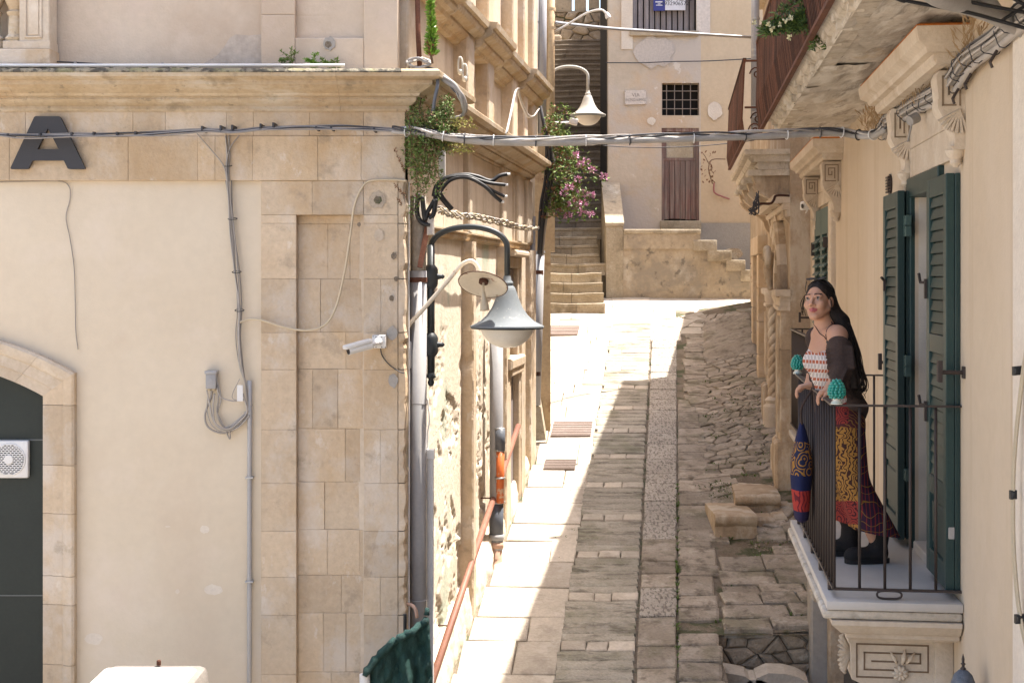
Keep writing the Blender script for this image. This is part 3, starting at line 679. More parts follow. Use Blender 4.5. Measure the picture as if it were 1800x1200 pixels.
# flagstones on the sunny side
y = 10.2
while y < 25.6:
    l = U(.42, .85); x = XLW(y) + .14 if y < 17.6 else -1.0
    xe = CS(y) if y < 23.4 else (3.0 if y < 24.4 else 4.6)
    if y >= 22.6: xe = 2.3 + (y - 22.6) * .9
    while x < xe - .03:
        ww = min(U(.35, .95), xe - x)
        if xe - x - ww < .15: ww = xe - x
        r = x + ww >= xe - 1e-6
        sh = (CS(y + l) - CS(y)) if (r and y < 22.6) else (XLW(y + l) - XLW(y)) * .6
        quadstone(x, x + ww, x + sh * .8, x + ww + sh, y, y + l, .010 + U(-.004, .004), M_PAVE, 'flagstone', .008, .005)
        x += ww
    y += l
# curved kerb of white stones at the top of the alley
cv = [(2.72, 23.3), (2.86, 23.9), (3.16, 24.4), (3.6, 24.75), (4.15, 24.98), (4.8, 25.1), (5.5, 25.15)]
for (x0, y0), (x1, y1) in zip(cv, cv[1:]):
    d = Vector((x1 - x0, y1 - y0)).normalized(); nn = Vector((-d.y, d.x)) * .42
    mb = MB(); stone_cap(mb, [(x0 + d.x * .01, y0 + d.y * .01), (x1 - d.x * .01, y1 - d.y * .01), (x1 - d.x * .01 + nn.x, y1 - d.y * .01 + nn.y), (x0 + d.x * .01 + nn.x * .95, y0 + d.y * .01 + nn.y * .95)], .03, -.06, .01, st)
    mb.build('kerb_stone', M_PAVE, ALLEY)
# right side: squared stones near, irregular cobbles beyond
def bank(x, y):
    k = max(0.0, min(1.0, (x - DE(y) - .35) / 1.0)); f = max(0.0, min(1.0, (y - 14.6) / 2.0))
    return .05 * noise.noise(Vector((x * 1.1, y * .9, 0))) + k * f * .16
def stb(x, y, h): return st(x, y, h + bank(x, y))
def bedb(s, t):
    y = 12.72 + 12.6 * t; x0 = DE(y) - .02; x = x0 + (XR(y) + .1 - x0) * s
    return st(x, y, -.016 + bank(x, y) + .008 * nz(x * 9, y * 7))
b = MB(); b.grid(bedb, 26, 110); b.build('earth_bed', M_MORTAR, ALLEY, smooth=True)
y = 12.72; row = 0
def right_edge(y): return XR(y) - .06 if y < 15.6 else XR(y) - .34
# edge stones beside the strip, in line
yy = 10.5
while yy < 19.5:
    l = U(.24, .46); w_ = U(.36, .44) if yy < 16 else U(.25, .4)
    if yy + l < 12.72 or yy > 12.7:
        quadstone(DE(yy) + .0, DE(yy) + w_, DE(yy + l), DE(yy + l) + w_, yy, yy + l, .020, M_PAVED, 'edge_stone', .014, .013)
    yy += l
PIT = [(1.80, 10.0), (1.80, 12.70)]
while y < 15.0:
    l = U(.20, .34); x = DE(y) + .43; xe = right_edge(y)
    while x < xe - .05:
        ww = min(U(.30, .72), xe - x)
        if xe - x - ww < .14: ww = xe - x
        if not (y > 14.25 and x < 2.62):
            tilt = .22 * (x - DE(y) - .4)
            mb = MB(); g_ = .010; jj = lambda: U(-.014, .014)
            stone_cap(mb, [(x + g_ + jj(), y + g_ + tilt * .35 + jj()), (x + ww / 2, y + g_ + tilt * .35 + jj()), (x + ww - g_ + jj(), y + g_ + tilt * .35 + jj()), (x + ww - g_ + jj(), y + l - g_ + tilt * .35 + jj()), (x + ww * .45, y + l - g_ + tilt * .35 + jj()), (x + g_ + jj(), y + l - g_ + tilt * .35 + jj())], .03 + U(-.015, .015), -.06, .012, stb)
            mb.build('paving_stone', M_PAVED, ALLEY)
        x += ww
    y += l
def in_bank(x, y): return DE(y) + .30 < x < right_edge(y) + .05 and not (x > 2.1 + .0 and 14.7 < y < 15.6 and x < 2.6) and not (2.4 < x < 3.1 and 15.4 < y < 16.8)
def dd(x, y): return .11 + .055 * abs(nz(x * 1.3, y * 1.1, 5)) + (.05 if y < 16.2 else 0)
sx_, sy_ = 1.0, 0.72
pts = poisson(in_bank, 1.5, 4.4, 14.9, 24.6, dd, 9000)
reg = lambda p: [(p[0] - .22, p[1] - .16), (p[0] + .22, p[1] - .16), (p[0] + .22, p[1] + .16), (p[0] - .22, p[1] + .16)]
arr = sorted(pts, key=lambda p: p[1])
cells = []
A = np.array(arr)
for i, p in enumerate(arr):
    d = (((A - A[i]) * np.array([1, 1.35])) ** 2).sum(1); idx = np.argsort(d)[1:18]; poly = reg(p)
    for j in idx:
        q = arr[j]; a, c = q[0] - p[0], (q[1] - p[1]) * 1.8; l = math.hypot(a, c)
        if l < 1e-5: continue
        a /= l; c /= l
        poly = clip_poly(poly, a, c, a * (p[0] + q[0]) / 2 + c * (p[1] + q[1]) / 2 - U(.003, .012))
        if len(poly) < 3: break
    if len(poly) >= 3: cells.append(poly)
mbs = MB()
for i, poly in enumerate(cells):
    h = .010 + U(-.008, .012)
    if i < 290:
        mb = MB(); stone_cap(mb, poly, h, -.05, .008, stb); mb.build('cobble', M_PAVED, ALLEY)
    else: stone_cap(mbs, poly, h, -.05, .008, stb)
if mbs.v: mbs.build('cobbles', M_PAVED, ALLEY, kind='stuff')
# a smooth cement hump near the top on the right
def hump(s, t):
    y = 21.6 + 2.9 * t; x = DE(y) + .35 + (XR(y) - .2 - DE(y) - .35) * s
    e = min(1, min(s, 1 - s) * 8) * min(1, min(t, 1 - t) * 6)
    return st(x, y, bank(x, y) - .04 + e * (.07 + .10 * s) + .012 * noise.fractal(Vector((x * 3, y * 3, 1)), 1, 2, 3))
b = MB(); b.grid(hump, 26, 30); b.build('cement_hump', M_PAVED, ALLEY, smooth=True)
# tufts of weeds in the joints
def tuft(mb, c, r, n, ln):
    for _ in range(n):
        a = U(0, 6.28); e = U(.3, 1.2); d = Vector((math.cos(a) * math.cos(e), math.sin(a) * math.cos(e), math.sin(e))); o = Vector(c) + Vector((math.cos(a), math.sin(a), 0)) * U(0, r)
        s_ = d.cross(Vector((0, 0, 1))).normalized() * ln * .22; p = o + d * ln * U(.4, 1)
        mb.add([o - s_ * .3, o + s_ * .3, p + s_, p + d * ln * .35, p - s_], [[0, 1, 2, 3, 4]])
wd = MB()
for _ in range(60):
    y_ = U(11.9, 16.5); tuft(wd, st(DE(y_) + U(-.01, .012), y_, .005), .02, int(U(4, 12)), .03)
for _ in range(130):
    y_ = U(12.9, 21); x_ = U(DE(y_) + .35, right_edge(y_)); tuft(wd, stb(x_, y_, -.01), .06, int(U(4, 16)), .035)
for _ in range(60): tuft(wd, stb(U(2.15, 2.5), U(15.65, 16.5), -.01), .08, 8, .028)
for _ in range(50): tuft(wd, stb(U(2.5, 3.0), U(13.9, 15.2), -.01), .06, 7, .022)
for _ in range(40):
    y_ = U(14.3, 20); tuft(wd, st(U(CS(y_) - .5, CS(y_)), y_, .0), .03, 4, .02)
wd.build('weeds', M_LEAF, ALLEY, kind='stuff')
gv = MB()
def pebble(c, r):
    gv.add([c + Vector((U(-1, 1), U(-1, 1), U(-.2, .2))) * r * .3 + Vector(d) * r * U(.6, 1.1) for d in ((1, 0, 0), (-1, 0, 0), (0, 1, 0), (0, -1, 0), (0, 0, .7), (0, 0, -.7))], [[0, 2, 4], [2, 1, 4], [1, 3, 4], [3, 0, 4], [2, 0, 5], [1, 2, 5], [3, 1, 5], [0, 3, 5]])
for _ in range(900):
    q = random.random()
    if q < .35: x_, y_ = U(2.05, 2.55), U(15.5, 16.9)
    elif q < .65: x_, y_ = U(2.45, 3.15), U(13.4, 15.4)
    elif q < .8: y_ = U(12.8, 20); x_ = right_edge(y_) - abs(random.gauss(0, .12))
    else: y_ = U(12.8, 19); x_ = U(DE(y_) + .3, right_edge(y_))
    pebble(stb(x_, y_, .0), U(.006, .022))
gv.build('gravel', M_RUBBLE, ALLEY, kind='stuff')
# worn threshold steps before the carved portal
sm = MB()
def nosed(x0, x1, y0, y1, ztop, zbot, skew):
    prof = [(0.02, zbot), (0.02, ztop - .13), (.0, ztop - .11), (-.035, ztop - .09), (-.05, ztop - .055), (-.045, ztop - .02), (-.02, ztop), (y1 - y0, ztop), (y1 - y0, zbot)]
    n = 8; m = len(prof); vs = []; mb = MB()
    for i in range(n + 1):
        s_ = i / n; x = x0 + (x1 - x0) * s_
        for d, z in prof:
            rr = .03 * abs(2 * s_ - 1) ** 10; zz = z - (rr * .3 if z > zbot + .05 else 0)
            vs.append(Vector((x + skew * (d / (y1 - y0)) + .008 * nz(x * 9, d * 9, z * 9), y0 + d + rr * .6, zz + .008 * nz(x * 7, d * 5))))
    fs = [[i * m + j, (i + 1) * m + j, (i + 1) * m + (j + 1) % m, i * m + (j + 1) % m] for i in range(n) for j in range(m)] + [list(range(m)), [n * m + j for j in range(m)][::-1]]
    mb.add(vs, fs); return mb
nosed(2.43, 2.92, 15.46, 16.8, -2.34, -2.8, .14).build('threshold_step', M_PORTAL, ALLEY, smooth=40)
nosed(2.12, 2.56, 14.85, 15.6, -2.455, -2.95, .0).build('threshold_step', M_PORTAL, ALLEY, smooth=40)
for (x, y_, s_) in ((2.66, 15.25, .15), (2.85, 15.3, .10), (2.95, 15.6, .12)):
    mb = MB(); stone_cap(mb, [(x - s_, y_ - .08), (x + s_, y_ - .09), (x + s_ * .9, y_ + .1), (x - s_ * .9, y_ + .08)], .10, -.06, .03, st); mb.build('rubble_block', M_PORTAL, ALLEY)
# the sunken light well at the bottom right
wl = MB(); wl.box(WORLD, 1.80, 2.95, 12.78, 12.9, -5.2, zs(12.7) - .05); wl.box(WORLD, 1.70, 1.80, 10.0, 12.78, -5.2, zs(10) - .06); wl.box(WORLD, 1.7, 2.9, 10.0, 12.9, -5.3, -5.2)
wl.build('light_well_wall', M_MORTAR, ALLEY)
WF = Frame((0, 12.78, 0), (1, 0, 0), (0, 0, 1), (0, -1, 0))
wp = poisson(lambda x, v: True, 1.82, 2.92, -4.7, -3.16, lambda x, v: .10 + .16 * abs(nz(x * 4, v * 4)), 1500)
reg2 = [(1.80, -4.75), (2.94, -4.75), (2.94, zs(12.72) - .03), (1.80, zs(12.72) - .03)]
for p, poly in voronoi([(x * 1.0, v * 1.7) for x, v in wp], [(x, v * 1.7) for x, v in reg2], .005):
    mb = MB(); stone_cap(mb, [(q[0], q[1] / 1.7) for q in poly], .05 + U(-.03, .03), -.02, .022, lambda x, v, h: WF(x, v, h)); mb.build('wall_stone', M_RUBBLE, ALLEY)
for (px, py, s_) in ((1285, 1196, .20), (1372, 1196, .22), (1330, 1208, .17)):
    c = P(px, py, 12.3); mb = MB(); n = 9
    mb.prism([c + Vector((s_ * math.cos(a) * U(.7, 1.1), -.05, .10 * math.sin(a) * U(.7, 1.1))) for a in [6.283 * i / n for i in range(n)]], (0.02, .25, .02)); mb.build('fallen_stone', M_PAVE, ALLEY)
# iron covers
def plate(px0, px1, py0, py1, label):
    Y1, Y0 = 14425 / (py0 + 25), 14425 / (py1 + 25); xs = [(px0 - 900) / FPX * Y0, (px1 - 900) / FPX * Y0]; dx = .1 * (Y1 - Y0)
    t = thing('drain_cover', st((xs[0] + xs[1]) / 2, (Y0 + Y1) / 2, .0), label, 'drain cover', 'rusty iron covers in the alley')
    mb = MB(); v = [st(xs[0], Y0, .03), st(xs[1], Y0, .03), st(xs[1] + dx, Y1, .03), st(xs[0] + dx, Y1, .03)]; mb.prism(v, (0, 0, -.03)); mb.build('plate', M_PLATE, t)
    mb = MB(); n = 18
    for i in range(n):
        for j in range(6):
            s_, q = (i + .5 + .25 * (j % 2)) / n, (j + .5) / 6; c = st(xs[0] + (xs[1] - xs[0]) * s_ + dx * q, Y0 + (Y1 - Y0) * q, .031)
            mb.box(Frame(c, (1, 0, 0), (0, 1, .206), (0, 0, 1)), -.012, .012, -.02, .02, 0, .005)
    mb.build('tread_studs', M_PLATE, t, kind='stuff')
plate(958, 1015, 575, 591, 'rusty iron cover nearest the foot of the long stairway')
plate(968, 1038, 744, 769, 'largest rusty iron cover, beside the sloped stone buttress')
plate(955, 1010, 811, 828, 'small rusty iron cover lowest down the alley, below the buttress')
# ================================================================== THINGS ON THE PALAZZO
def smooth_path(pts, n=8):
    pts = [Vector(p) for p in pts]; out = []
    for i in range(len(pts) - 1):
        p0 = pts[max(0, i - 1)]; p1 = pts[i]; p2 = pts[i + 1]; p3 = pts[min(len(pts) - 1, i + 2)]
        for k in range(n):
            t = k / n; out.append(0.5 * ((2 * p1) + (p2 - p0) * t + (2 * p0 - 5 * p1 + 4 * p2 - p3) * t * t + (3 * p1 - p0 - 3 * p2 + p3) * t ** 3))
    out.append(pts[-1]); return out
def FP(px, py, n=0.05):
    """on the palazzo front, n metres out of it"""
    return F(Fx(px), Fz(py), n)
def cable(pts, r, mt, name, label=None, cat=None, parent=None, group=None, n=8, seg=6, wob=0.0):
    pts = smooth_path(pts, n)
    if wob: pts = [p + Vector((nz(i * .31, 1), nz(i * .27, 5), nz(i * .35, 9))) * wob for i, p in enumerate(pts)]
    mb = MB(); mb.tube(pts, r, seg); return mb.build(name, mt, parent, True, label, cat, group)
# --- the letter A
t = thing('sign_letter', FP(91, 298, .04), 'big dark grey capital letter A standing off the stone frieze', 'sign letter')
def rounded(poly, r=.012, k=4):
    out = []
    for i, p in enumerate(poly):
        p = Vector(p); a = (Vector(poly[i - 1]) - p).normalized(); b_ = (Vector(poly[(i + 1) % len(poly)]) - p).normalized()
        for j in range(k + 1):
            s_ = j / k; out.append((p + a * r * (1 - s_) ** 2 + b_ * r * s_ ** 2).to_tuple())
    return out
aL = [(68, 207), (25, 299), (58, 299), (64.5, 284), (73, 264), (91, 227.5)]
def fxy(pts): return [(Fx(x), Fz(y)) for x, y in pts]
def prism2(poly, n0, n1, mt, name, par, fr=F):
    mb = MB(); mb.prism([fr(u, v, n0) for u, v in poly], fr.n * (n1 - n0)); return mb.build(name, mt, par)
# built as one outline with a cut for the eye of the A
bm = bmesh.new()
outer = rounded(fxy([(68, 207), (112, 207), (157, 299), (126, 299), (119, 284), (64, 284), (57, 299), (25, 299)]))
inner = fxy([(91, 228), (110, 264.5), (73, 264.5)])
vo = [bm.verts.new(F(u, v, .088) - Vector(t['o'])) for u, v in outer]; vi = [bm.verts.new(F(u, v, .088) - Vector(t['o'])) for u, v in inner]
eo = [bm.edges.new((vo[i], vo[(i + 1) % len(vo)])) for i in range(len(vo))]; ei = [bm.edges.new((vi[i], vi[(i + 1) % 3])) for i in range(3)]
fs = bmesh.ops.triangle_fill(bm, edges=eo + ei, use_beauty=True)['geom']
ff = [x for x in fs if isinstance(x, bmesh.types.BMFace)]
ex = bmesh.ops.extrude_face_region(bm, geom=ff)['geom']
bmesh.ops.translate(bm, verts=[x for x in ex if isinstance(x, bmesh.types.BMVert)], vec=F.n * -.028)
bmesh.ops.recalc_face_normals(bm, faces=bm.faces)
me = bpy.data.meshes.new('letter'); bm.to_mesh(me); bm.free(); me.materials.append(flat('letter_grey', (.034, .033, .037), rough=.5))
o = bpy.data.objects.new('letter', me); COL.objects.link(o); o.parent = t
for px, py in ((80, 225), (102, 225), (42, 290), (140, 290)): mb = MB(); mb.tube([FP(px, py, .035), FP(px, py, .062)], .006, 6); mb.build('standoff', M_METAL, t)
# --- extractor fan in the door
t = thing('extractor_fan', FP(14, 841, -.07), 'square white extractor fan set in the dark arched door', 'fan')
Ff = Frame(F(Fx(14), Fz(808), -.075), F.u, F.v, F.n)
mb = MB(); mb.rbox(Ff, -.132, .132, -.132, .132, 0, .05, .012); mb.build('fan_case', M_WHITEP, t, smooth=40)
mb = MB(); mb.lathe([(.106, 0), (.106, .003)], Ff(0, 0, .0495), 28, F.n); mb.build('fan_opening', M_DARK, t)
mb = MB()
for i in range(17):
    v = -.104 + i * .013; h = math.sqrt(max(0, .106 ** 2 - v * v))
    mb.box(Ff, -h, h, v - .0028, v + .0028, .052, .060)
    w_ = .026; k0 = int(h / w_) + 1
    for k in range(-k0, k0 + 1):
        u = k * w_ + (i % 2) * w_ / 2
        if abs(u) < h - .004 and i < 16: mb.box(Ff, u - .003, u + .003, v + .0028, v + .0105, .0525, .0595)
mb.build('fan_grille', M_WHITEP, t)
mb = MB(); mb.lathe([(.034, .0), (.034, .012), (.03, .016)], Ff(0, 0, .052), 20, F.n); mb.build('fan_hub', M_WHITEP, t, smooth=40)
mb = MB(); mb.tube([Ff(.11 * math.cos(a), .11 * math.sin(a), .052) for a in [6.283 * i / 40 for i in range(40)]], .006, 6, closed=True); mb.build('fan_ring', M_WHITEP, t, True)
# --- cables along the front
strand = [(-1350, 246), (-800, 240), (-300, 244), (-120, 241), (0, 241), (60, 244), (140, 243), (230, 241), (300, 238), (370, 234), (420, 236), (470, 231), (540, 229), (600, 229), (650, 230), (700, 234), (722, 231), (742, 236)]
t = thing('cable_bundle', FP(400, 240, .08), 'bundle of thin cables strung across the letter A and the frieze', 'cables')
for k, (mt, r) in enumerate(((M_CABLE, .007), (M_CABLED, .006), (M_CABLE, .006), (M_CABLED, .0045), (M_CABLE, .005))):
    pts = [FP(x, y + (k - 2) * 1.6 + 3.5 * nz(i * .8, k * 3.1), .15 + .012 * k) for i, (x, y) in enumerate(strand)]
    cable(pts, r, mt, 'cable_strand', parent=t)
for x, y in ((30, 242), (85, 241), (140, 240), (178, 239), (218, 239), (250, 238), (365, 232), (397, 231), (417, 230), (466, 228), (488, 226), (562, 229), (588, 229), (662, 232)):
    mb = MB(); h = 9 if 360 < x < 500 else 4; mb.box(F, Fx(x - 1.6), Fx(x + 1.6), Fz(y + 3), Fz(y - h * .6), .03, .19); mb.build('cable_hook', M_CABLED, t)
t = thing('cable_drop', FP(420, 560, .05), 'loose bundle of grey cables hanging down the plaster to a pipe', 'cables')
dp = [(402, 240), (402, 275), (402, 300), (406, 350), (411, 410), (417, 480), (423, 545), (421, 590), (424, 640), (434, 680), (440, 712)]
for k in range(7):
    pts = [FP(x + 4.5 * nz(i * .7, k * 2.3) + (k - 3) * (1.2 if i < 7 else 1.6 * math.sin(i * 1.1 + k)), y, .03 + .012 * (k % 3)) for i, (x, y) in enumerate(dp)]
    cable(pts, U(.0035, .006), M_CABLE, 'cable_strand', parent=t)
for q in ([(350, 237), (372, 262), (396, 292), (403, 320)], [(424, 240), (408, 262), (402, 292), (404, 320)]):
    cable([FP(x, y, .07) for x, y in q], .005, M_CABLE, 'cable_strand', parent=t)
for x, y in ((402, 292), (411, 385), (418, 478), (423, 545)): mb = MB(); mb.tube([FP(x + 8 * math.cos(a), y + 2 * math.sin(a), .045 + .03 * math.sin(a)) for a in [6.283 * i / 12 for i in range(12)]], .003, 5, closed=True); mb.build('cable_tie', M_CABLED, t)
lt = [[(440, 700), (435, 730), (415, 752), (392, 760), (368, 750), (362, 728), (372, 700), (374, 685)], [(438, 712), (425, 742), (400, 758), (376, 748), (366, 720), (368, 690)], [(441, 728), (420, 750), (395, 754), (378, 738), (371, 708), (366, 684)],
      [(430, 690), (437, 720), (428, 735), (405, 752), (382, 742), (378, 715), (380, 690)], [(428, 700), (436, 720), (400, 750), (384, 728), (390, 700), (384, 672), (383, 662)], [(444, 715), (428, 734), (408, 750), (406, 770), (396, 748), (384, 724), (386, 700), (384, 675)], [(425, 703), (408, 703), (390, 696), (384, 680)], [(424, 665), (412, 690), (413, 700), (425, 703)]]
for k, q in enumerate(lt): cable([FP(x, y, .03 + .01 * (k % 4)) for x, y in q], U(.0025, .006) if k else .007, M_CABLE, 'cable_loop', parent=t)
mb = MB(); mb.box(F, Fx(421), Fx(431), Fz(703), Fz(675), .085, .088); mb.build('cable_tag', M_WHITEP, t)
t = thing('junction_box', FP(374, 686, .02), 'small grey junction box on the plaster above a cable loop', 'junction box')
mb = MB(); mb.rbox(F, Fx(365), Fx(383), Fz(682), Fz(651), .0, .07, .006); mb.build('box_body', M_PIPE, t, smooth=40)
mb = MB(); mb.rbox(F, Fx(363.5), Fx(384.5), Fz(656), Fz(650.5), .0, .078, .003); mb.lathe([(.012, 0), (.012, .003)], FP(374, 667, .07), 12, F.n); mb.build('box_lid', M_PIPE, t, smooth=40)
for x in (370, 378): mb = MB(); mb.lathe([(.011, 0), (.014, .02)], FP(x, 686, .035), 10); mb.build('cable_gland', M_CABLEB, t, smooth=40)
mb = MB(); mb.tube([FP(440, 668, .03), FP(440.5, 720, .03), FP(440, 900, .03), FP(440, 1150, .03), FP(439, 1450, .03)], .0165, 12); t = thing('conduit_pipe', FP(440, 1450, .03), 'upright grey conduit pipe at the edge of the front plaster', 'pipe'); mb.build('pipe', M_PIPE, t, True)
for y in (838, 1020, 1260): mb = MB(); mb.box(F, Fx(433), Fx(447), Fz(y + 1.6), Fz(y - 1.6), 0, .052, .002); mb.build('pipe_clip', M_METAL, t)
cable([FP(x, y, .012) for x, y in ((-1350, 322), (-700, 320), (-60, 320), (0, 320), (60, 319), (106, 319), (122, 328), (124, 350), (117, 382), (124, 420), (131, 470), (133, 530), (134, 580), (138, 614))], .0035, M_CABLE, 'thin_cable', 'thin grey cable trailing loose down the plaster beneath the letter A', 'cable')
cable([FP(x, y, n) for x, y, n in ((424, 566, .05), (440, 561, .04), (462, 562, .06), (500, 574, .06), (540, 580, .06), (572, 571, .06), (592, 540, .06), (607, 480, .06), (618, 410, .06), (624, 365, .06), (636, 334, .06), (652, 319, .06), (690, 317, .06), (716, 319, .06))], .0085, M_CABLEB, 'looping_cable', 'beige cable looping across the stone pilaster', 'cable')
t = thing('ledge_pipe', FP(200, 125, .2), 'long pale conduit lying along the top of the cornice', 'pipe')
mb = MB(); mb.tube([F(XL, 1.463, .24), F(Fx(300), 1.463, .24), F(Fx(612), 1.467, .22)], .012, 10); mb.build('pipe', M_WHITEP, t, True)
cable([F(Fx(x), Fz(y) - .0, .05) for x, y in ((-1350, 115), (-700, 113), (-60, 112), (0, 117), (50, 113), (100, 111), (150, 113), (220, 117), (300, 118), (400, 117), (480, 119))], .006, M_CABLED, 'cable_strand', parent=t)
for x, y in ((52, 112), (137, 113), (290, 116), (428, 117)): mb = MB(); mb.box(F, Fx(x - 2), Fx(x + 2), Fz(y + 4), Fz(y - 3), -.02, .07); mb.build('cable_clip', M_CABLE, t)
# --- pipes at the corner
Lp = lambda u, v, n=.1: Lf(u, v, n)
t = thing('rainwater_pipe', Lp(.30, -3.8), 'thick grey rainwater pipe running down beside the corner', 'pipe')
yb = 10.22
def PP(px, py, Y=10.25): return P(px, py, Y)
mb = MB(); mb.tube([PP(735, 476, yb), PP(735, 1300, yb)], .062, 20); mb.build('pipe', M_PIPE, t, True)
mb = MB(); mb.tube([PP(735, 345, yb), PP(735, 478, yb)], .057, 20); mb.build('upper_pipe', mat('dirty_pipe', (.25, .22, .19), (.36, .33, .29), rnd=0, scale=4, stains=[((.12, .09, .06), 5, .55, .7, (1, 1, .3), .7)]), t, True)
mb = MB(); mb.tube([PP(740, 476, yb + .10), PP(740, 1300, yb + .10)], .040, 16); mb.build('rear_pipe', M_PIPE, t, True)
for y, mt in ((492, M_RUST), (706, M_PIPE), (1050, M_PIPE)):
    mb = MB(); mb.lathe([(.066, 0), (.066, .035 if y == 492 else .008)], PP(735, y + 4, yb), 20); mb.build('pipe_collar', mt, t, 40)
for px, r, mt in ((712, .007, M_CABLEB), (715.5, .007, M_CABLEB), (719, .006, M_WHITEP)):
    cable([PP(px + 1.2 * nz(k * .7, px), 320 + k * 110, 10.07) for k in range(10)], r, mt, 'thin_cable', {712: 'thin beige cable nearest the pilaster edge beside the rainwater pipe', 715.5: 'middle thin beige cable between pilaster edge and rainwater pipe', 719: 'thin white cable touching the rainwater pipe at the corner'}[px], 'cable', group='thin cables at the corner')
t = thing('square_duct', PP(756, 1300, 10.35), 'slim pale square cable duct low beside the rainwater pipe', 'duct')
mb = MB(); mb.box(Frame(PP(756.5, 1000, 10.32), (1, 0, 0), (0, 0, 1), (0, -1, 0)), -.024, .024, -1.25, .83, -.03, .03, .004); mb.build('duct', M_WHITEP, t)
mb = MB(); mb.box(Frame(PP(756.5, 1000, 10.32), (1, 0, 0), (0, 0, 1), (0, -1, 0)), -.03, .03, .80, .87, -.035, .036, .004); mb.build('duct_cap', M_WHITEP, t)
cable([PP(752, 800, 10.35), PP(752, 760, 10.36), PP(755, 735, 10.36), PP(751, 700, 10.36)], .006, M_WHITEP, 'feed_cable', parent=t)
mb = MB(); mb.tube([PP(756, 376, 10.2), PP(738, 470, 10.12)], .026, 4); t = thing('steel_bar', PP(747, 470, 10.15), 'slanting rusty dark steel bar above the rainwater pipe', 'bar'); mb.build('bar', M_RUST, t)
mb = MB(); mb.box(Frame(PP(756, 396, 10.12), (1, 0, 0), (0, 0, 1), (0, -1, 0)), -.02, .03, -.07, .06, 0, .05, .01); mb.build('cable_joint', M_CABLE, t)
mb = MB(); mb.box(Frame(PP(776, 260, 10.5), (1, 0, 0), (0, 0, 1), (0, -1, 0)), -.02, .03, -.22, .06, 0, .04, .003); mb.build('white_bracket', M_WHITEP, None, label='short white upright duct behind the hanging corner plants', cat='duct')
# --- old lamp on its bracket
LX = 10.12
t = thing('enamel_lamp', PP(712, 672, LX), 'old street lamp with tilted cream enamel dish on a bent pipe arm', 'street lamp')
arm = smooth_path([PP(712.5, 676, LX), PP(712.5, 640, LX), PP(712.5, 600, LX), PP(714, 582, LX), PP(722, 567, LX), PP(737, 551, LX), PP(775, 508, LX), PP(806, 471, LX), PP(818, 461, LX), PP(830, 459, LX), PP(839, 468, LX), PP(844, 482, LX)], 6)
mb = MB(); mb.tube(arm, .016, 12); mb.build('arm', M_ENAMEL, t, True)
for y in (596, 665): 
    q = Frame(PP(712, y, LX), (1, 0, 0), (0, 0, 1), (0, -1, 0)); mb = MB(); mb.box(q, -.055, .03, -.03, .03, -.05, .022, .004); mb.lathe([(.008, 0), (.008, .02)], q(-.03, 0, .022), 6, q.n); mb.build('rusty_clamp', M_RUST, t)
dc = PP(849, 500, LX); ax = Vector((.16, .50, .85)).normalized()
mb = MB(); mb.lathe([(.0, .050), (.05, .048), (.11, .034), (.160, .012), (.178, 0), (.172, -.003), (.155, .004), (.105, .026), (.05, .038), (.0, .04)], dc, 32, ax); mb.build('dish', M_ENAMEL, t, 50)
rm = MB(); x_ = ax.orthogonal().normalized(); y_ = ax.cross(x_); rm.tube([dc + (x_ * math.cos(a) + y_ * math.sin(a)) * .177 for a in [6.283 * i / 40 for i in range(40)]], .004, 6, closed=True); rm.build('dish_rim', M_RUST, t, True)
mb = MB(); mb.lathe([(.034, .0), (.034, .022), (.026, .026)], dc + ax * .012, 16, ax); mb.build('lamp_socket', M_RUST, t, 40)
dn = Vector((.09, -.10, -1)).normalized(); b0 = dc + Vector((.0, -.03, -.03))
mb = MB(); mb.lathe([(.014, 0), (.016, .03), (.024, .06), (.030, .10), (.034, .135), (.0, .14)], b0 + dn * .02, 16, dn); mb.build('bulb_holder', M_CABLEB, t, 40)
mb = MB(); mb.tube([dc + ax * .02, b0 + dn * .03], .008, 6); mb.build('lamp_wire', M_CABLEB, t)
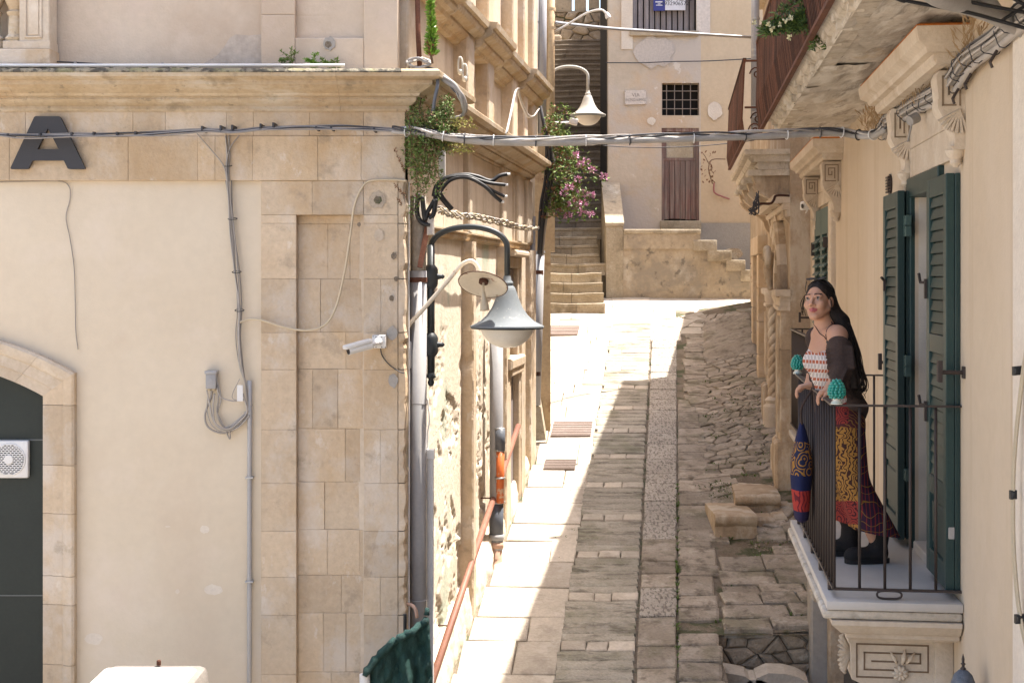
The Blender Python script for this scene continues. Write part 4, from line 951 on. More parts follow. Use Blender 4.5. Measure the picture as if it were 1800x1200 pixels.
# --- bell shaped street lamp, the near one
def bell_lamp(loc, label, post=True, shade_m=M_LAMPG, post_m=M_LAMPD):
    t = thing('street_lamp', loc, label, 'street lamp', 'bell shaped street lamps'); o = Vector(loc)
    A = lambda x, z, y=0: o + Vector((x, y, z))
    if post:
        mb = MB(); mb.tube([A(0, .06), A(0, 1.0)], .028, 14); mb.build('pole', post_m, t, True)
        mb = MB(); mb.lathe([(0, -.03), (.018, -.022), (.026, 0), (.018, .02), (.022, .03), (.040, .04), (.030, .055), (.028, .07)], A(0, 0), 14); mb.build('finial', post_m, t, True)
        for z in (.275, .77):
            mb = MB(); mb.lathe([(.028, -.09), (.046, -.07), (.052, -.05), (.052, .05), (.046, .065), (.03, .085)], A(0, z), 10); mb.tube([A(.04, z), A(.075, z), A(.09, z)], [.024, .018, .016], 10); mb.tube([A(.085, z), A(.10, z)], [.02, .006], 10); mb.build('pole_bracket', post_m, t, 40)
            mb = MB(); mb.box(Frame(A(-.10, z), (1, 0, 0), (0, 0, 1), (0, -1, 0)), -.06, .08, -.02, .02, -.012, .012, .002); mb.build('wall_strap', M_RUST, t)
    arc = [A(0, .92)] + [A(.2775 - .2775 * math.cos(math.pi * k / 22), .98 + .152 * math.sin(math.pi * k / 22) ** .92) for k in range(23)] + [A(.555, .74)]
    mb = MB(); mb.tube(arc, .0215, 14); mb.build('arch', shade_m if not post else post_m, t, True)
    c = A(.555, 0)
    mb = MB(); mb.lathe([(.03, .70), (.042, .705), (.046, .725), (.03, .745), (.026, .775)], c, 16); mb.build('neck_collar', shade_m, t, 40)
    pr = [(.262, .398), (.269, .402), (.268, .412), (.240, .424), (.195, .448), (.150, .490), (.112, .545), (.085, .610), (.066, .665), (.056, .690), (.045, .702), (.02, .706)]
    mb = MB(); mb.lathe([(.17, .40)] + pr, c, 40); mb.build('shade', shade_m, t, 60)
    mb = MB(); mb.lathe([(.20, .386), (.262, .390), (.268, .396), (.262, .401), (.2, .401)], c, 40); mb.build('shade_rim', post_m if post else M_LAMPG, t, 40)
    mb = MB(); mb.lathe([(.02, .252), (.06, .256), (.105, .275), (.145, .305), (.178, .345), (.196, .386), (.19, .392)], c, 36); mb.build('bowl', M_BOWL, t, 60)
    return t
lamp = bell_lamp(PP(757.5, 672, 10.35), 'nearest grey bell street lamp on a tall arched black pole')
# --- security camera on the pilaster
t = thing('security_camera', FP(650, 612, .05), 'white bullet security camera on a square plate on the pilaster', 'camera')
mb = MB(); mb.rbox(F, Fx(656), Fx(680), Fz(611), Fz(588), .028, .085, .006); mb.build('back_box', M_WHITEP, t, 40)
mb = MB()
for x, y in ((658, 590), (663, 591), (673, 591), (679, 590), (658, 609.5), (663, 609), (673, 609), (679, 609.5)): mb.lathe([(.004, 0), (.004, .003)], FP(x, y, .085), 6, F.n)
mb.build('screws', M_BLACK, t)
mb = MB(); mb.lathe([(.030, 0), (.030, .012), (.020, .02), (.016, .05)], FP(667, 600, .085), 14, F.n); mb.tube([FP(666, 600, .12), FP(661, 602, .17), FP(655, 604, .19)], [.02, .018, .016], 10); mb.build('camera_arm', M_WHITEP, t, 40)
cd = (FP(618, 613, .27) - FP(655, 603, .19)).normalized()
mb = MB(); mb.tube([FP(657, 603.5, .185), FP(620, 613, .265)], .030, 14); mb.build('camera_body', M_WHITEP, t, 40)
mb = MB(); up = Vector((0, 0, 1)); sd = cd.cross(up).normalized(); u2 = sd.cross(cd); q = Frame(FP(656, 603, .19), cd, u2, sd)
mb.rbox(q, -.01, .195, .012, .042, -.034, .034, .01); mb.build('sun_shield', M_WHITEP, t, 40)
mb = MB(); mb.tube([FP(620.3, 613, .264), FP(619.2, 613.2, .2665)], .026, 14); mb.build('lens', M_BLACK, t)
cable([FP(670, 612, .05), FP(673, 625, .04), FP(685, 640, .04), FP(702, 652, .04), FP(712, 655, .06)], .004, M_CABLED, 'camera_lead', parent=t)
t = thing('meter_box', PP(714, 648, 10.2), 'pale grey plastic box behind the pipe arm at the corner', 'box')
q = Frame(PP(713, 624, 10.2), (1, 0, 0), (0, 0, 1), (0, -1, 0)); mb = MB(); mb.rbox(q, -.045, .045, -.095, .10, -.06, .03, .008); mb.build('box_body', M_WHITEP, t, 40); mb = MB(); mb.rbox(q, -.042, .042, -.09, .095, .031, .04, .004); mb.build('box_lid', M_WHITEP, t, 40)
# --- second pipe in the alley with its orange length
YP = 14.25
t = thing('mended_drainpipe', P(873, 1010, YP), 'grey drainpipe mended with dark and orange lengths behind the lamp', 'pipe')
def seg(px, y0, y1, r, mt, name, px2=None):
    mb = MB(); mb.tube([P(px, y0, YP), P(px2 or px, y1, YP)], r, 18); return mb.build(name, mt, t, True)
seg(872.5, 570, 965, .068, M_PIPE, 'pipe'); seg(877.5, 752, 790, .050, M_PIPED, 'dark_joint').location += Vector((.01, -.06, 0))
seg(877.5, 788, 882, .040, M_ORANGE, 'orange_pipe').location += Vector((.01, -.06, 0)); seg(872.5, 884, 950, .072, M_PIPED, 'dark_pipe')
seg(872.5, 938, 948, .078, M_PIPE, 'pipe_collar'); seg(872.5, 952, 962, .074, M_TERRA, 'terracotta_collar')
mb = MB(); mb.tube([P(871, 960, YP), P(871, 985, YP), P(875, 1006, YP - .1), P(880, 1024, YP - .25)], [.068, .066, .062, .058], 16); mb.build('elbow', M_TERRA, t, True)
for y in (752, 790, 838, 882):
    seg(877 if y < 880 else 873, y - 1.5, y + 1.5, .053 if y < 880 else .075, M_METAL, 'clip').location += Vector((.008, -.055 if y < 880 else 0, 0))
# --- red handrail
t = thing('handrail', P(840, 960, 13), 'sloping oxide red pipe handrail fixed along the rough alley wall', 'handrail')
mb = MB(); mb.tube([P(755, 1210, 11.05), P(836, 968, 13.2), P(911, 748, 15.9)], .030, 12); mb.build('rail', M_HANDR, t, True)
for px, py, Y in ((792, 1099, 11.95), (833, 976, 13.1), (868, 875, 14.2), (898, 787, 15.4)):
    mb = MB(); p = P(px, py, Y); mb.tube([p, p + Vector((-.28, .02, .0))], .008, 6); mb.build('rail_bracket', M_RUST, t)
# --- thin pipes at the end of the palazzo, and the buttress
t = thing('end_pipes', P(946, 700, 18), 'pair of tall thin grey pipes at the far end of the palazzo', 'pipes')
mb = MB(); mb.tube([P(936, 380, 17.45), P(934, 800, 17.45)], .038, 12); mb.build('thin_pipe', M_PIPE, t, True)
mb = MB(); mb.tube([P(949, 443, 18.0), P(942, 712, 18.0)], .060, 14); mb.build('thick_pipe', M_PIPE, t, True)
mb = MB(); mb.lathe([(.066, 0), (.066, .03)], P(949, 445, 18.0), 14); mb.build('pipe_mouth', M_PIPE, t, 40)
for y in (482, 660): mb = MB(); mb.lathe([(.067, 0), (.067, .05)], P(948 - (y - 443) * .026, y, 18.0), 14); mb.build('rusty_clip', M_RUST, t, 40)
t = thing('buttress', st(.25, 18.4), 'sloped stone buttress at the foot of the grey end pipes', 'buttress')
mb = MB(); mb.prism([Vector((x, 18.0, z)) for x, z in ((.22, -2.3), (.47, -2.3), (.36, -1.62), (.22, -1.60))], (.06, 1.7, .30)); mb.build('buttress_stone', M_STEP, t)
# --- neighbour beyond the palazzo
NB = thing('neighbour_house', (-1, 20, zs(20)), 'ochre house beyond the palazzo, showing only its pilastered edge', 'building')
mb = MB(); mb.box(WORLD, -6, .44, 18.45, 24.6, -2.2, 7.0); mb.build('house_wall', M_SIDE_UP, NB)
mb = MB(); mb.box(WORLD, .30, .555, 18.42, 18.9, .35, 7.0); mb.box(WORLD, .30, .50, 18.42, 24.5, -2.2, .35); mb.build('edge_pilaster', M_OCHPIPE, NB)
t = thing('ochre_downpipe', P(970, 300, 18.3), 'ochre painted downpipe on the pilaster beneath the roadside spotlight', 'pipe')
mb = MB(); mb.tube([P(970, -80, 18.32), P(968, 270, 18.32)], .045, 12); mb.build('pipe', M_OCHPIPE, t, True)
for y in (20, 53): mb = MB(); mb.lathe([(.052, 0), (.052, .04)], P(970, y, 18.32), 12); mb.build('pipe_joint', M_OCHPIPE, t, 40)
t = thing('upper_pipes', P(946, 100, 17.7), 'two grey pipes side by side rising past the upper cornice end', 'pipes')
for px, r in ((944.5, .032), (955, .05)):
    mb = MB(); mb.tube([P(px, -80, 17.75), P(px - 2, 235, 17.75)], r, 12); mb.build('pipe', M_PIPE, t, True)
for y in (42, 95, 170): mb = MB(); mb.lathe([(.037, 0), (.037, .03)], P(944, y, 17.75), 12); mb.build('pipe_joint', M_PIPE, t, 40)
far = bell_lamp(P(965, 283, 21.2), 'distant pale bell street lamp in front of the dark stairway', False, M_LAMPW)
far.location = P(968, 0, 21.2) * 1.0; far.location.z = P(0, 117, 21.2).z - 1.132
mb = MB(); pts = smooth_path([P(974, 57, 18.4), P(1000, 42, 18.2), P(1030, 24, 18.0), P(1050, 18, 17.9), P(1060, 19, 17.9), P(1066, 25, 17.9)], 6)
t = thing('spotlight', pts[0], 'small white spotlight on a long thin arm high by the downpipe', 'lamp'); mb.tube(pts, .014, 8); mb.build('arm', M_WHITEP, t, True)
mb = MB(); mb.lathe([(.018, .03), (.03, 0), (.038, -.03), (.036, -.05), (0, -.055)], P(1067, 26, 17.9), 12, (-.4, 0, .9)); mb.build('lamp_head', M_WHITEP, t, 40)
t = thing('cctv_arm', P(975, 217, 19), 'white camera on a short horizontal arm below the distant lamp', 'camera')
mb = MB(); mb.tube([P(965, 217, 19), P(1000, 216, 19)], .02, 8); mb.build('arm', M_WHITEP, t, True); mb = MB(); q = Frame(P(1008, 214, 19), Vector((.9, -.2, -.25)).normalized(), (0, 1, 0), (.25, 0, .9)); mb.rbox(q, -.06, .06, -.05, .05, -.045, .045, .012); mb.build('camera_head', M_WHITEP, t, 40)
# insulators
for k, (px, py) in enumerate(((809, 116), (817, 128))):
    t = thing('insulator', P(px, py, 11.55), ('upper' if k == 0 else 'lower') + ' oval white porcelain insulator hooked on the side frieze', 'insulator', 'porcelain insulators on the side frieze')
    mb = MB(); mb.tube([P(px + 3.8 * math.cos(a), py + 15 * math.sin(a), 11.55) for a in [6.283 * i / 20 for i in range(20)]], .009, 8, closed=True); mb.build('ring', M_CERW, t, True)
    mb = MB(); mb.lathe([(.006, -.02), (.02, -.01), (.02, .02), (.006, .03)], P(px, py - 1 + 13, 11.55), 10); mb.build('knob', M_CERW, t, True)
# vertical rust pipe above the cornice
mb = MB(); mb.tube([P(733, -60, 10.1), P(735, 60, 10.1), P(738, 122, 10.1)], .018, 10); mb.build('rust_pipe', M_RUST, None, True, 'slim rust brown pipe standing on the corner of the cornice', 'pipe')
t = thing('coiled_cables', P(740, 110, 9.95), 'tangle of grey cables coiled round the rust brown pipe', 'cables')
for k in range(6): cable([P(735 + 22 * math.cos(a + k) * U(.6, 1.1), 112 + 8 * math.sin(a + k) + U(-3, 3), 10.0 + .12 * math.sin(a)) for a in [i * .9 for i in range(8)]], .009, M_CABLE, 'cable_strand', parent=t)
# --- corner loop of conduit, thick cable over the alley
YC = 9.72
t = thing('overhead_conduit', P(1000, 243, YC), 'thick grey conduit strung across the alley between the two houses', 'conduit')
main = smooth_path([P(690, 232, 9.8), P(725, 234, YC), P(760, 238, YC), P(800, 244, YC), P(850, 248, YC), P(930, 250, YC), P(1030, 249, YC), P(1120, 247, YC), P(1250, 243, YC), P(1340, 240, YC + .05), P(1420, 236, YC + .1), P(1470, 234, YC + .1), P(1505, 239, YC + .1), P(1535, 239, YC - .05), P(1556, 228, YC - .3)], 8)
mb = MB(); mb.tube(main, [.014 + .012 * min(1, max(0, (i - 10) / 14)) if i < 26 else (.028 if 24 < i < 50 else .021) for i in range(len(main))], 12); mb.build('conduit', M_CONDUIT, t, True)
for k in range(4):
    mb = MB(); pts = [p + Vector((0, -.035 * math.sin(i * .22 + k * 1.6), .024 + .014 * math.cos(i * .3 + k * 1.4))) for i, p in enumerate(main)]; mb.tube(pts, .0065 if k < 3 else .009, 6); mb.build('wire', M_CABLED if k < 2 else M_CABLE, t, True)
for i in range(6, len(main) - 2, 7):
    mb = MB(); d = (main[i + 1] - main[i]).normalized(); x_ = d.orthogonal().normalized(); y_ = d.cross(x_); mb.tube([main[i] + Vector((0, 0, .008)) + (x_ * math.cos(a) + y_ * math.sin(a)) * .036 for a in [6.283 * j / 14 for j in range(14)]], .0045, 5, closed=True); mb.build('cable_tie', M_CABLED if i % 2 else M_WHITEP, t, True)
t = thing('conduit_loop', P(815, 190, 9.9), 'grey conduit curling round the cornice corner through the plants', 'conduit')
lp = smooth_path([P(742, 121, 9.95), P(765, 126, 9.85), P(790, 145, 9.8), P(808, 168, 9.8), P(818, 190, 9.85), P(812, 205, 9.9), P(790, 213, 9.95), P(768, 220, 10.0), P(735, 228, 9.95)], 8)
for k in range(4): mb = MB(); mb.tube([p + Vector((.012 * math.sin(i * .3 + k * 1.6), 0, .014 * math.cos(i * .27 + k * 1.6))) for i, p in enumerate(lp)], .013 if k < 2 else .006, 8); mb.build('conduit', M_CONDUIT if k != 3 else M_CABLED, t, True)
cable([P(769, 128, 9.8), P(769, 150, 9.75), P(764, 175, 9.75), P(760, 205, 9.78)], .013, M_PIPED, 'grey_drop', parent=t)
t = thing('black_cables', P(800, 330, 10.25), 'cut black power cables sticking out beside the hanging plants', 'cables')
for q, r in (([(762, 345), (768, 325), (785, 312), (815, 307), (838, 310), (862, 318), (893, 306)][:6] + [(878, 309), (892, 306)], .016), ([(764, 350), (775, 318), (815, 309), (840, 316), (862, 322), (888, 325)], .014), ([(766, 352), (780, 316), (818, 311), (845, 322), (866, 335), (887, 345)], .013), ([(768, 346), (790, 318), (820, 312), (850, 326), (868, 343), (881, 354)], .015), ([(771, 338), (780, 352), (794, 368)], .022)):
    cable([P(x, y, 10.2 + .02 * i) for i, (x, y) in enumerate(q)], r, M_BLACK, 'cable', parent=t)
for x, y in ((893, 306), (889, 325), (888, 345), (882, 355)): mb = MB(); mb.tube([P(x - 1, y, 10.31), P(x + 4, y, 10.31)], .009, 8); mb.build('cut_end', M_WHITEP, t)
for q in ([(735, 340), (733, 372), (740, 390), (756, 396)], [(742, 345), (747, 385), (752, 372), (764, 352)], [(766, 350), (762, 376), (754, 384)]): cable([P(x, y, 10.08) for x, y in q], .018, M_BLACK, 'cable', parent=t)
t = thing('twisted_cables', P(860, 395, 12), 'pale twisted cables sagging along the side wall under the frieze', 'cables')
tw = smooth_path([P(770, 368, 10.9), P(800, 378, 11.5), P(840, 382, 12.4), P(880, 391, 13.6), P(915, 400, 15.2), P(945, 402, 17.3)], 10)
for k in range(5): mb = MB(); mb.tube([p + Vector((.02 * math.sin(i * .55 + k * 1.3), 0, .022 * math.cos(i * .5 + k * 1.3))) + Vector((nz(i * .4, k), nz(i * .5, k + 3), nz(i * .45, k + 7))) * .02 for i, p in enumerate(tw)], .008, 6); mb.build('cable_strand', M_CABLEB if k % 2 else M_CABLE, t, True)
t = thing('vee_cable', P(890, 200, 14), 'white cable looped over a hook in a steep vee on the side frieze', 'cable')
for q in ([(889, 236, 13.2), (896, 205, 13.4), (905, 163, 13.8), (910, 158, 13.9)], [(910, 158, 13.9), (915, 180, 14.4), (926, 203, 15), (936, 206, 15.8), (946, 193, 16.6)]):
    for k in range(2): cable([P(x, y, Y) + Vector((.012 * k, 0, .012 * k)) for x, y, Y in q], .007, M_CABLE if k else M_WHITEP, 'cable_strand', parent=t)
t = thing('end_cables', P(965, 330, 17.6), 'thick tangle of grey cables falling down the palazzo end corner', 'cables')
for k in range(9):
    q = [(946 + k * .6, 170, 17.6), (950, 190, 17.55), (955, 215, 17.5), (963 + (k - 4) * .8, 245, 17.5), (967 + (k - 4) * 1.6, 280, 17.5), (966 + (k - 4) * 2.0, 320, 17.5), (958 + (k - 4) * 1.8, 360, 17.6), (953 + (k - 4) * 1.2, 400, 17.7), (950 + (k - 4) * .8, 446, 17.9)]
    cable([P(x + 1.6 * nz(i, k), y, Y + .02 * (k % 3)) for i, (x, y, Y) in enumerate(q)], U(.009, .022), M_CABLE if k % 3 else M_CABLED, 'cable_strand', parent=t, seg=6)
# --- green netting on a fence post
t = thing('shade_net', P(700, 1200, 9.5), 'crumpled dark green shade net draped over a white fence post', 'netting')
def net(s, q):
    topx = 641 + (754 - 641) * s; topy = 1186 - 108 * s ** .85 - 7 * math.sin(s * 5)
    bx = 648 + (768 - 648) * s
    px = topx + (bx - topx) * q ** .8; py = topy + (1420 - topy) * q
    f = .04 * math.sin(s * 17 + q * 3) + .03 * math.sin(s * 31 - q * 9) + .06 * noise.fractal(Vector((s * 7, q * 12, 4)), .8, 2.1, 5)
    return P(px, py, 9.52 - (1 - s) * .25) + Vector((0, f * (0.3 + q), 0))
mb = MB(); mb.grid(net, 90, 80); n_ = mb.build('net_sheet', M_NET, t, True); md = n_.modifiers.new('thickness', 'SOLIDIFY'); md.thickness = .004
mb = MB(); mb.tube([net(k / 24, .004) + Vector((0, -.015, .006 * math.sin(k * 2))) for k in range(25)], [.016 + .014 * abs(math.sin(k * 1.3)) for k in range(25)], 8); mb.build('rolled_hem', M_NET, t, True)
mb = MB(); mb.tube([P(750, 1080, 9.5), P(751, 1068, 9.5)], [.02, .014], 8); mb.build('net_knot', M_NET, t, True)
mb = MB(); mb.tube([P(712, 1078, 9.53), P(712, 1420, 9.53)], .012, 8); mb.build('net_pole', M_BLACK, t)
mb = MB(); mb.tube([P(641, 1184, 9.3), P(645, 1420, 9.3)], .035, 12); mb.build('fence_post', M_WHITEP, t, 40)
t = thing('bent_strap', P(722, 1065, 10.05), 'small bent rusty strap on the corner above the net', 'bracket')
mb = MB(); q = [P(710, 1062, 10.05), P(722, 1062, 10.0), P(730, 1070, 9.95), P(733, 1085, 9.95)]; mb.tube(smooth_path(q, 5), .012, 6); mb.build('strap', M_TERRA, t, True)
# --- white stone pier in the square
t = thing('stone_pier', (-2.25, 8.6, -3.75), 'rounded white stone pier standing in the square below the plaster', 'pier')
mb = MB(); mb.rbox(WORLD, -2.53, -1.905, 8.2, 8.96, -3.75, -2.422, .05); mb.build('added_pier_shade_ledge', mat('pier_shade_grey', (.17, .15, .135), (.24, .215, .19), rnd=0, scale=5, bump=.4), t, 40); mb = MB(); mb.rbox(WORLD, -2.535, -1.945, 8.18, 8.84, -2.50, -2.405, .035); mb.build('pier_block', mat('worn_white_stone', (.60, .565, .54), (.50, .46, .44), rnd=0, scale=5, bump=.3, stains=[((.3, .26, .22), 9, .62, .7, None, .6)]), t, 40)  # grey base ledge added, its colour standing for the shade band round the top
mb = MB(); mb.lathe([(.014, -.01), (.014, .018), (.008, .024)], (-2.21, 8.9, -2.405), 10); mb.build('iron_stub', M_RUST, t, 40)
# ================================================================== LONG STAIRWAY
STAIR = thing('stairway', (1.1, 25, zs(25)), None, None, kind='structure')
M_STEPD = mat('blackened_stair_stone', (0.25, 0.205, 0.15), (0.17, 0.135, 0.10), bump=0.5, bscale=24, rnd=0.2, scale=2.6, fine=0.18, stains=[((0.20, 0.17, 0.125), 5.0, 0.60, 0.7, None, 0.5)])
RISE, TREAD, NST = .178, .335, 39
Z0 = zs(25.0) + .02
for k in range(NST):
    y0 = 25.0 + k * TREAD; z1 = Z0 + RISE * (k + 1); xl = .50 - .004 * k; xr = 1.64 if k < 8 else .0668 * y0
    if k == 4: xr = 1.95
    cuts = [xl] + ([xl + (xr - xl) * U(.35, .62)] if k < 16 else [xl + (xr - xl) * U(.3, .7)]) + [xr]
    for a, c in zip(cuts, cuts[1:]):
        mb = MB(); n = 5; vs = []
        prof = [(.02, z1 - RISE - .05), (.018, z1 - .06), (0, z1 - .045), (0, z1 - .008), (.012, z1), (TREAD + .03, z1 - .004), (TREAD + .03, z1 - RISE - .05)]; m = len(prof)
        for i in range(n + 1):
            x = a + .004 + (c - a - .008) * i / n
            w_ = .012 * nz(x * 3, k * 1.7) - .018 * math.exp(-((x - 1.1) / .3) ** 2)
            for d, z in prof: vs.append(Vector((x, y0 + d + .008 * nz(x * 5, k * 3, z * 9), z + (w_ if z > z1 - .1 else 0))))
        fs = [[i * m + j, (i + 1) * m + j, (i + 1) * m + (j + 1) % m, i * m + (j + 1) % m] for i in range(n) for j in range(m)] + [list(range(m)), [n * m + j for j in range(m)][::-1]]
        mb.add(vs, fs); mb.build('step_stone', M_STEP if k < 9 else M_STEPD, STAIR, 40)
ZT, YT = Z0 + RISE * NST, 25 + NST * TREAD
mb = MB(); mb.box(WORLD, -3, 8, YT - .05, YT + 12, ZT - 6, ZT - .03); mb.build('landing', M_STEP, STAIR)
# rubble wall and slotted parapet across the head of the stairs
TW = thing('rubble_wall', (1.2, YT + 1.2, ZT), 'rubble wall with a slotted plaster parapet at the head of the stairway', 'wall')
yw = YT + 1.6; kx = lambda px: (px - 900) / FPX * yw; kz = lambda py: (490 - py) / FPX * yw
mb = MB(); mb.box(WORLD, -1.5, 5, yw + .02, yw + .6, ZT - .2, kz(22)); mb.build('wall_core', M_MORTAR, TW)
WFt = Frame((0, yw + .02, 0), (1, 0, 0), (0, 0, 1), (0, -1, 0))
wp = poisson(lambda x, v: True, kx(965), kx(1085), ZT - .2, kz(22), lambda x, v: .19 + .16 * abs(nz(x * 2, v * 2)), 900)
for p, poly in voronoi([(x, v * 1.5) for x, v in wp], [(kx(960), (ZT - .3) * 1.5), (kx(1090), (ZT - .3) * 1.5), (kx(1090), kz(22) * 1.5), (kx(960), kz(22) * 1.5)], .012):
    mb = MB(); stone_cap(mb, [(q[0], q[1] / 1.5) for q in poly], .06 + U(-.05, .04), -.02, .03, lambda x, v, h: WFt(x, v, h)); mb.build('wall_stone', M_RUBBLE, TW)
slots = [1008, 1033, 1056]; edges = [960] + [e for s_ in slots for e in (s_ - 2.6, s_ + 2.6)] + [1100]
for a, b_ in zip(edges[::2], edges[1::2]): mb = MB(); mb.box(WORLD, kx(a), kx(b_), yw - .02, yw + .25, kz(20), kz(-60), 0); mb.build('parapet_pier', M_TERR, TW)
mb = MB(); mb.box(WORLD, kx(955), kx(1100), yw - .05, yw + .3, kz(22), kz(20)); mb.build('parapet_sill', M_STEP, TW)
mb = MB(); mb.box(WORLD, kx(940), kx(1110), yw - .02, yw + .25, kz(-60), kz(-90)); mb.build('parapet_head', M_TERR, TW)
mb = MB(); q = smooth_path([P(966, 72, YT + .1), P(975, 71, YT + .1), P(989, 76, YT + .1)], 4); mb.rbox(WORLD, .9, 1.32, YT - .1, YT + .3, ZT - .02, ZT + .17, .05); mb.build('pale_stone', M_CARVED, None, 40, 'pale rounded stone lying at the top of the dark stairs', 'stone')
# raking parapet beside the lower steps
t = thing('stair_parapet', (1.85, 26.2, .3), 'raking stone parapet between the lit steps and the terrace', 'parapet')
mb = MB(); mb.prism([Vector((1.735, y, z)) for y, z in ((26.2, zs(26)), (26.2, .97), (27.35, 1.82), (27.6, 1.86), (27.6, zs(26)))], (.315, 0, 0)); mb.build('parapet_block', M_STEP, t)
mb = MB(); mb.prism([Vector((1.72, y, z)) for y, z in ((26.18, .975), (26.18, 1.03), (27.35, 1.88), (27.35, 1.825))], (.345, 0, 0)); mb.build('parapet_coping', M_TERR, t)
mb = MB(); mb.prism([Vector((x, y, -.6)) for x, y in ((1.845, 27.62), (1.99, 27.62), (2.90, 41), (2.74, 41))], (0, 0, 9.6)); mb.build('stair_side_wall', M_TERR, None, label='tall shaded wall bounding the stairway on the house side', cat='wall')
mb = MB(); mb.box(WORLD, -.5, .47, 24.9, 40, -1.5, 9.0); mb.build('stair_side_wall', M_TERR, None, label='tall wall bounding the stairway on the neighbour side', cat='wall')
# ================================================================== TERRACE AND THE HOUSE BEHIND
TER = thing('terrace', (3, 26.2, zs(26.2)), 'stained rendered terrace with side steps before the red door', 'terrace')
yt = 26.2; tx = lambda px: (px - 900) / FPX * yt; tz = lambda py: (490 - py) / FPX * yt
def ter(s, q):
    x = tx(1066) + (tx(1345) - tx(1066)) * s
    topz = tz(405) if x < tx(1230) else (tz(423) if x < tx(1259) else tz(440) if x < tx(1284) else tz(458) if x < tx(1308) else tz(474))
    z = -.75 + (topz - .02 + .75) * q
    return Vector((x, yt + .01 + .03 * noise.fractal(Vector((x * 1.5, z * 1.5, 3)), 1, 2, 4) + .03 * (1 - q), z))
mb = MB(); mb.grid(ter, 130, 30); mb.build('terrace_face', M_TERR, TER)
mb = MB(); mb.box(WORLD, 2.06, tx(1231), 26.19, 27.3, .55, tz(405) + .0, 0, 0); mb.box(WORLD, 2.06, 5.2, 26.35, 27.3, -.8, .10); mb.build('terrace_floor', M_TERR, TER)
for (a, b_, y1, y0) in ((1218, 1260, 422, 441), (1244, 1286, 440, 459), (1276, 1310, 457, 476), (1302, 1335, 474, 494)):
    mb = MB(); mb.rbox(WORLD, tx(a), tx(b_), yt - .04, 27.28, tz(y0), tz(y1), .015); mb.build('side_step', M_STEP, TER, 40)
mb = MB(); mb.rbox(WORLD, 2.06, tx(1232), yt - .03, yt + .35, tz(411), tz(403), .02); mb.build('terrace_nosing', M_STEP, TER, 40)
mb = MB(); mb.box(WORLD, tx(1284), tx(1312), yt + .3, 27.25, tz(458), tz(436), 0); s_ = MB(); n = 10
s_.prism([Vector((tx(1277) + (tx(1312) - tx(1277)) * .5 * (1 + math.cos(a) * U(.8, 1)), yt + .25, tz(446) + .13 * math.sin(a) * U(.8, 1.1))) for a in [6.283 * i / n for i in range(n)]], (0, .3, 0)); s_.build('rough_stone', M_RUBBLE, TER)
HO = thing('house', (4, 27.4, zs(26)), 'peeling cream house with a red plank door at the top of the alley', 'building')
hx = lambda px: (px - 900) / FPX * 27.3; hz = lambda py: (490 - py) / FPX * 27.3
def hwall(u0, u1, v0, v1, mt=M_HOUSE, name='front_wall', n1=0.0):
    mb = MB(); nu, nv = max(2, int((u1 - u0) / .12)), max(2, int((v1 - v0) / .12))
    mb.grid(lambda s, q: Hf(u0 + (u1 - u0) * s, v0 + (v1 - v0) * q, n1 + .012 * noise.fractal(Vector((u0 + (u1 - u0) * s, v0 + (v1 - v0) * q, 3)), 1, 2, 4)), nu, nv); return mb
def hbox(u0, u1, v0, v1, mt, name, n0=-.5, n1=0): mb = MB(); mb.box(Hf, u0, u1, v0, v1, n0, n1); return mb.build(name, mt, HO)
DX0, DX1, DZ0, DZ1 = hx(1163), hx(1229), hz(388), hz(225); WX0, WX1, WZ0, WZ1 = hx(1164), hx(1230), hz(203), hz(146); BX0, BX1, BZ0 = hx(1112), hx(1224), hz(55)
m_ = hwall(2.02, DX0, hz(520), hz(-160)); 
mb = MB()
for (u0, u1, v0, v1) in ((1.85, BX0, -.6, 8.8), (BX0, DX0, -.6, BZ0), (DX0, DX1, -.6, DZ0), (DX0, DX1, DZ1, WZ0), (DX0, WX1, WZ1, BZ0), (DX1, WX1, DZ0 - 1.7, WZ1), (BX0, BX1, 6.6, 8.8), (WX1, hx(1232), -.6, 8.8)):
    q = hwall(u0, u1, v0, v1); mb.add(q.v, q.f)
mb.build('front_wall', M_HOUSE, HO, True)
q = hwall(hx(1232), 10, hz(400), 8.8); q.build('front_wall', M_HOUSE2, HO, True)
q = hwall(hx(1230), 10, -.8, hz(392), n1=.025); q.build('cement_dado', M_GREYREND, HO, True)
hbox(1.85, 10, -.6, 8.8, M_DARK, 'house_core', -2.5, -.30)
mb = MB(); mb.prism([Vector((x, y, -.6)) for x, y in ((1.84, 27.31), (1.86, 27.31), (1.87, 27.61), (1.85, 27.61))], (0, 0, 9.4)); mb.build('side_wall', M_HOUSE, HO)
# reveals
def reveal(u0, u1, v0, v1, d=.22, bottom=True):
    mb = MB(); mb.box(Hf, u0 - .04, u0, v0, v1, -d, -.012); mb.box(Hf, u1, u1 + .04, v0, v1, -d, -.012); mb.box(Hf, u0, u1, v1, v1 + .04, -d, -.012)
    if bottom: mb.box(Hf, u0, u1, v0 - .04, v0, -d, -.012)
    mb.build('reveal', M_HOUSE, HO)
reveal(DX0, DX1, DZ0, DZ1, .16, False); reveal(WX0, WX1, WZ0, WZ1, .28)
dr = MB(); dr.box(Hf, DX0, DX0 + .05, DZ0, DZ1, -.14, -.02, .004); dr.box(Hf, DX1 - .05, DX1, DZ0, DZ1, -.14, -.02, .004); dr.box(Hf, DX0 + .051, DX1 - .051, DZ1 - .07, DZ1, -.14, -.02, .004); dr.build('door_frame', M_REDDOOR, HO)
tzr = hz(278); pw = (DX1 - DX0 - .1) / 6
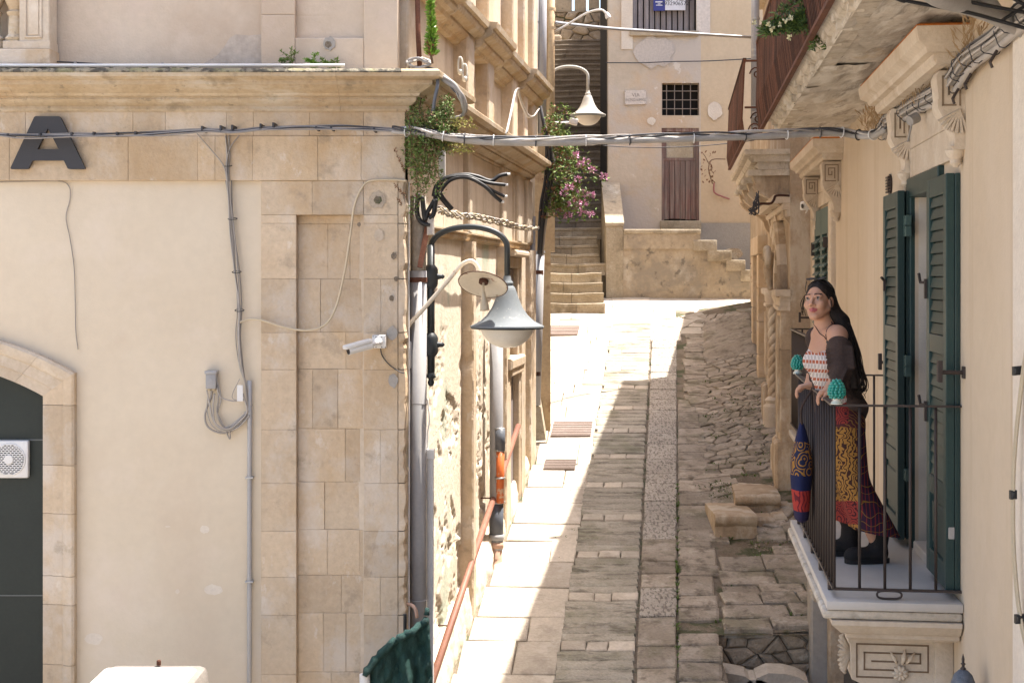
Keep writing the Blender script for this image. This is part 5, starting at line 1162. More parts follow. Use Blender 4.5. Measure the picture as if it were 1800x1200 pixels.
for k in range(6): mb = MB(); a = DX0 + .05 + k * pw; mb.box(Hf, a + .004, a + pw - .004, DZ0 + .01 + U(0, .03), tzr - .05, -.11, -.055 + U(-.004, .004), .004); mb.build('door_plank', M_REDDOOR, HO)
mb = MB()
for (u0, u1, v0, v1) in ((DX0 + .05, DX1 - .05, tzr - .05, tzr + .01), (DX0 + .05, DX0 + .10, tzr + .01, DZ1 - .07), (DX1 - .1, DX1 - .05, tzr + .01, DZ1 - .07), (DX0 + .1, DX1 - .1, DZ1 - .13, DZ1 - .07)): mb.box(Hf, u0 + .001, u1 - .001, v0 + .001, v1 - .001, -.11, -.05, .004)
mb.build('fanlight_frame', M_REDDOOR, HO); mb = MB(); mb.box(Hf, DX0 + .1, DX1 - .1, tzr + .01, DZ1 - .13, -.11, -.075); mb.build('fanlight_board', M_STEP, HO)
mb = MB(); mb.rbox(Hf, DX0 - .03, DX1 + .03, hz(405), hz(388), -.2, .10, .012); mb.build('door_threshold', M_STEP, HO, 40)
mb = MB(); q = flat('rusty_bar', (.22, .18, .15), rough=.7)
for k in range(5): u = WX0 + .09 + k * .153 - .0; mb.tube([Hf(u, WZ0 - .02, -.05), Hf(u, WZ1 + .02, -.05)], .0085, 6)
mb.build('window_bar', q, HO)
mb = MB()
for k in range(3): v = WZ0 + .13 + k * .17; mb.tube([Hf(WX0 - .02, v, -.04), Hf(WX1 + .02, v, -.04)], .0085, 6)
mb.build('window_crossbar', q, HO)
# upper window with boarded shutters and the sale board
hbox(hx(1092), BX0, BZ0 - .35, 6.6, M_WHITEW, 'window_surround', -.05, .022); hbox(BX1, hx(1248), BZ0 - .05, 6.6, M_SIGNM, 'window_surround', -.05, .03)
mb = MB(); mb.box(Hf, BX0 - .06, BX1 + .04, BZ0 - .10, BZ0 - .001, -.2, .07, .01); mb.build('window_sill', M_TERR, HO)
nb = 11; bw = (BX1 - BX0) / nb
for k in range(nb): 
    dpt = -.20 + (.05 if k in (0, 1, 2) else 0)
    mb = MB(); mb.box(Hf, BX0 + k * bw + .012, BX0 + (k + 1) * bw - .012, BZ0 + .02, 6.5, dpt - .04, dpt + U(-.006, .006), .006); mb.build('shutter_board', M_WOODG, HO)
mb = MB(); mb.box(Hf, BX0, BX1, BZ0, 6.6, -.32, -.25); mb.build('shutter_backing', M_DARK, HO)
t = thing('sale_board', Hf(hx(1180), hz(17), -.1), 'blue and white for sale board hung on the grey shutters', 'sign')
def qbox(px0, px1, py0, py1, n0, n1, mt, name): mb = MB(); mb.box(Hf, hx(px0), hx(px1), hz(py1), hz(py0), n0, n1); return mb.build(name, mt, t)
qbox(1149.5, 1170, -22, 17.5, -.13, -.10, M_BLUE, 'blue_panel'); qbox(1170.2, 1206, -22, 16.5, -.13, -.10, M_SIGNW, 'white_panel')
text('VENDE', hx(1036) - hx(1017), Hf, hx(1188), hz(-6), -.0985, M_INK, 'lettering', t); text('0932906572', .105, Hf, hx(1188), hz(5), -.0985, M_INK, 'lettering', t)
for (a, b_, y0, y1) in ((1153, 1166, 1, 3.2), (1157, 1162, 5, 6.3), (1154, 1165.5, 7.2, 8.6), (1154, 1166, -6, -2)): qbox(a, b_, y0, y1, -.0999, -.098, M_SIGNW, 'printed_line')
# street name
t = thing('street_sign', Hf(hx(1116), hz(172), .03), 'worn marble street name plaque beside the barred window', 'sign')
q = Frame(Hf(hx(1116.5), hz(172), .0), Vector((1, 0, .025)).normalized(), Vector((-.025, 0, 1)).normalized(), Hf.n)
mb = MB(); mb.box(q, -.205, .205, -.135, .135, 0, .035, .004); mb.build('plaque', M_SIGNM, t)
text('VIA', .10, q, .01, .045, .0362, M_INKW, 'lettering', t); text('VINCENZO ALBANESE', .078, q, 0, -.045, .0362, M_INKW, 'lettering', t, squash=.52)
for u in (-.19, .19):
    for v in (-.12, .12): mb = MB(); mb.lathe([(.007, 0), (.007, .004)], q(u, v, .0352), 6, q.n); mb.build('fixing', M_RUST, t)
splat(Hf, hx(1145), hz(213), .075, .012, M_WHITEW, HO, 'repair_patch', 3, 1.1); splat(Hf, hx(1256), hz(195), .17, .016, M_WHITEW, HO, 'repair_patch', 13, .8, .006)
splat(Hf, hx(1150), hz(92), .30, .016, M_GREYREND, HO, 'repair_patch', 21, 1.3, .004).data.materials[0] = mat('pale_patch_render', (.50, .43, .365), (.47, .40, .34), rnd=0, bump=.2)
cable([Hf(hx(x), hz(y), .1) for x, y in ((1064, 112), (1090, 112), (1130, 112), (1180, 110), (1240, 109), (1300, 106), (1330, 104))], .010, M_CABLED, 'thin_cable', 'thin cable clipped across the house above its barred window', 'cable')
cable([P(x, y, 24) for x, y in ((1060, 256), (1110, 259), (1180, 259), (1240, 256), (1300, 250), (1330, 246))], .008, M_CABLED, 'thin_cable', 'thin dark wire sagging across the red door', 'cable')
cable([P(976, 40, 18.3), P(1010, 44, 18.6), P(1080, 51, 19.3), P(1160, 56, 20), P(1240, 61, 20.6), P(1322, 66, 21), P(1350, 68, 21.3)], .022, M_METAL, 'silver_cable', 'silver cable crossing the alley high up below the grey shutters', 'cable')
mb = MB(); q = smooth_path([Hf(hx(1255), hz(322), .03), Hf(hx(1255), hz(338), .03), Hf(hx(1268), hz(345), .03), Hf(hx(1282), hz(350), .03)], 4); mb.tube(q, .016, 5); mb.build('paint_smear', flat('faded_red_paint', (.36, .15, .14), rough=.9), HO)
# dry vine on the house wall
VINE = thing('dry_vine', P(1245, 310, 26.9), 'thin dry vine climbing the house wall near the rusty balcony', 'plant')
mb = MB(); mb.tube(smooth_path([P(x, y, 26.9) for x, y in ((1252, 322), (1246, 300), (1248, 285), (1256, 280), (1275, 280))], 5), .010, 5); mb.tube(smooth_path([P(x, y, 26.9) for x, y in ((1247, 290), (1240, 276), (1236, 270))], 4), .007, 5); mb.build('stem', M_STEM, VINE)
def leaf(mb, c, d, l, w):
    d = Vector(d).normalized(); s_ = d.cross(Vector((U(-1, 1), U(-1, 1), U(-1, 1)))).normalized()
    nrm = d.cross(s_) * l * .12
    mb.add([c, c + d * l * .5 + s_ * w - nrm, c + d * l, c + d * l * .5 - s_ * w - nrm], [[0, 1, 2], [0, 2, 3]])
mb = MB()
for _ in range(40): p = P(U(1234, 1258), U(266, 325), 26.85); leaf(mb, p, (U(-1, 1), -.4, U(-1, 1)), .07, .02)
mb.build('leaves', M_LEAFR, VINE)
# ================================================================== BALCONY HOUSE (right)
BH = thing('balcony_house', (2.8, 9, -3.8), 'yellow plastered house with green shuttered balconies along the alley', 'building')
def rbx(Y0, Y1, z0, z1, p0, p1, mt, name, par, ch=0.0, build=True, r=None):
    mb = MB()
    if r: mb.rbox(Rf, RU(Y0), RU(Y1), z0, z1, p0, p1, r)
    else: mb.box(Rf, RU(Y0), RU(Y1), z0, z1, p0, p1, ch)
    return mb.build(name, mt, par, 40 if r else False) if build else mb
D0, D1 = 7.98, 8.76            # the open door
W0, W1 = 13.55, 14.95          # the far window
ZD = .60
mb = MB()
for (a, b_, z0, z1) in ((-6, D0, -6.2, 1.5), (D1, W0, -6.2, 1.5), (D0, D1, -6.2, -1.66), (D0, D1, ZD, 1.5), (W0, W1, -6.2, -1.66), (W0, W1, .72, 1.5), (W1, 15.95, -6.2, 1.5)): mb.box(Rf, RU(a), RU(b_), z0, z1, -.35, 0)
mb.box(Rf, RU(-6), RU(15.95), 1.5, 4.05, -.35, 0.0)
mb.build('front_wall', M_RWALL, BH)
mb = MB(); mb.box(Rf, RU(-6), RU(21.4), 4.05, 4.2, -.6, .34); mb.box(Rf, RU(-6), RU(21.4), -6.3, 4.05, -4.5, -4.2); mb.box(Rf, RU(-6), RU(-5.8), -6.3, 4.05, -4.2, -.36); mb.box(Rf, RU(-6), RU(21.4), 4.201, 4.3, -4.5, .2); mb.build('eaves', M_STONE2, BH)
rbx(2.0, 6.02, -6.2, 1.4, .0, .035, M_WHITEW, 'white_pilaster', BH, .01)
rbx(D0 - .3, D1 + .3, -1.7, .65, -1.2, -.95, M_CREAM, 'room_wall', BH); rbx(D0 - .3, D1 + .9, -1.72, -1.662, -1.2, -.02, M_MARBLE, 'door_floor', BH); rbx(D1 - .004, D1 + .04, -1.66, ZD, -1.0, -.022, M_CREAM, 'room_reveal', BH); rbx(W0, W1, -1.7, .72, -.4, -.3, M_DARK, 'window_dark', BH)
rbx(D0 + .06, D1 - .06, -1.66, -1.60, -.3, .02, M_MARBLE, 'door_step', BH, .006)
# frame of the open door
fr_ = thing; 
rbx(D1 + .001, D1 + .10, -1.655, ZD, -.02, .030, M_GREEN, 'door_frame', BH, .006); rbx(D0 - .10, D0 + .001, -1.655, ZD, -.10, .030, M_GREEN, 'door_frame', BH, .006)
rbx(D0 - .20, D1 + .14, ZD - .10, ZD + .02, -.08, .036, M_GREEN, 'door_lintel_frame', BH, .006)
# pale stone overdoor between the consoles
for (a, b_, z0, z1) in ((7.385, 8.0, .625, .80), (8.003, 8.81, .625, .80), (7.385, 8.81, .803, 1.03)): rbx(a, b_, z0, z1, -.02, .022, M_CARVED, 'overdoor_stone', BH, .003)
for (a, b_, z0, z1) in ((13.5, 14.9, .74, .88), (13.5, 14.9, .883, 1.03)): rbx(a, b_, z0, z1, -.02, .022, M_CARVED, 'overdoor_stone', BH, .003)
rbx(13.30, 13.52, -1.6, .73, 0, .05, M_CARVED, 'window_jamb', BH, .01); rbx(14.97, 15.15, -1.6, .73, 0, .05, M_CARVED, 'window_jamb', BH, .01)
# consoles with a greek key and scroll
def console(Y, zt, d, w, h):
    """side profile in (p, z)"""
    c = MB(); pr = [(0, zt), (d, zt), (d + .012, zt - .03), (d, zt - .20 * h / .55)]
    for k in range(13):
        s_ = k / 12; pr.append((d * (1 - s_ * .62) + .018 * math.sin(s_ * 6.283 + .3), zt - .20 * h / .55 - (h * .60) * s_))
    pr += [(d * .55, zt - h + .02), (d * .45, zt - h), (0, zt - h)]
    u0, u1 = RU(Y), RU(Y + w); n = len(pr)
    c.add([Rf(u0, z, p) for p, z in pr] + [Rf(u1, z, p) for p, z in pr], [list(range(n)), [n + i for i in range(n)][::-1]] + [[i, n + i, n + (i + 1) % n, (i + 1) % n] for i in range(n)])
    o = c.build('console', M_CARVED, BH)
    k = MB(); s_ = d - .045; q = Frame(Rf(u0, zt - .03, .026), Rf.n, Rf.v, -Rf.u)          # key ridge on the side that faces down the alley
    def line(a, b_): k.box(q, min(a[0], b_[0]) - .0045, max(a[0], b_[0]) + .0045, min(a[1], b_[1]) - .0045, max(a[1], b_[1]) + .0045, -.004, .0035)
    S = min(s_, .13); pts = [(0, -.145), (0, 0), (S, 0), (S, -.145), (.022, -.145)]
    pts2 = [(.03, -.12), (.03, -.03), (S - .03, -.03), (S - .03, -.09), (.055, -.09), (.055, -.06)]
    for ps in (pts, pts2):
        for a, b_ in zip(ps, ps[1:]): line(a, b_)
    k.build('greek_key', flat('dark_groove', (.20, .145, .095), rough=.9), o)
    a = MB()
    for i in range(7): ang = -1.9 + i * .23; c0 = Rf(u0 - .008, zt - .20, .03); a.tube([c0, c0 + (Rf.n * math.cos(ang) + Rf.v * math.sin(ang)) * .12], [.006, .011], 5)
    a.build('acanthus_leaf', M_CARVED, o)
    f = MB(); f.lathe([(.012, 0), (.03, .02), (.028, .04), (.045, .062), (.055, .085)], Rf(u0 + w * .4, zt - h - .085, .035), 12); f.build('console_foot', M_CARVED, o, 40)
for Y in (7.20, 8.82): console(Y, 1.055, .13, .17, .40)
for Y in (12.85, 14.8): console(Y, 1.06, .16, .19, .46)
# hoods over door and window
HOODP = [(-.05, 1.065), (.0, 1.07), (.015, 1.09), (.015, 1.12), (.05, 1.125), (.06, 1.15), (.10, 1.175), (.105, 1.20), (.11, 1.245), (-.05, 1.265)]
def hood(Y0, Y1):
    t = MB(); d = .165
    path = [Rf(RU(Y1), 0, -.02), Rf(RU(Y1), 0, d), Rf(RU(Y0), 0, d), Rf(RU(Y0), 0, -.02)]
    t.sweep([(p.x, p.y) for p in path], HOODP); t.box(Rf, RU(Y0) - .02, RU(Y1) + .02, 1.07, 1.24, -.02, d); h = t.build('hood', M_CARVED, BH)
    l = MB(); pth = [Rf(RU(Y1), 0, d), Rf(RU(Y0), 0, d), Rf(RU(Y0), 0, .01)]
    l.sweep([(p.x, p.y) for p in pth], [(.05, 1.250), (.110, 1.246), (.111, 1.252), (.09, 1.262), (.05, 1.262)]); l.build('lichen', M_LICHEN, h)
hood(7.08, 9.2); hood(12.72, 15.2)
# ---------------------------------------------------------------- shutters
def shutter(Y0, Y1, p, label, loc_name='shutter', near=True):
    """a louvred leaf lying along the wall from Y0 (near) to Y1"""
    t = thing('shutter', Rf(RU(Y0), -1.62, p), label, 'shutter', 'green louvred shutters')
    th = .042; u0, u1 = RU(Y0), RU(Y1); zb, zt = -1.61, .545; st_ = .085
    def bx(a, b_, z0, z1, n0, n1, name, ch=.004, par=t): mb = MB(); mb.box(Rf, a, b_, z0, z1, n0, n1, ch); return mb.build(name, M_GREEN, par)
    bx(u0, u0 + st_, zb, zt, p, p + th, 'stile'); bx(u1 - st_, u1, zb, zt, p, p + th, 'stile')
    rails = [(zb, zb + .13), (-1.17, -1.07), (-.40, -.30), (zt - .10, zt)]
    for z0, z1 in rails: bx(u0 + st_ + .0005, u1 - st_ - .0005, z0, z1, p + .001, p + th - .001, 'rail')
    bx(u0 + st_, u1 - st_, zb + .13, -1.17, p + .006, p + .022, 'panel'); bx(u0 + st_ + .03, u1 - st_ - .03, zb + .17, -1.21, p + .022, p + .032, 'panel_field', .008)
    bx(u0 + st_, u1 - st_, -1.07, zt - .1, p + .002, p + .007, 'louvre_back', 0)
    for z0, z1 in ((-1.07, -.40), (-.30, zt - .10)):
        n = max(1, round((z1 - z0) / .062)); h = (z1 - z0) / n
        for k in range(n):
            a = z0 + k * h; mb = MB()
            mb.add([Rf(u, z, q) for u in (u0 + st_, u1 - st_) for z, q in ((a + .003, p + th - .012), (a + .005, p + th - .006), (a + h - .004, p + th - .017), (a + h - .002, p + th - .024))],
                   [[0, 1, 2, 3], [7, 6, 5, 4], [0, 4, 5, 1], [1, 5, 6, 2], [2, 6, 7, 3], [3, 7, 4, 0]])
            mb.build('louvre', M_GREEN, t)
    return t
t = shutter(7.33, 7.92, .030, 'near green louvred shutter folded back against the yellow wall')
rbx(7.32, 7.90, -1.61, .545, .003, .027, M_GREEN, 'second_leaf', t, .004)
for z in (-.05, .0): pass
for (z, y) in ((-.02, 7.95), (-.70, 7.95)):
    mb = MB(); q = Rf(RU(y - .05), z, .073); mb.tube([q, q + Rf.n * .03 + Rf.u * .03, q + Rf.n * .035 + Rf.u * .05 + Vector((0, 0, .05))], .009, 6); mb.box(Frame(q, Rf.u, Rf.v, Rf.n), -.015, .015, -.09, .02, 0, .014); mb.build('shutter_catch', M_IRON, t)
t2 = shutter(8.78, 9.42, .06, 'far green louvred shutter folded back beside the open door')
rbx(8.80, 9.42, -1.61, .545, .008, .05, M_GREEN, 'second_leaf', t2, .004)
mb = MB(); q = Rf(RU(9.3), -.02, .103); mb.tube([q, q + Rf.n * .03 - Rf.u * .03 + Vector((0, 0, .03))], .009, 6); mb.box(Frame(q, Rf.u, Rf.v, Rf.n), -.015, .015, -.06, .02, 0, .014); mb.build('shutter_catch', M_IRON, t2)
for z in (.36, .30, -.50, -.56, -1.2):
    mb = MB(); mb.box(Rf, RU(8.70), RU(8.86), z - .04, z + .03, .031, .066, .003); 
    for dz in (-.025, .015): mb.lathe([(.007, 0), (.007, .004)], Rf(RU(8.73), z + dz, .066), 6, Rf.n)
    mb.build('hinge', M_GREENO, t2)
mb = MB(); mb.box(Rf, RU(7.325), RU(7.338), -1.34, -1.28, .03, .06, .003); mb.build('latch', M_METAL, t)
def stay(Y, z, ln, label):
    mb = MB(); q = Rf(RU(Y), z, 0); mb.tube([q, q + Rf.n * ln], .011, 8); mb.box(Frame(q + Rf.n * ln * .95, Rf.u, Rf.v, Rf.n), -.02, .02, -.05, .06, -.012, .012, .004); mb.box(Frame(q, Rf.u, Rf.v, Rf.n), -.03, .03, -.03, .03, 0, .01, .002)
    mb.build('shutter_stay', M_IRON, None, 40, label, 'shutter stay', 'iron shutter stays')
stay(7.22, -.475, .13, 'black iron stay holding the near shutter to the wall'); stay(9.62, -.565, .10, 'black iron stay at the outer edge of the far shutter'); stay(9.62, -.50, .05, 'small black iron stop above the far shutter stay')
stay(15.4, -.42, .17, 'black iron stay on the yellow wall behind the second railing')
# far window: closed shutters with projecting slats
t = thing('window_shutters', Rf(RU(14.2), -1.6, .02), 'closed faded green shutters of the far window behind the woman', 'shutters')
mid = (W0 + W1) / 2
for (a, b_) in ((W0, mid - .004), (mid + .004, W1)):
    u0, u1 = RU(a), RU(b_)
    for (x0, x1, z0, z1) in ((u0, u0 + .09, -1.6, .70), (u1 - .09, u1, -1.6, .70), (u0 + .0905, u1 - .0905, .44, .70), (u0 + .0905, u1 - .0905, -.62, -.5)): mb = MB(); mb.box(Rf, x0, x1, z0, z1, .0, .045, .004); mb.build('stile', M_GREENO, t)
    mb = MB(); mb.box(Rf, u0 + .09, u1 - .09, -1.6, .44, .0, .008); mb.build('louvre_back', M_DARK, t)
    for k in range(11):
        z = .36 - k * .082; mb = MB(); mb.add([Rf(u, zz, q) for u in (u0 + .09, u1 - .09) for zz, q in ((z, .075), (z + .014, .075), (z + .07, .012), (z + .056, .012))], [[0, 1, 2, 3], [7, 6, 5, 4], [0, 4, 5, 1], [1, 5, 6, 2], [2, 6, 7, 3], [3, 7, 4, 0]]); mb.build('louvre', M_GREENO, t)
for z in (.32,): mb = MB(); mb.box(Rf, RU(W1) - .02, RU(W1) + .03, z - .08, z + .06, .02, .08, .004); mb.box(Rf, RU(W0) + .02, RU(W0) + .05, z - .02, z + .08, .045, .09, .004); mb.build('hinge', M_IRON, t)
# little vent and cameras on the wall
t = thing('wall_vent', Rf(RU(9.77), .64, 0), 'small oval dark louvred vent on the yellow wall', 'vent')
mb = MB(); mb.lathe([(.07, 0), (.075, .012), (.05, .016)], Rf(RU(9.77), .645, 0), 18, Rf.n); mb.build('vent_rim', M_IRON, t, 40)
mb = MB()
for k in range(6): mb.box(Rf, RU(9.77) - .06, RU(9.77) + .06, .59 + k * .02, .602 + k * .02, .012, .03)
mb.build('vent_slats', M_IRON, t)
t = thing('wall_camera', Rf(RU(16.2), .86, .05), 'white bullet camera on the yellow wall before the far window', 'camera')
c = P(1419, 361, 15.5); mb = MB(); q = Frame(c, Vector((-.95, -.25, -.1)).normalized(), (0, 0, 1), Vector((.25, -.95, 0)).normalized()); mb.rbox(q, -.08, .07, -.05, .05, -.05, .05, .02); mb.build('camera_body', M_WHITEP, t, 40)
mb = MB(); mb.lathe([(.026, 0), (.026, .006)], q(.068, -.005, .012) + Vector((0, -.03, 0)), 12, q.u); mb.build('lens', M_BLACK, t); mb = MB(); mb.tube([q(-.05, 0, 0), q(-.16, .02, -.04)], .02, 8); mb.tube([q(.0, -.05, 0), q(.02, -.085, 0)], [.012, .006], 6); mb.build('camera_mount', M_WHITEP, t, 40)
# ---------------------------------------------------------------- first balcony
BP_ = .68
BAL = thing('balcony', Rf(RU(8.4), -2.0, .3), 'marble floored balcony with a brown iron railing where the woman stands', 'balcony')
def ubox(Y0, Y1, p, z0, z1, mt, name, ch=.01, par=BAL, r=None): return rbx(Y0, Y1, z0, z1, .002, p, mt, name, par, ch, r=r)
ubox(7.23, 9.70, .685, -1.700, -1.655, M_MARBLE, 'floor_slab', r=.006)
ubox(7.24, 9.68, .705, -1.750, -1.702, M_SLAB, 'slab_moulding', r=.016)
mb = MB(); path = [Rf(RU(9.62), 0, 0.01), Rf(RU(9.62), 0, .56), Rf(RU(7.32), 0, .56), Rf(RU(7.32), 0, 0.01)]
mb.sweep([(p.x, p.y) for p in path], [(-.3, -1.87), (0.0, -1.87), (.02, -1.855), (.02, -1.835), (.05, -1.825), (.085, -1.79), (.10, -1.775), (.10, -1.752), (-.3, -1.752)]); mb.build('slab_cornice', M_CARVED, BAL)
def big_console(Y, w):
    q = Frame(Rf(RU(Y), 0, 0), Rf.n, Rf.v, -Rf.u); zt = -1.872; c = MB()
    pr = [(.0, zt), (.53, zt), (.545, zt - .04), (.53, zt - .08), (.525, zt - .26), (.47, zt - .285), (.40, zt - .30), (.36, zt - .37), (.32, zt - .47), (.22, zt - .56), (.10, zt - .62), (.0, zt - .66)]
    c.prism([q(a, b_, 0) for a, b_ in pr], Rf.u * w); o = c.build('console', M_CARVED, BAL)
    k = MB()
    def ln(a, b_): k.box(q, min(a[0], b_[0]) - .004, max(a[0], b_[0]) + .004, min(a[1], b_[1]) - .004, max(a[1], b_[1]) + .004, -.004, .004)
    for ps in ([(.50, zt - .245), (.50, zt - .07), (.13, zt - .07), (.13, zt - .21)], [(.50, zt - .245), (.29, zt - .245)], [(.13, zt - .21), (.26, zt - .21)], [(.29, zt - .205), (.46, zt - .205), (.46, zt - .115), (.17, zt - .115), (.17, zt - .165), (.26, zt - .165)], [(.42, zt - .16), (.29, zt - .16)], [(.095, zt - .04), (.095, zt - .26)]):
        for a, b_ in zip(ps, ps[1:]): ln(a, b_)
    k.build('greek_key', flat('key_groove', (.17, .115, .075), rough=.9), o)
    f = MB(); ce = q(.275, zt - .215, .012)
    for i in range(9): a = i * .698; f.tube([ce, ce + (q.u * math.cos(a) + q.v * math.sin(a)) * .03 + q.n * .012, ce + (q.u * math.cos(a) + q.v * math.sin(a)) * .042], [.012, .013, .005], 6)
    f.lathe([(.012, 0), (.012, .02), (.0, .028)], ce, 8, q.n)
    for (du, dv, l, w_) in ((-.01, .045, .08, .014), (.02, .05, .06, .012), (-.03, .05, .06, .012), (.01, -.05, -.10, .02), (.03, -.06, -.12, .018), (-.015, -.06, -.11, .018)): p = ce + q.u * du + q.v * dv; f.tube([p, p + q.v * l * .5 + q.n * .02 + q.u * du * .6, p + q.v * l + q.u * du * 1.5], [w_ * .5, w_, w_ * .3], 6)
    ce2 = q(.31, zt - .345, .02)
    for i in range(8): a = i * .785; f.tube([ce2, ce2 + (q.u * math.cos(a) + q.v * math.sin(a)) * .034 + q.n * .012, ce2 + (q.u * math.cos(a) + q.v * math.sin(a)) * .05], [.013, .015, .005], 6)
    f.build('carved_flower', M_CARVED, o, True)
    s_ = MB()
    for i in range(9): a = -1.45 + i * .30; c0 = q(.53, zt - .13, -.07); s_.tube([c0, c0 + q.u * (.045 + .012 * math.cos(a)) * (1 - .2 * abs(a)) + q.v * .105 * math.sin(a) * 1.0, c0 + q.u * .02 + q.v * .12 * math.sin(a)], [.014, .016, .007], 6)
    s_.build('carved_shell', M_CARVED, o, True)
    cap = MB(); cap.rbox(q, .0, .10, zt - .34, zt - .001, -.04, .02, .01); cap.rbox(q, -.0, .115, zt - .05, zt - .012, -.05, .03, .012); cap.build('console_pilaster', M_CARVED, o, 40)
big_console(7.52, .28); big_console(9.22, .25)
mb = MB(); q = Frame(Rf(RU(7.9), 0, 0), Rf.n, Rf.v, -Rf.u); mb.box(q, .0, .46, -3.6, -2.2, -.6, 0); mb.build('doorway_dark_board', M_DARK, None, label='dark slatted panel just visible under the carved console', cat='panel')  # plain dark box low under the console
# railing of the first balcony
RAIL = thing('railing', Rf(RU(8.4), -1.6, .64), 'brown iron railing with round bars around the near balcony', 'railing')
RP, Y0r, Y1r, zt_, zb_ = .640, 7.30, 9.66, -.655, -1.605
def rl(a, b_, r, name, seg=8): mb = MB(); mb.tube([a, b_], r, seg); return mb.build(name, M_IRON, RAIL, True)
def flatbar(a, b_, w_, h_, name): 
    d = (b_ - a).normalized(); s_ = d.cross(Vector((0, 0, 1))).normalized(); mb = MB(); mb.prism([a - s_ * w_ - Vector((0, 0, h_)), a + s_ * w_ - Vector((0, 0, h_)), a + s_ * w_ + Vector((0, 0, h_)), a - s_ * w_ + Vector((0, 0, h_))], b_ - a); return mb.build(name, M_IRON, RAIL)
cor = [Rf(RU(Y0r), 0, 0.0), Rf(RU(Y0r), 0, RP), Rf(RU(Y1r), 0, RP), Rf(RU(Y1r), 0, 0.0)]
zz = lambda p, z: Vector((p.x, p.y, z))
for a, b_ in zip(cor, cor[1:]):
    flatbar(zz(a, zt_), zz(b_, zt_), .014 if a is not cor[1] else .017, .005, 'top_rail'); flatbar(zz(a, zb_), zz(b_, zb_), .011, .006, 'bottom_rail')
    L_ = (b_ - a).length; n = max(2, round(L_ / (.1185 if a is not cor[1] else .138)))
    for k in range(n):
        p = a.lerp(b_, k / n) if a is not cor[0] else a.lerp(b_, (k + 1) / n)
        if a is cor[0] or k: rl(zz(p, zb_), zz(p, zt_), .0080, 'baluster')
for k in range(5): p = cor[1].lerp(cor[2], .09 + k * .215); mb = MB(); mb.box(Frame(zz(p, zb_), Rf.u, Rf.v, Rf.n), -.02, .02, -.052, -.006, -.012, .012, .004); mb.build('rail_foot', M_IRON, RAIL)
c0 = zz(cor[0].lerp(cor[1], .57), zb_ - .022); mb = MB(); mb.tube([c0 + (cor[1] - cor[0]).normalized() * (.062 * math.copysign(abs(math.cos(a)) ** .6, math.cos(a))) + Vector((0, -.012, .020 * math.copysign(abs(math.sin(a)) ** .75, math.sin(a)))) for a in [6.283 * i / 28 for i in range(28)]], .0058, 8, closed=True); mb.build('ring_foot', M_IRON, RAIL, True)
# ceramic pine cones on the railing corners
def pinecone(loc, label):
    t = thing('ceramic_cone', loc, label, 'ceramic pine cone', 'turquoise pine cones on the railing'); o = Vector(loc)
    mb = MB(); mb.lathe([(.030, 0), (.032, .004), (.026, .008), (.030, .011), (.022, .016), (.018, .024), (.026, .032)], o, 20); mb.build('cone_foot', M_CERW, t, True)
    mb = MB(); mb.lathe([(.0272, .004), (.0285, .007), (.0265, .009)], o, 20); mb.build('foot_band', M_CERAM, t, True)
    core = MB(); prf = [(.024, .03), (.040, .045), (.043, .062), (.038, .088), (.026, .110), (.012, .124), (.003, .128)]; core.lathe([(r * .88, h) for r, h in prf], o, 18); core.build('cone_core', M_CERAM, t, True)
    sc = MB(); rows = 7
    for i in range(rows):
        h = .037 + i * .0136; r = np.interp(h, [a[1] for a in prf], [a[0] for a in prf]); n = max(4, int(6.283 * r / .0205))
        for k in range(n):
            a = 6.283 * (k + .5 * (i % 2)) / n; c = o + Vector((math.cos(a) * r * .90, math.sin(a) * r * .90, h)); d = Vector((math.cos(a), math.sin(a), .35)).normalized()
            sc.lathe([(.0098, -.004), (.0104, .002), (.0075, .008), (.0005, .0108)], c, 8, d)
    sc.lathe([(.009, 0), (.008, .006), (.001, .012)], o + Vector((0, 0, .122)), 8); sc.build('cone_scales', M_CERAM, t, True); return t
pinecone(zz(cor[1], zt_ + .006) - Vector((-.012, 0, 0)), 'turquoise ceramic pine cone by her resting hand at the near railing corner')
pinecone(zz(cor[2], zt_ + .006), 'turquoise ceramic pine cone at the far railing corner')
# ---------------------------------------------------------------- second balcony
B2 = thing('balcony', Rf(RU(14.2), -1.8, .1), 'shallow second balcony with a brown iron railing beyond the woman', 'balcony')
rbx(12.9, 15.65, -1.72, -1.66, .002, .26, M_MARBLE, 'floor_slab', B2, r=.01); rbx(12.95, 15.6, -1.95, -1.722, .002, .20, M_CARVED, 'slab_moulding', B2, .02)
RAIL2 = thing('railing', Rf(RU(14.2), -1.6, .22), 'brown iron railing of the shallow second balcony', 'railing')
c2 = [Rf(RU(12.95), 0, 0.0), Rf(RU(12.95), 0, .235), Rf(RU(15.6), 0, .235), Rf(RU(15.6), 0, 0.0)]; RAILs, RAIL = RAIL, RAIL2
for a, b_ in zip(c2, c2[1:]):
    flatbar(zz(a, -.55), zz(b_, -.55), .018, .008, 'top_rail'); flatbar(zz(a, -1.58), zz(b_, -1.58), .012, .008, 'bottom_rail'); L_ = (b_ - a).length; n = max(2, round(L_ / .12))
    for k in range(1, n): p = a.lerp(b_, k / n); rl(zz(p, -1.58), zz(p, -.55), .0095, 'baluster')
RAIL = RAILs
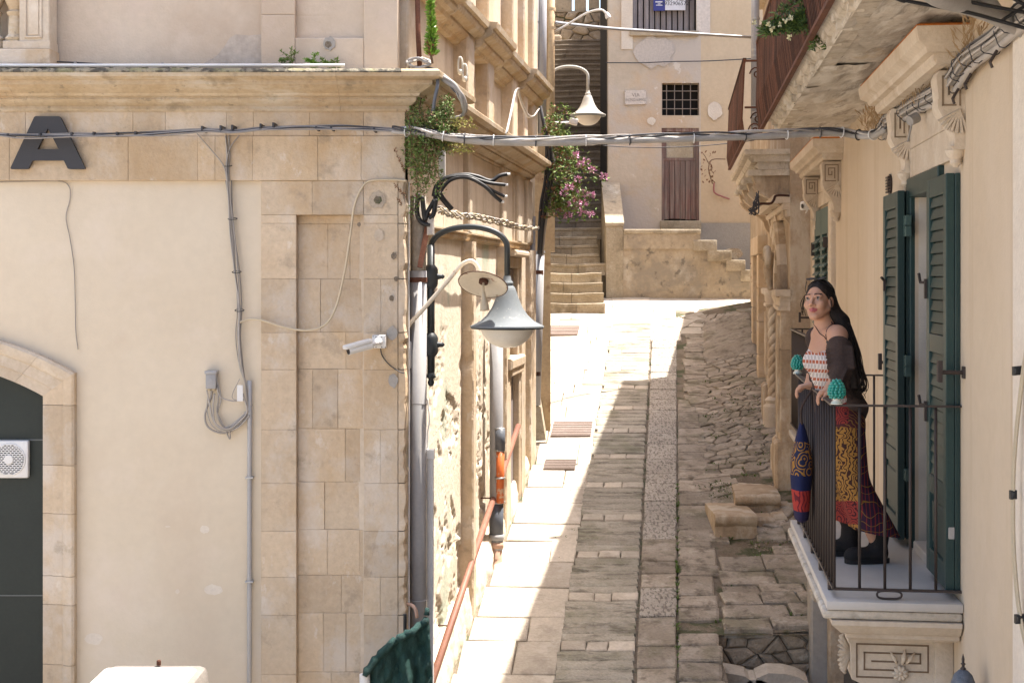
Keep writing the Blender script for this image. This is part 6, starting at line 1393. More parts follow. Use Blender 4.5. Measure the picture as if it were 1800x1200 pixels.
# ---------------------------------------------------------------- great upper balcony
UB = thing('balcony', Rf(RU(9), 1.35, .3), 'long upper balcony with a crusted stone underside and rusty bars', 'balcony')
def soff(s, q):
    u = RU(4.0) + (RU(12.35) - RU(4.0)) * s; p = .003 + .60 * q
    st_ = noise.fractal(Vector((u * 1.2, p * 5, 2)), 1, 2, 4)
    return Rf(u, 1.300 + .022 * st_ - .02 * (int(u / .95) % 2) * .5, p)
ys_ = 4.0
while ys_ < 12.34:
    ye = min(12.35, ys_ + U(.5, .95)); dz = U(-.02, .02); tz_ = U(-.012, .012); mb = MB()
    mb.grid(lambda s, q: Rf(RU(ys_ + .006 + (ye - ys_ - .012) * s), 1.300 + dz + tz_ * (q - .5) * 2 + .020 * noise.fractal(Vector((ys_ + s * 1.1, q * 4 + s, 2)), .9, 2, 5) + (.02 if min(s, 1 - s) < .001 else 0), .003 + .60 * q), 14, 22)
    mb.build('soffit_slab', M_SOFFIT, UB, 40); ys_ = ye
mb = MB(); mb.box(Rf, RU(4.0), RU(12.33), 1.312, 1.40, .0, .60); mb.build('slab_core', M_SOFFIT, UB)
mb = MB(); path = [Rf(RU(12.36), 0, .0), Rf(RU(12.36), 0, .595), Rf(RU(4.0), 0, .595)]
mb.sweep([(p.x, p.y) for p in path], [(-.02, 1.295), (.0, 1.29), (.012, 1.31), (.01, 1.335), (.035, 1.345), (.05, 1.37), (.075, 1.385), (.085, 1.40), (.085, 1.43), (-.1, 1.435), (-.1, 1.30)]); mb.build('slab_edge', M_SLAB, UB)
for k in range(15):
    Y = 5.3 + k * .5; mb = MB(); u = RU(Y); ce = Rf(u, 1.325, .60)
    mb.tube([ce - Rf.n * .05 + Vector((0, 0, -.006)), ce + Rf.n * .03 + Vector((0, 0, -.004))], [.034, .036], 10); mb.box(Rf, u - .03, u + .03, 1.33, 1.385, .58, .655, .008); mb.build('edge_bracket', M_SLAB, UB, 40)
UR = thing('railing', Rf(RU(9), 1.44, .68), 'tall rusty brown railing of closely set bars on the upper balcony', 'railing')
for (pb, z, w_, name) in ((.70, 1.36, .016, 'bottom_rail'), (.72, 2.18, .02, 'top_rail')):
    RAIL = UR; flatbar(Rf(RU(4.2), z, pb), Rf(RU(13.2), z + (.02 if z < 2 else .03), pb), w_, .012, name).data.materials[0] = M_RUST
nb_ = 112
for k in range(nb_):
    Y = 5.2 + 8.0 * k / (nb_ - 1); mb = MB(); mb.tube([Rf(RU(Y), 1.37, .70), Rf(RU(Y), 1.62, .735), Rf(RU(Y), 2.18, .72)], .011, 4); mb.build('bar', M_RUST, UR)
mb = MB(); mb.tube([Rf(RU(13.2), 1.36, .70), Rf(RU(13.2), 2.22, .72)], .02, 6); mb.build('end_post', M_RUST, UR)
RAIL = RAILs
for k in range(70):
    pass
# cable run on the yellow wall
t = thing('wall_conduits', Rf(RU(7.5), 1.05, .08), 'fat bundle of taped grey conduits climbing along the yellow wall', 'conduits')
base = [(-3.0, 1.0), (0.5, 1.03), (3.0, 1.0), (4.8, 1.02), (5.6, 1.055), (6.2, 1.045), (6.8, 1.05), (7.2, 1.0), (7.7, .995), (8.3, 1.02), (9.0, 1.035), (9.5, 1.05), (9.72, 1.0)]
for k, (dz, dp, r) in enumerate(((0, .085, .024), (-.040, .07, .019), (.024, .105, .012), (.036, .085, .009), (.043, .07, .008), (.034, .115, .006), (-.018, .11, .007), (.012, .12, .006), (.05, .095, .005))):
    pts = smooth_path([Rf(RU(Y), z + dz * (1.0 if r > .02 else 1) + .012 * nz(i * .9, k * 5), dp - .02 + .012 * nz(i * 1.1, k * 3 + 2)) for i, (Y, z) in enumerate(base)], 8); mb = MB(); mb.tube(pts, r, 10 if r > .02 else 6); mb.build('conduit' if r > .02 else 'wire', M_CONDUIT if r > .02 else (M_CABLED if k in (3, 5) else M_CABLE), t, True)
    if k == 0: axis = pts
for i in range(26, len(axis) - 1, 3):
    c = axis[i] + Vector((0, 0, -.012)) + Vector((U(-.02, .02), U(-.02, .02), 0)); d = (axis[i + 1] - axis[i]).normalized() + Vector((U(-.3, .3), 0, U(-.3, .3))); d.normalize(); x_ = d.orthogonal().normalized(); y_ = d.cross(x_)
    mb = MB(); mb.tube([c + (x_ * math.cos(a) + y_ * math.sin(a)) * (.044 + .008 * math.sin(3 * a + i)) for a in [6.283 * j / 16 for j in range(16)]], .0028, 5, closed=True); mb.build('cable_tie', M_CABLED if i % 3 else M_CABLE, t, True)
for Y, z in ((6.1, .98), (4.2, .975), (6.65, .96), (6.95, .93)): mb = MB(); q = Rf(RU(Y), z, .08); mb.tube([q, q + Vector((-.03, 0, -.05)), q + Vector((-.02, 0, -.075))], .007, 6); mb.build('hook', M_IRON, t)
mb = MB(); q = Rf(RU(8.2), .99, .10); mb.lathe([(.03, 0), (.032, .06), (.02, .065)], q + Vector((-.02, 0, -.08)), 10, (.6, .3, .3)); mb.tube([q + Vector((0, 0, -.06)), q + Vector((-.03, 0, -.2))], .006, 6); mb.build('cable_joint', M_CONDUIT, t, 40)
# dry straw caught above the conduits
straw = MB()
for _ in range(1300):
    Y = U(6.55, 10.6); q = Rf(RU(Y), U(.98, 1.24) if Y < 9.4 else U(1.03, 1.22), U(.0, .12)); d = Vector((U(-.7, .7), U(-.5, .5), U(.4, 1.1))).normalized() * U(.04, .10); s_ = Vector((.0006, 0, .0002))
    straw.add([q - s_, q + s_, q + d * .6 + s_ + Vector((U(-.01, .01), 0, 0)), q + d, q + d * .6 - s_], [[0, 1, 2, 3, 4]])
straw.build('dry_grass', M_STRAW, None, kind='stuff')
# near cables at the upper corner
t = thing('corner_conduit', P(1720, 20, 5.6), 'thick grey conduit with black cables across the upper corner', 'conduit')
mb = MB(); mb.tube(smooth_path([Vector((-9, 4.2, 3.2)), Vector((-3, 4.5, 1.9)), P(1500, -90, 5.0), P(1600, -40, 5.2), P(1645, -6, 5.3), P(1700, 10, 5.5), P(1745, 26, 5.7), P(1790, 48, 5.85), P(1840, 66, 5.9)], 6), .036, 14); mb.build('conduit', M_CONDUIT, t, True)
mb = MB(); mb.tube(smooth_path([P(1700, -30, 5.4), P(1735, 0, 5.6), P(1755, 24, 5.75), P(1770, 34, 5.8)], 5), .028, 12); mb.build('branch_conduit', M_CONDUIT, t, True)
for q in ([(700, -400), (1300, -110), (1560, -8), (1600, 3), (1700, 22), (1760, 38), (1830, 58)], [(1680, -3), (1720, 7), (1800, 22), (1840, 28)], [(1762, 36), (1800, 12), (1840, -14)], [(1765, -12), (1800, 8), (1830, 20)]): cable([P(x, y, 5.45) for x, y in q], .0075, M_BLACK, 'black_cable', parent=t)
t = thing('hanging_cable', P(1785, 800, 5.9), 'slack beige cable with black tape hanging down the right wall', 'cable')
pl = lambda x, y: P(x, y, 5.86 - (x - 1780) * .004)
for k in range(2): cable([pl(1815 + k * 3, 560), pl(1802 + k * 3, 620), pl(1789 + k * 3, 720), pl(1782 + k * 2.5, 800), pl(1779.5 + k * 2.5, 870), pl(1780 + k * 3, 960), pl(1786 + k * 3, 1040), pl(1793 + k * 3, 1090), pl(1806 + k * 3, 1150), pl(1830, 1230)], .0058, M_CABLEB, 'cable', parent=t)
for x, y, w_ in ((1791, 651, .024), (1781, 869, .013), (1793, 1087, .02)): mb = MB(); q = Frame(pl(x, y), Vector((1, -.1, .1)).normalized(), (0, 0, 1), (0, -1, 0)); mb.box(q, -w_, w_, -.018, .018, -.012, .014, .006, .004); mb.build('tape', M_BLACK, t)
# lantern top rising at the lower edge
t = thing('wall_lantern', P(1693, 1260, 6.7), 'mottled grey lantern dome with a black spike at the lower edge', 'lantern'); o = P(1693, 1213, 6.7)
mb = MB(); mb.lathe([(.062, -.06), (.060, .0), (.055, .04), (.042, .075), (.022, .095), (.012, .10)], o, 24); mb.build('dome', M_LANT, t, True)
mb = MB(); mb.lathe([(.012, .095), (.014, .105), (.007, .112), (.007, .122), (.013, .126), (.006, .132), (.007, .15), (.0005, .175)], o, 12); mb.build('spike', M_IRON, t, True)
mb = MB(); mb.lathe([(.075, -.075), (.075, -.06)], o, 24)
for k in range(6): a = k * 1.047; mb.tube([o + Vector((.068 * math.cos(a), .068 * math.sin(a), -.07)), o + Vector((.045 * math.cos(a), .045 * math.sin(a), -.30))], .006, 6)
mb.build('lantern_frame', M_IRON, t); mb = MB(); mb.tube([o + Vector((0, 0, -.3)), o + Vector((.15, 0, -.36)), o + Vector((.42, .02, -.36))], .014, 8); mb.build('lantern_arm', M_IRON, t)
# stone jamb rising beside the light well
rbx(12.5, 12.85, -5.2, -2.35, .02, .30, M_GREYREND, 'ground_jamb', BH, .02); rbx(12.35, 12.5, -5.2, -2.2, .0, .16, M_PORTAL, 'ground_jamb', BH, .02)
# ================================================================== PORTAL HOUSE
PH = thing('portal_house', (3.6, 19, -2.2), 'old golden stone house with a carved portal further up the alley', 'building')
def pbx(Y0, Y1, z0, z1, p0, p1, mt, name, ch=0.0, r=None, par=None): return rbx(Y0, Y1, z0, z1, p0, p1, mt, name, par or PH, ch, r=r)
FB = .22
mb = MB()
for (a, b_, z0, z1) in ((15.955, 17.0, -3.2, 1.4), (18.25, 20.7, -3.2, 1.4), (17.0, 18.25, -.05, 1.4), (22.0, 25.4, -2.2, 1.4), (20.7, 22.0, .35, 1.4), (15.955, 21.4, 1.4, 4.05), (21.4, 25.4, 1.4, 2.75)): mb.box(Rf, RU(a), RU(b_), z0, z1, -.4, FB)
mb.box(Rf, RU(25.0), RU(25.4), -2.2, 4.6, -5, -.4); mb.build('front_wall', M_PORTAL, PH)
pbx(17.0, 18.25, -3, -.05, -.15, -.05, M_REDDOOR, 'portal_door'); pbx(20.7, 22.0, -2.5, .35, -.15, -.05, M_WOODG, 'doorway_door')
# carved portal: pilasters, twisted shafts, capitals, arch
for (Y, w) in ((15.98, .52), (18.3, .46)):
    g0 = zs(Y + .2) + .05
    pbx(Y - .03, Y + w + .03, g0 - .3, g0 + .55, FB, FB + .17, M_PORTAL, 'pilaster_plinth', .03)
    for k, (z0, z1) in enumerate(((g0 + .551, -1.35), (-1.347, -.80), (-.797, -.36))): pbx(Y, Y + w, z0, z1, FB, FB + .11, M_PORTAL, 'pilaster_stone', .012)
    pbx(Y + .10, Y + w - .10, g0 + .65, -.42, FB + .111, FB + .135, M_PORTAL, 'pilaster_field', .015)
    for (z0, z1, p1, e) in ((-.36, -.31, .14, .02), (-.309, -.20, .125, .01), (-.199, -.12, .17, .05)): pbx(Y - e, Y + w + e, z0, z1, FB, FB + p1, M_CARVED, 'capital', .012)
    mb = MB(); Yc = Y + w + .13 if Y < 17 else Y - .13
    q = Rf(RU(Yc), 0, FB + .04); n = 46; z0 = zs(Yc) + .5
    for st_ in (0, 2.09, 4.19):
        mb.tube([Vector((q.x + .038 * math.cos(st_ + i * .42), q.y + .038 * math.sin(st_ + i * .42), z0 + (-.36 - z0) * i / n)) for i in range(n + 1)], .045, 7)
    mb.build('twisted_shaft', M_PORTAL, PH, True)
    mb = MB(); mb.lathe([(.06, 0), (.11, .03), (.10, .09), (.13, .16), (.12, .24)], Vector((q.x, q.y, -.36)), 14); mb.lathe([(.14, -.5), (.14, -.1), (.10, -.06), (.12, -.02), (.07, .03)], Vector((q.x, q.y, z0)), 12); mb.build('shaft_capital', M_CARVED, PH, 40)
# arch over the portal
Yc = (15.98 + 18.76) / 2; Rr = .86
nv = 9
for k in range(nv):
    a0, a1 = math.pi * k / nv + .002, math.pi * (k + 1) / nv - .002; mb = MB(); vs = []
    prof = [(Rr - .22, .0), (Rr - .22, .05), (Rr - .14, .06), (Rr - .12, .085), (Rr - .02, .09), (Rr, .11), (Rr + .07, .115), (Rr + .10, .08), (Rr + .10, 0)]; m = len(prof)
    for i in range(7):
        a = a0 + (a1 - a0) * i / 6
        for r, p in prof: vs.append(Rf(RU(Yc) + r * math.cos(a), -.12 + r * .86 * math.sin(a), FB + p))
    mb.add(vs, [[i * m + j, i * m + j + 1, (i + 1) * m + j + 1, (i + 1) * m + j] for i in range(6) for j in range(m - 1)] + [list(range(m)), [6 * m + j for j in range(m)][::-1]]); mb.build('arch_stone', M_CARVED if k % 2 else M_PORTAL, PH)
mb = MB(); 
for s_ in (-1, 1):
    pts = [Rf(RU(16.18) + .10 * s_ * 0 + .16 * math.exp(-.14 * i) * math.cos(i * .55), .12 + .18 * math.exp(-.14 * i) * math.sin(i * .55) + .1, FB + .22 + .02 * s_) for i in range(18)]
mb.tube(pts, [.05 - .0018 * i for i in range(18)], 8); mb.tube([Rf(RU(16.35), .30, FB + .2), Rf(RU(16.42), .1, FB + .22), Rf(RU(16.30), -.12, FB + .2)], [.05, .06, .03], 8); mb.build('scroll_ornament', M_PORTAL, PH, True)
pbx(15.96, 19.0, .78, .85, FB, FB + .10, M_CARVED, 'entablature', .02); pbx(15.94, 19.05, .851, .95, FB, FB + .22, M_CARVED, 'entablature', .05); pbx(15.96, 19.0, .70, .779, FB, FB + .05, M_PORTAL, 'entablature', .01)
# second doorway, iron rings
for (a, b_) in ((20.35, 20.7), (22.0, 22.3)):
    zz0 = zs(a); hgt = (.35 - zz0) / 4
    for k in range(4): pbx(a, b_, zz0 + k * hgt + .003, zz0 + (k + 1) * hgt - .003, FB, FB + .13, M_STONE, 'doorway_jamb', .012)
pbx(20.3, 22.35, .352, .62, FB, FB + .14, M_STONE, 'doorway_lintel', .012)
pbx(24.2, 24.8, -1.4, -.3, FB, FB + .008, flat('faded_blue_paint', (.16, .20, .27), rough=.9), 'blue_paint_patch')
for k, (px, py) in enumerate(((1326, 431), (1326, 462), (1327, 487))):
    t = thing('iron_ring', P(px, py, 23), ('topmost rusty iron ring' if k == 0 else 'middle rusty iron ring' if k == 1 else 'lowest curled rusty iron hook') + ' fixed to the old portal house', 'iron ring', 'iron rings on the portal house')
    mb = MB(); c = P(px, py, 23) ; mb.tube([c + Vector((.055 * math.cos(a), .05 * math.sin(a), .012 * math.cos(a) + (.05 * math.sin(a) if k == 2 else 0))) for a in [6.283 * i / 20 for i in range(20)]], .012, 6, closed=True); mb.tube([c + Vector((.05, 0, .0)), c + Vector((.16, 0, 0))], .012, 6); mb.build('ring', M_RUST, t, True)
# its balcony: slab on stepped corbels with swan neck brackets
PB = thing('balcony', Rf(RU(17), 1.3, .5), 'weathered stone balcony on swan neck brackets with a rusty railing', 'balcony')
def pb(Y0, Y1, z0, z1, p1, mt, name, ch=.02): return rbx(Y0, Y1, z0, z1, FB + .001, p1, mt, name, PB, ch)
pb(14.9 + 1.06, 20.3, 1.40, 1.46, .74, M_SLAB, 'slab_top'); pb(16.0, 20.2, 1.32, 1.399, .68, M_SLAB, 'slab_moulding', .04); pb(16.05, 20.15, 1.24, 1.319, .60, M_SOFFIT, 'slab_underside', .03)
for Y in (16.1, 17.4, 18.7, 19.8):
    mb = MB(); pr = [(FB, 1.238), (.62, 1.238), (.64, 1.20), (.62, 1.12), (.60, 1.06)]
    for k in range(15): s_ = k / 14; pr.append((.60 - .36 * s_ + .045 * math.sin(s_ * 6.6 + .6), 1.06 - .36 * s_))
    pr += [(FB, .62)]
    n = len(pr); u0, u1 = RU(Y), RU(Y + .24); mb.add([Rf(u0, z, p) for p, z in pr] + [Rf(u1, z, p) for p, z in pr], [list(range(n)), [n + i for i in range(n)][::-1]] + [[i, n + i, n + (i + 1) % n, (i + 1) % n] for i in range(n)]); mb.build('swan_bracket', M_PORTAL, PB)
    rbx(Y - .05, Y + .29, 1.17, 1.237, FB + .001, .70, M_SLAB, 'bracket_cap', PB, .02)
PRL = thing('railing', Rf(RU(17), 1.5, .7), 'rusty railing with scrolled end panel on the old stone balcony', 'railing'); RAIL = PRL
e0, e1 = Rf(RU(15.2), 0, .76), Rf(RU(20.2), 0, .76)
for z in (1.50, 2.36): flatbar(zz(e0, z), zz(e1, z + .06), .02, .012, 'rail').data.materials[0] = M_RUST
for k in range(52): p = e0.lerp(e1, k / 51); mb = MB(); mb.tube([zz(p, 1.50 + .06 * k / 51), p + Vector((-.03, 0, 1.72)), zz(p, 2.36 + .06 * k / 51)], .012, 4); mb.build('bar', M_RUST, PRL)
n0, n1 = Rf(RU(15.2), 0, .76), Rf(RU(15.2), 0, .30)
for z in (1.50, 1.84, 2.34): flatbar(zz(n0, z), zz(n1, z), .012, .01, 'rail').data.materials[0] = M_RUST
for s_, z in ((.28, 2.2), (.30, 1.72), (.25, 1.6), (.7, 1.95)):
    c = zz(n0.lerp(n1, s_), z); mb = MB(); mb.tube([c + Rf.n * .075 * math.exp(-.1 * i) * math.cos(i * .6) + Vector((0, 0, .085 * math.exp(-.1 * i) * math.sin(i * .6))) for i in range(16)], .008, 5); mb.build('scroll', M_RUST, PRL, True)
t = thing('side_pipe', P(1328, 200, 15.0), 'pale jointed pipe rising between the two rusty railings', 'pipe')
mb = MB(); mb.tube([P(1328, -80, 15.6), P(1327, 232, 15.6)], .045, 12); mb.build('pipe', M_PIPE, t, True)
for y in (35, 90, 100, 190, 200, 208, 226): mb = MB(); mb.lathe([(.05, 0), (.05, .02)], P(1328, y, 15.6), 12); mb.build('pipe_joint', M_METAL, t, 40)
t = thing('loose_wires', P(1325, 365, 15.4), 'snarl of dark wires on a rusty rod under the old balcony', 'wires')
mb = MB(); mb.tube(smooth_path([P(1388, 344, 15.6), P(1365, 344, 15.6), P(1360, 352, 15.6), P(1354, 358, 15.5), P(1338, 358, 15.5), P(1326, 362, 15.5)], 5), .014, 6); mb.build('rod', M_RUST, t, True)
for k in range(9): cable([P(1318 + U(-4, 10), 372 + U(-14, 10), 15.4), P(1326 + U(-6, 8), 366 + U(-14, 14), 15.4), P(1330 + U(-6, 6), 360 + U(-20, 10), 15.4), P(1332 + U(-3, 3), 352 - 2 * k, 15.45)], .007, M_CABLED, 'wire', parent=t)
# ================================================================== PLANTS
def bushy(name, label, stems, leaf_fn, mats, cat='plant', stem_r=.006, group=None, lname='leaves'):
    o = thing(name, stems[0][0], label, cat, group)
    mb = MB()
    for s_ in stems: pts = smooth_path(s_, 5); mb.tube(pts, [stem_r * (1 - .7 * i / len(pts)) for i in range(len(pts))], 5)
    mb.build('stems', M_STEM, o, True)
    for k, mt in enumerate(mats):
        l = MB(); 
        for s_ in stems: leaf_fn(l, smooth_path(s_, 6), k)
        if l.v: l.build(lname, mt, o)
    return o
# hanging caper on the corner
stems = []
for k in range(34):
    x0 = U(722, 790); y0 = U(168, 235); Y = U(9.72, 10.0); ln = U(50, 150) * (1.0 if x0 < 770 else .35)
    if k < 12: x0 = U(730, 800); y0 = U(185, 235); ln = U(15, 55)
    dx = U(-14, 14); pts = [P(x0, y0, 10.0)]
    for j in range(1, 5): pts.append(P(x0 + dx * j / 4 + U(-5, 5), y0 + ln * j / 4, Y - .02 * math.sin(j * 1.2)))
    stems.append(pts)
def caper(l, pts, k):
    for p in pts:
        for _ in range(4 if k < 2 else 1):
            d = Vector((U(-1, 1), U(-1, .4), U(-.8, .8))); leaf(l, p + Vector((U(-.035, .035), U(-.04, .03), U(-.035, .035))), d, U(.014, .03), U(.004, .008))
bushy('hanging_plant', 'straggly green hanging plant with reddish stems on the palazzo corner', stems, caper, [M_LEAF, mat('olive_leaf', (.13, .15, .05), (.09, .11, .035), rough=.6, bump=0, rnd=.2, scale=14, fine=.2), M_LEAFR], stem_r=.005)
stems = [[P(x0, 250, 9.9), P(x0 + 20, 258, 9.8), P(x0 + U(20, 60), 262 + U(-8, 6), 9.75)] for x0 in (775, 780, 790, 800, 770)] + [[P(x0, 215, 9.9), P(x0 + 20, 217, 9.8), P(x0 + U(20, 45), 222 + U(-12, 12), 9.75)] for x0 in (770, 785, 795)]
bushy('creeping_plant', 'small yellowish creeping plant behind the thick overhead conduit', stems, caper, [mat('yellow_leaf', (.26, .24, .06), (.20, .18, .05), rough=.6, bump=0, scale=14)], stem_r=.004)
# tall succulent
o = thing('succulent', P(758, 108, 9.9), 'tall bright green succulent growing on the cornice corner', 'plant')
mb = MB(); st_ = [P(760, 112, 9.9), P(757, 85, 9.9), P(760, 60, 9.9), P(757, 30, 9.9), P(757, 5, 9.9)]; sp = smooth_path(st_, 14); mb.tube(sp, .009, 6); mb.build('stem', M_STEM, o, True)
for k in range(3):
    l = MB()
    for i, p in enumerate(sp[8:]):
        f = i / len(sp[8:])
        for j in range(4):
            if k == 2 and i > 14: continue
            a = U(0, 6.28); d = Vector((math.cos(a), math.sin(a) * .8, U(.1, .9))); leaf(l, p, d, U(.045, .075) * (1 - .45 * f) * (1 if k < 2 else .8), U(.009, .013))
    if l.v: l.build('leaves', (M_LEAFY, mat('lime_leaf', (.27, .40, .07), (.20, .32, .06), rough=.45, bump=0, scale=14), M_LEAFR)[k], o)
# weeds along the cornice top
for (x, y, w_, h, lab) in ((510, 118, 22, 34, 'sparse green weed leaning at the left on the cornice ledge'), (556, 122, 14, 26, 'yellowish weed tuft between two weeds on the cornice ledge'), (590, 122, 24, 22, 'low spreading green weed at the right on the cornice ledge')):
    stems = [[F(Fx(x + U(-3, 3)), 1.44, .12), F(Fx(x + U(-.5, .5) * w_), 1.44 + h / 500, .12), F(Fx(x + U(-1.2, 1) * w_), 1.44 + U(.5, 1.15) * h / 250, .14)] for _ in range(6)]
    def wl_(l, pts, k):
        for p in pts[3:]:
            for _ in range(4): leaf(l, p, (U(-1, 1), U(-1, 1), U(-.3, 1)), U(.014, .03), .005)
    bushy('ledge_weed', lab, stems, wl_, [M_LEAF if w_ != 14 else M_LEAFY], stem_r=.003, group='weeds on the cornice ledge')
# pink valerian at the end of the palazzo
stems = []; tips = []
for (x, y) in ((1005, 245), (1012, 275), (1020, 290), (1030, 285), (1062, 312), (1040, 300), (1014, 316), (1000, 330), (1018, 342), (1028, 341), (1038, 343), (1005, 357), (1025, 358), (1018, 368), (1024, 376), (1038, 377), (990, 340), (985, 365), (998, 380), (978, 250), (1002, 200), (985, 235), (1010, 262), (995, 300)):
    a = P(962 + U(-4, 8), min(370, y + U(-50, 20)), 17.6); b_ = P(x, y, 17.2 + U(-.3, .5)); m1 = a.lerp(b_, .5) + Vector((0, U(-.1, .1), U(-.02, .12))); stems.append([a, m1, b_]); tips.append(b_)
def val(l, pts, k):
    for i, p in enumerate(pts[2:]):
        for _ in range((3, 4, 3)[k]):
            if k == 2 and i > 6: continue
            leaf(l, p + Vector((U(-.09, .09), U(-.1, .1), U(-.10, .09))), (U(-1, 1), U(-1, .5), U(-.6, .8)), U(.035, .07), U(.010, .016))
vo_ = bushy('flowering_plant', 'sprawling pink flowering plant hanging before the stairway', stems, val, [M_LEAF, mat('fresh_leaf', (.15, .21, .05), (.11, .17, .04), rough=.5, bump=0, scale=14), M_LEAFR], stem_r=.008)
for tp in tips[:19]:
    mb = MB()
    for _ in range(26):
        d = Vector((U(-1, 1), U(-1, 1), U(-.6, 1))).normalized(); leaf(mb, tp + Vector((0, -.06, 0)) + d * .02, d, U(.03, .06), .014)
    mb.build('flower_head', M_PINK, vo_)
# plant through the upper railing
stems = []
for k in range(13):
    a = P(1460 + U(-25, 25), 5 + U(-20, 30), 8.4); x1, y1 = ((1352, 52) if k < 4 else (1375 + U(-10, 30), 40 + U(-8, 20)) if k < 9 else (1450 + U(-30, 30), 60 + U(-10, 24)))
    b_ = P(x1 + U(-6, 6), y1 + U(-7, 7), 8.1); stems.append([a, a.lerp(b_, .5) + Vector((0, -.1, U(-.02, .06))), b_])
def pin(l, pts, k):
    for p in pts:
        for _ in range(11):
            leaf(l, p + Vector((U(-.02, .02), U(-.02, .02), U(-.02, .02))), (U(-1, .6), U(-1, 1), U(-.6, .9)), U(.03, .065), U(.003, .006))
pt = bushy('balcony_plant', 'feathery green plant with cream flowers sticking through the rusty upper railing', stems, pin, [M_LEAFD, M_LEAF], stem_r=.006)
for (x, y) in ((1352, 44), (1358, 52), (1372, 44), (1380, 36), (1390, 32), (1388, 66), (1455, 70), (1325, 40)):
    mb = MB()
    for _ in range(10): d = Vector((U(-1, 1), U(-1, 1), U(-1, 1))).normalized(); leaf(mb, P(x, y, 8.05), d, .022, .008)
    mb.build('flower', M_CREAMFL, pt)
# thin growth on the palazzo pilaster
stems = [[P(712, 300, 9.95), P(703, 285, 9.93), P(694, 262, 9.93)], [P(712, 345, 9.95), P(704, 335, 9.93), P(695, 325, 9.93)], [P(706, 360, 9.95), P(700, 350, 9.93)]]
bushy('wall_sprig', 'thin dry sprigs reaching over the pilaster edge', stems, lambda l, pts, k: [leaf(l, p, (U(-1, 1), U(-1, 0), U(-1, 1)), .02, .006) for p in pts for _ in range(2)], [M_LEAFR], stem_r=.003)
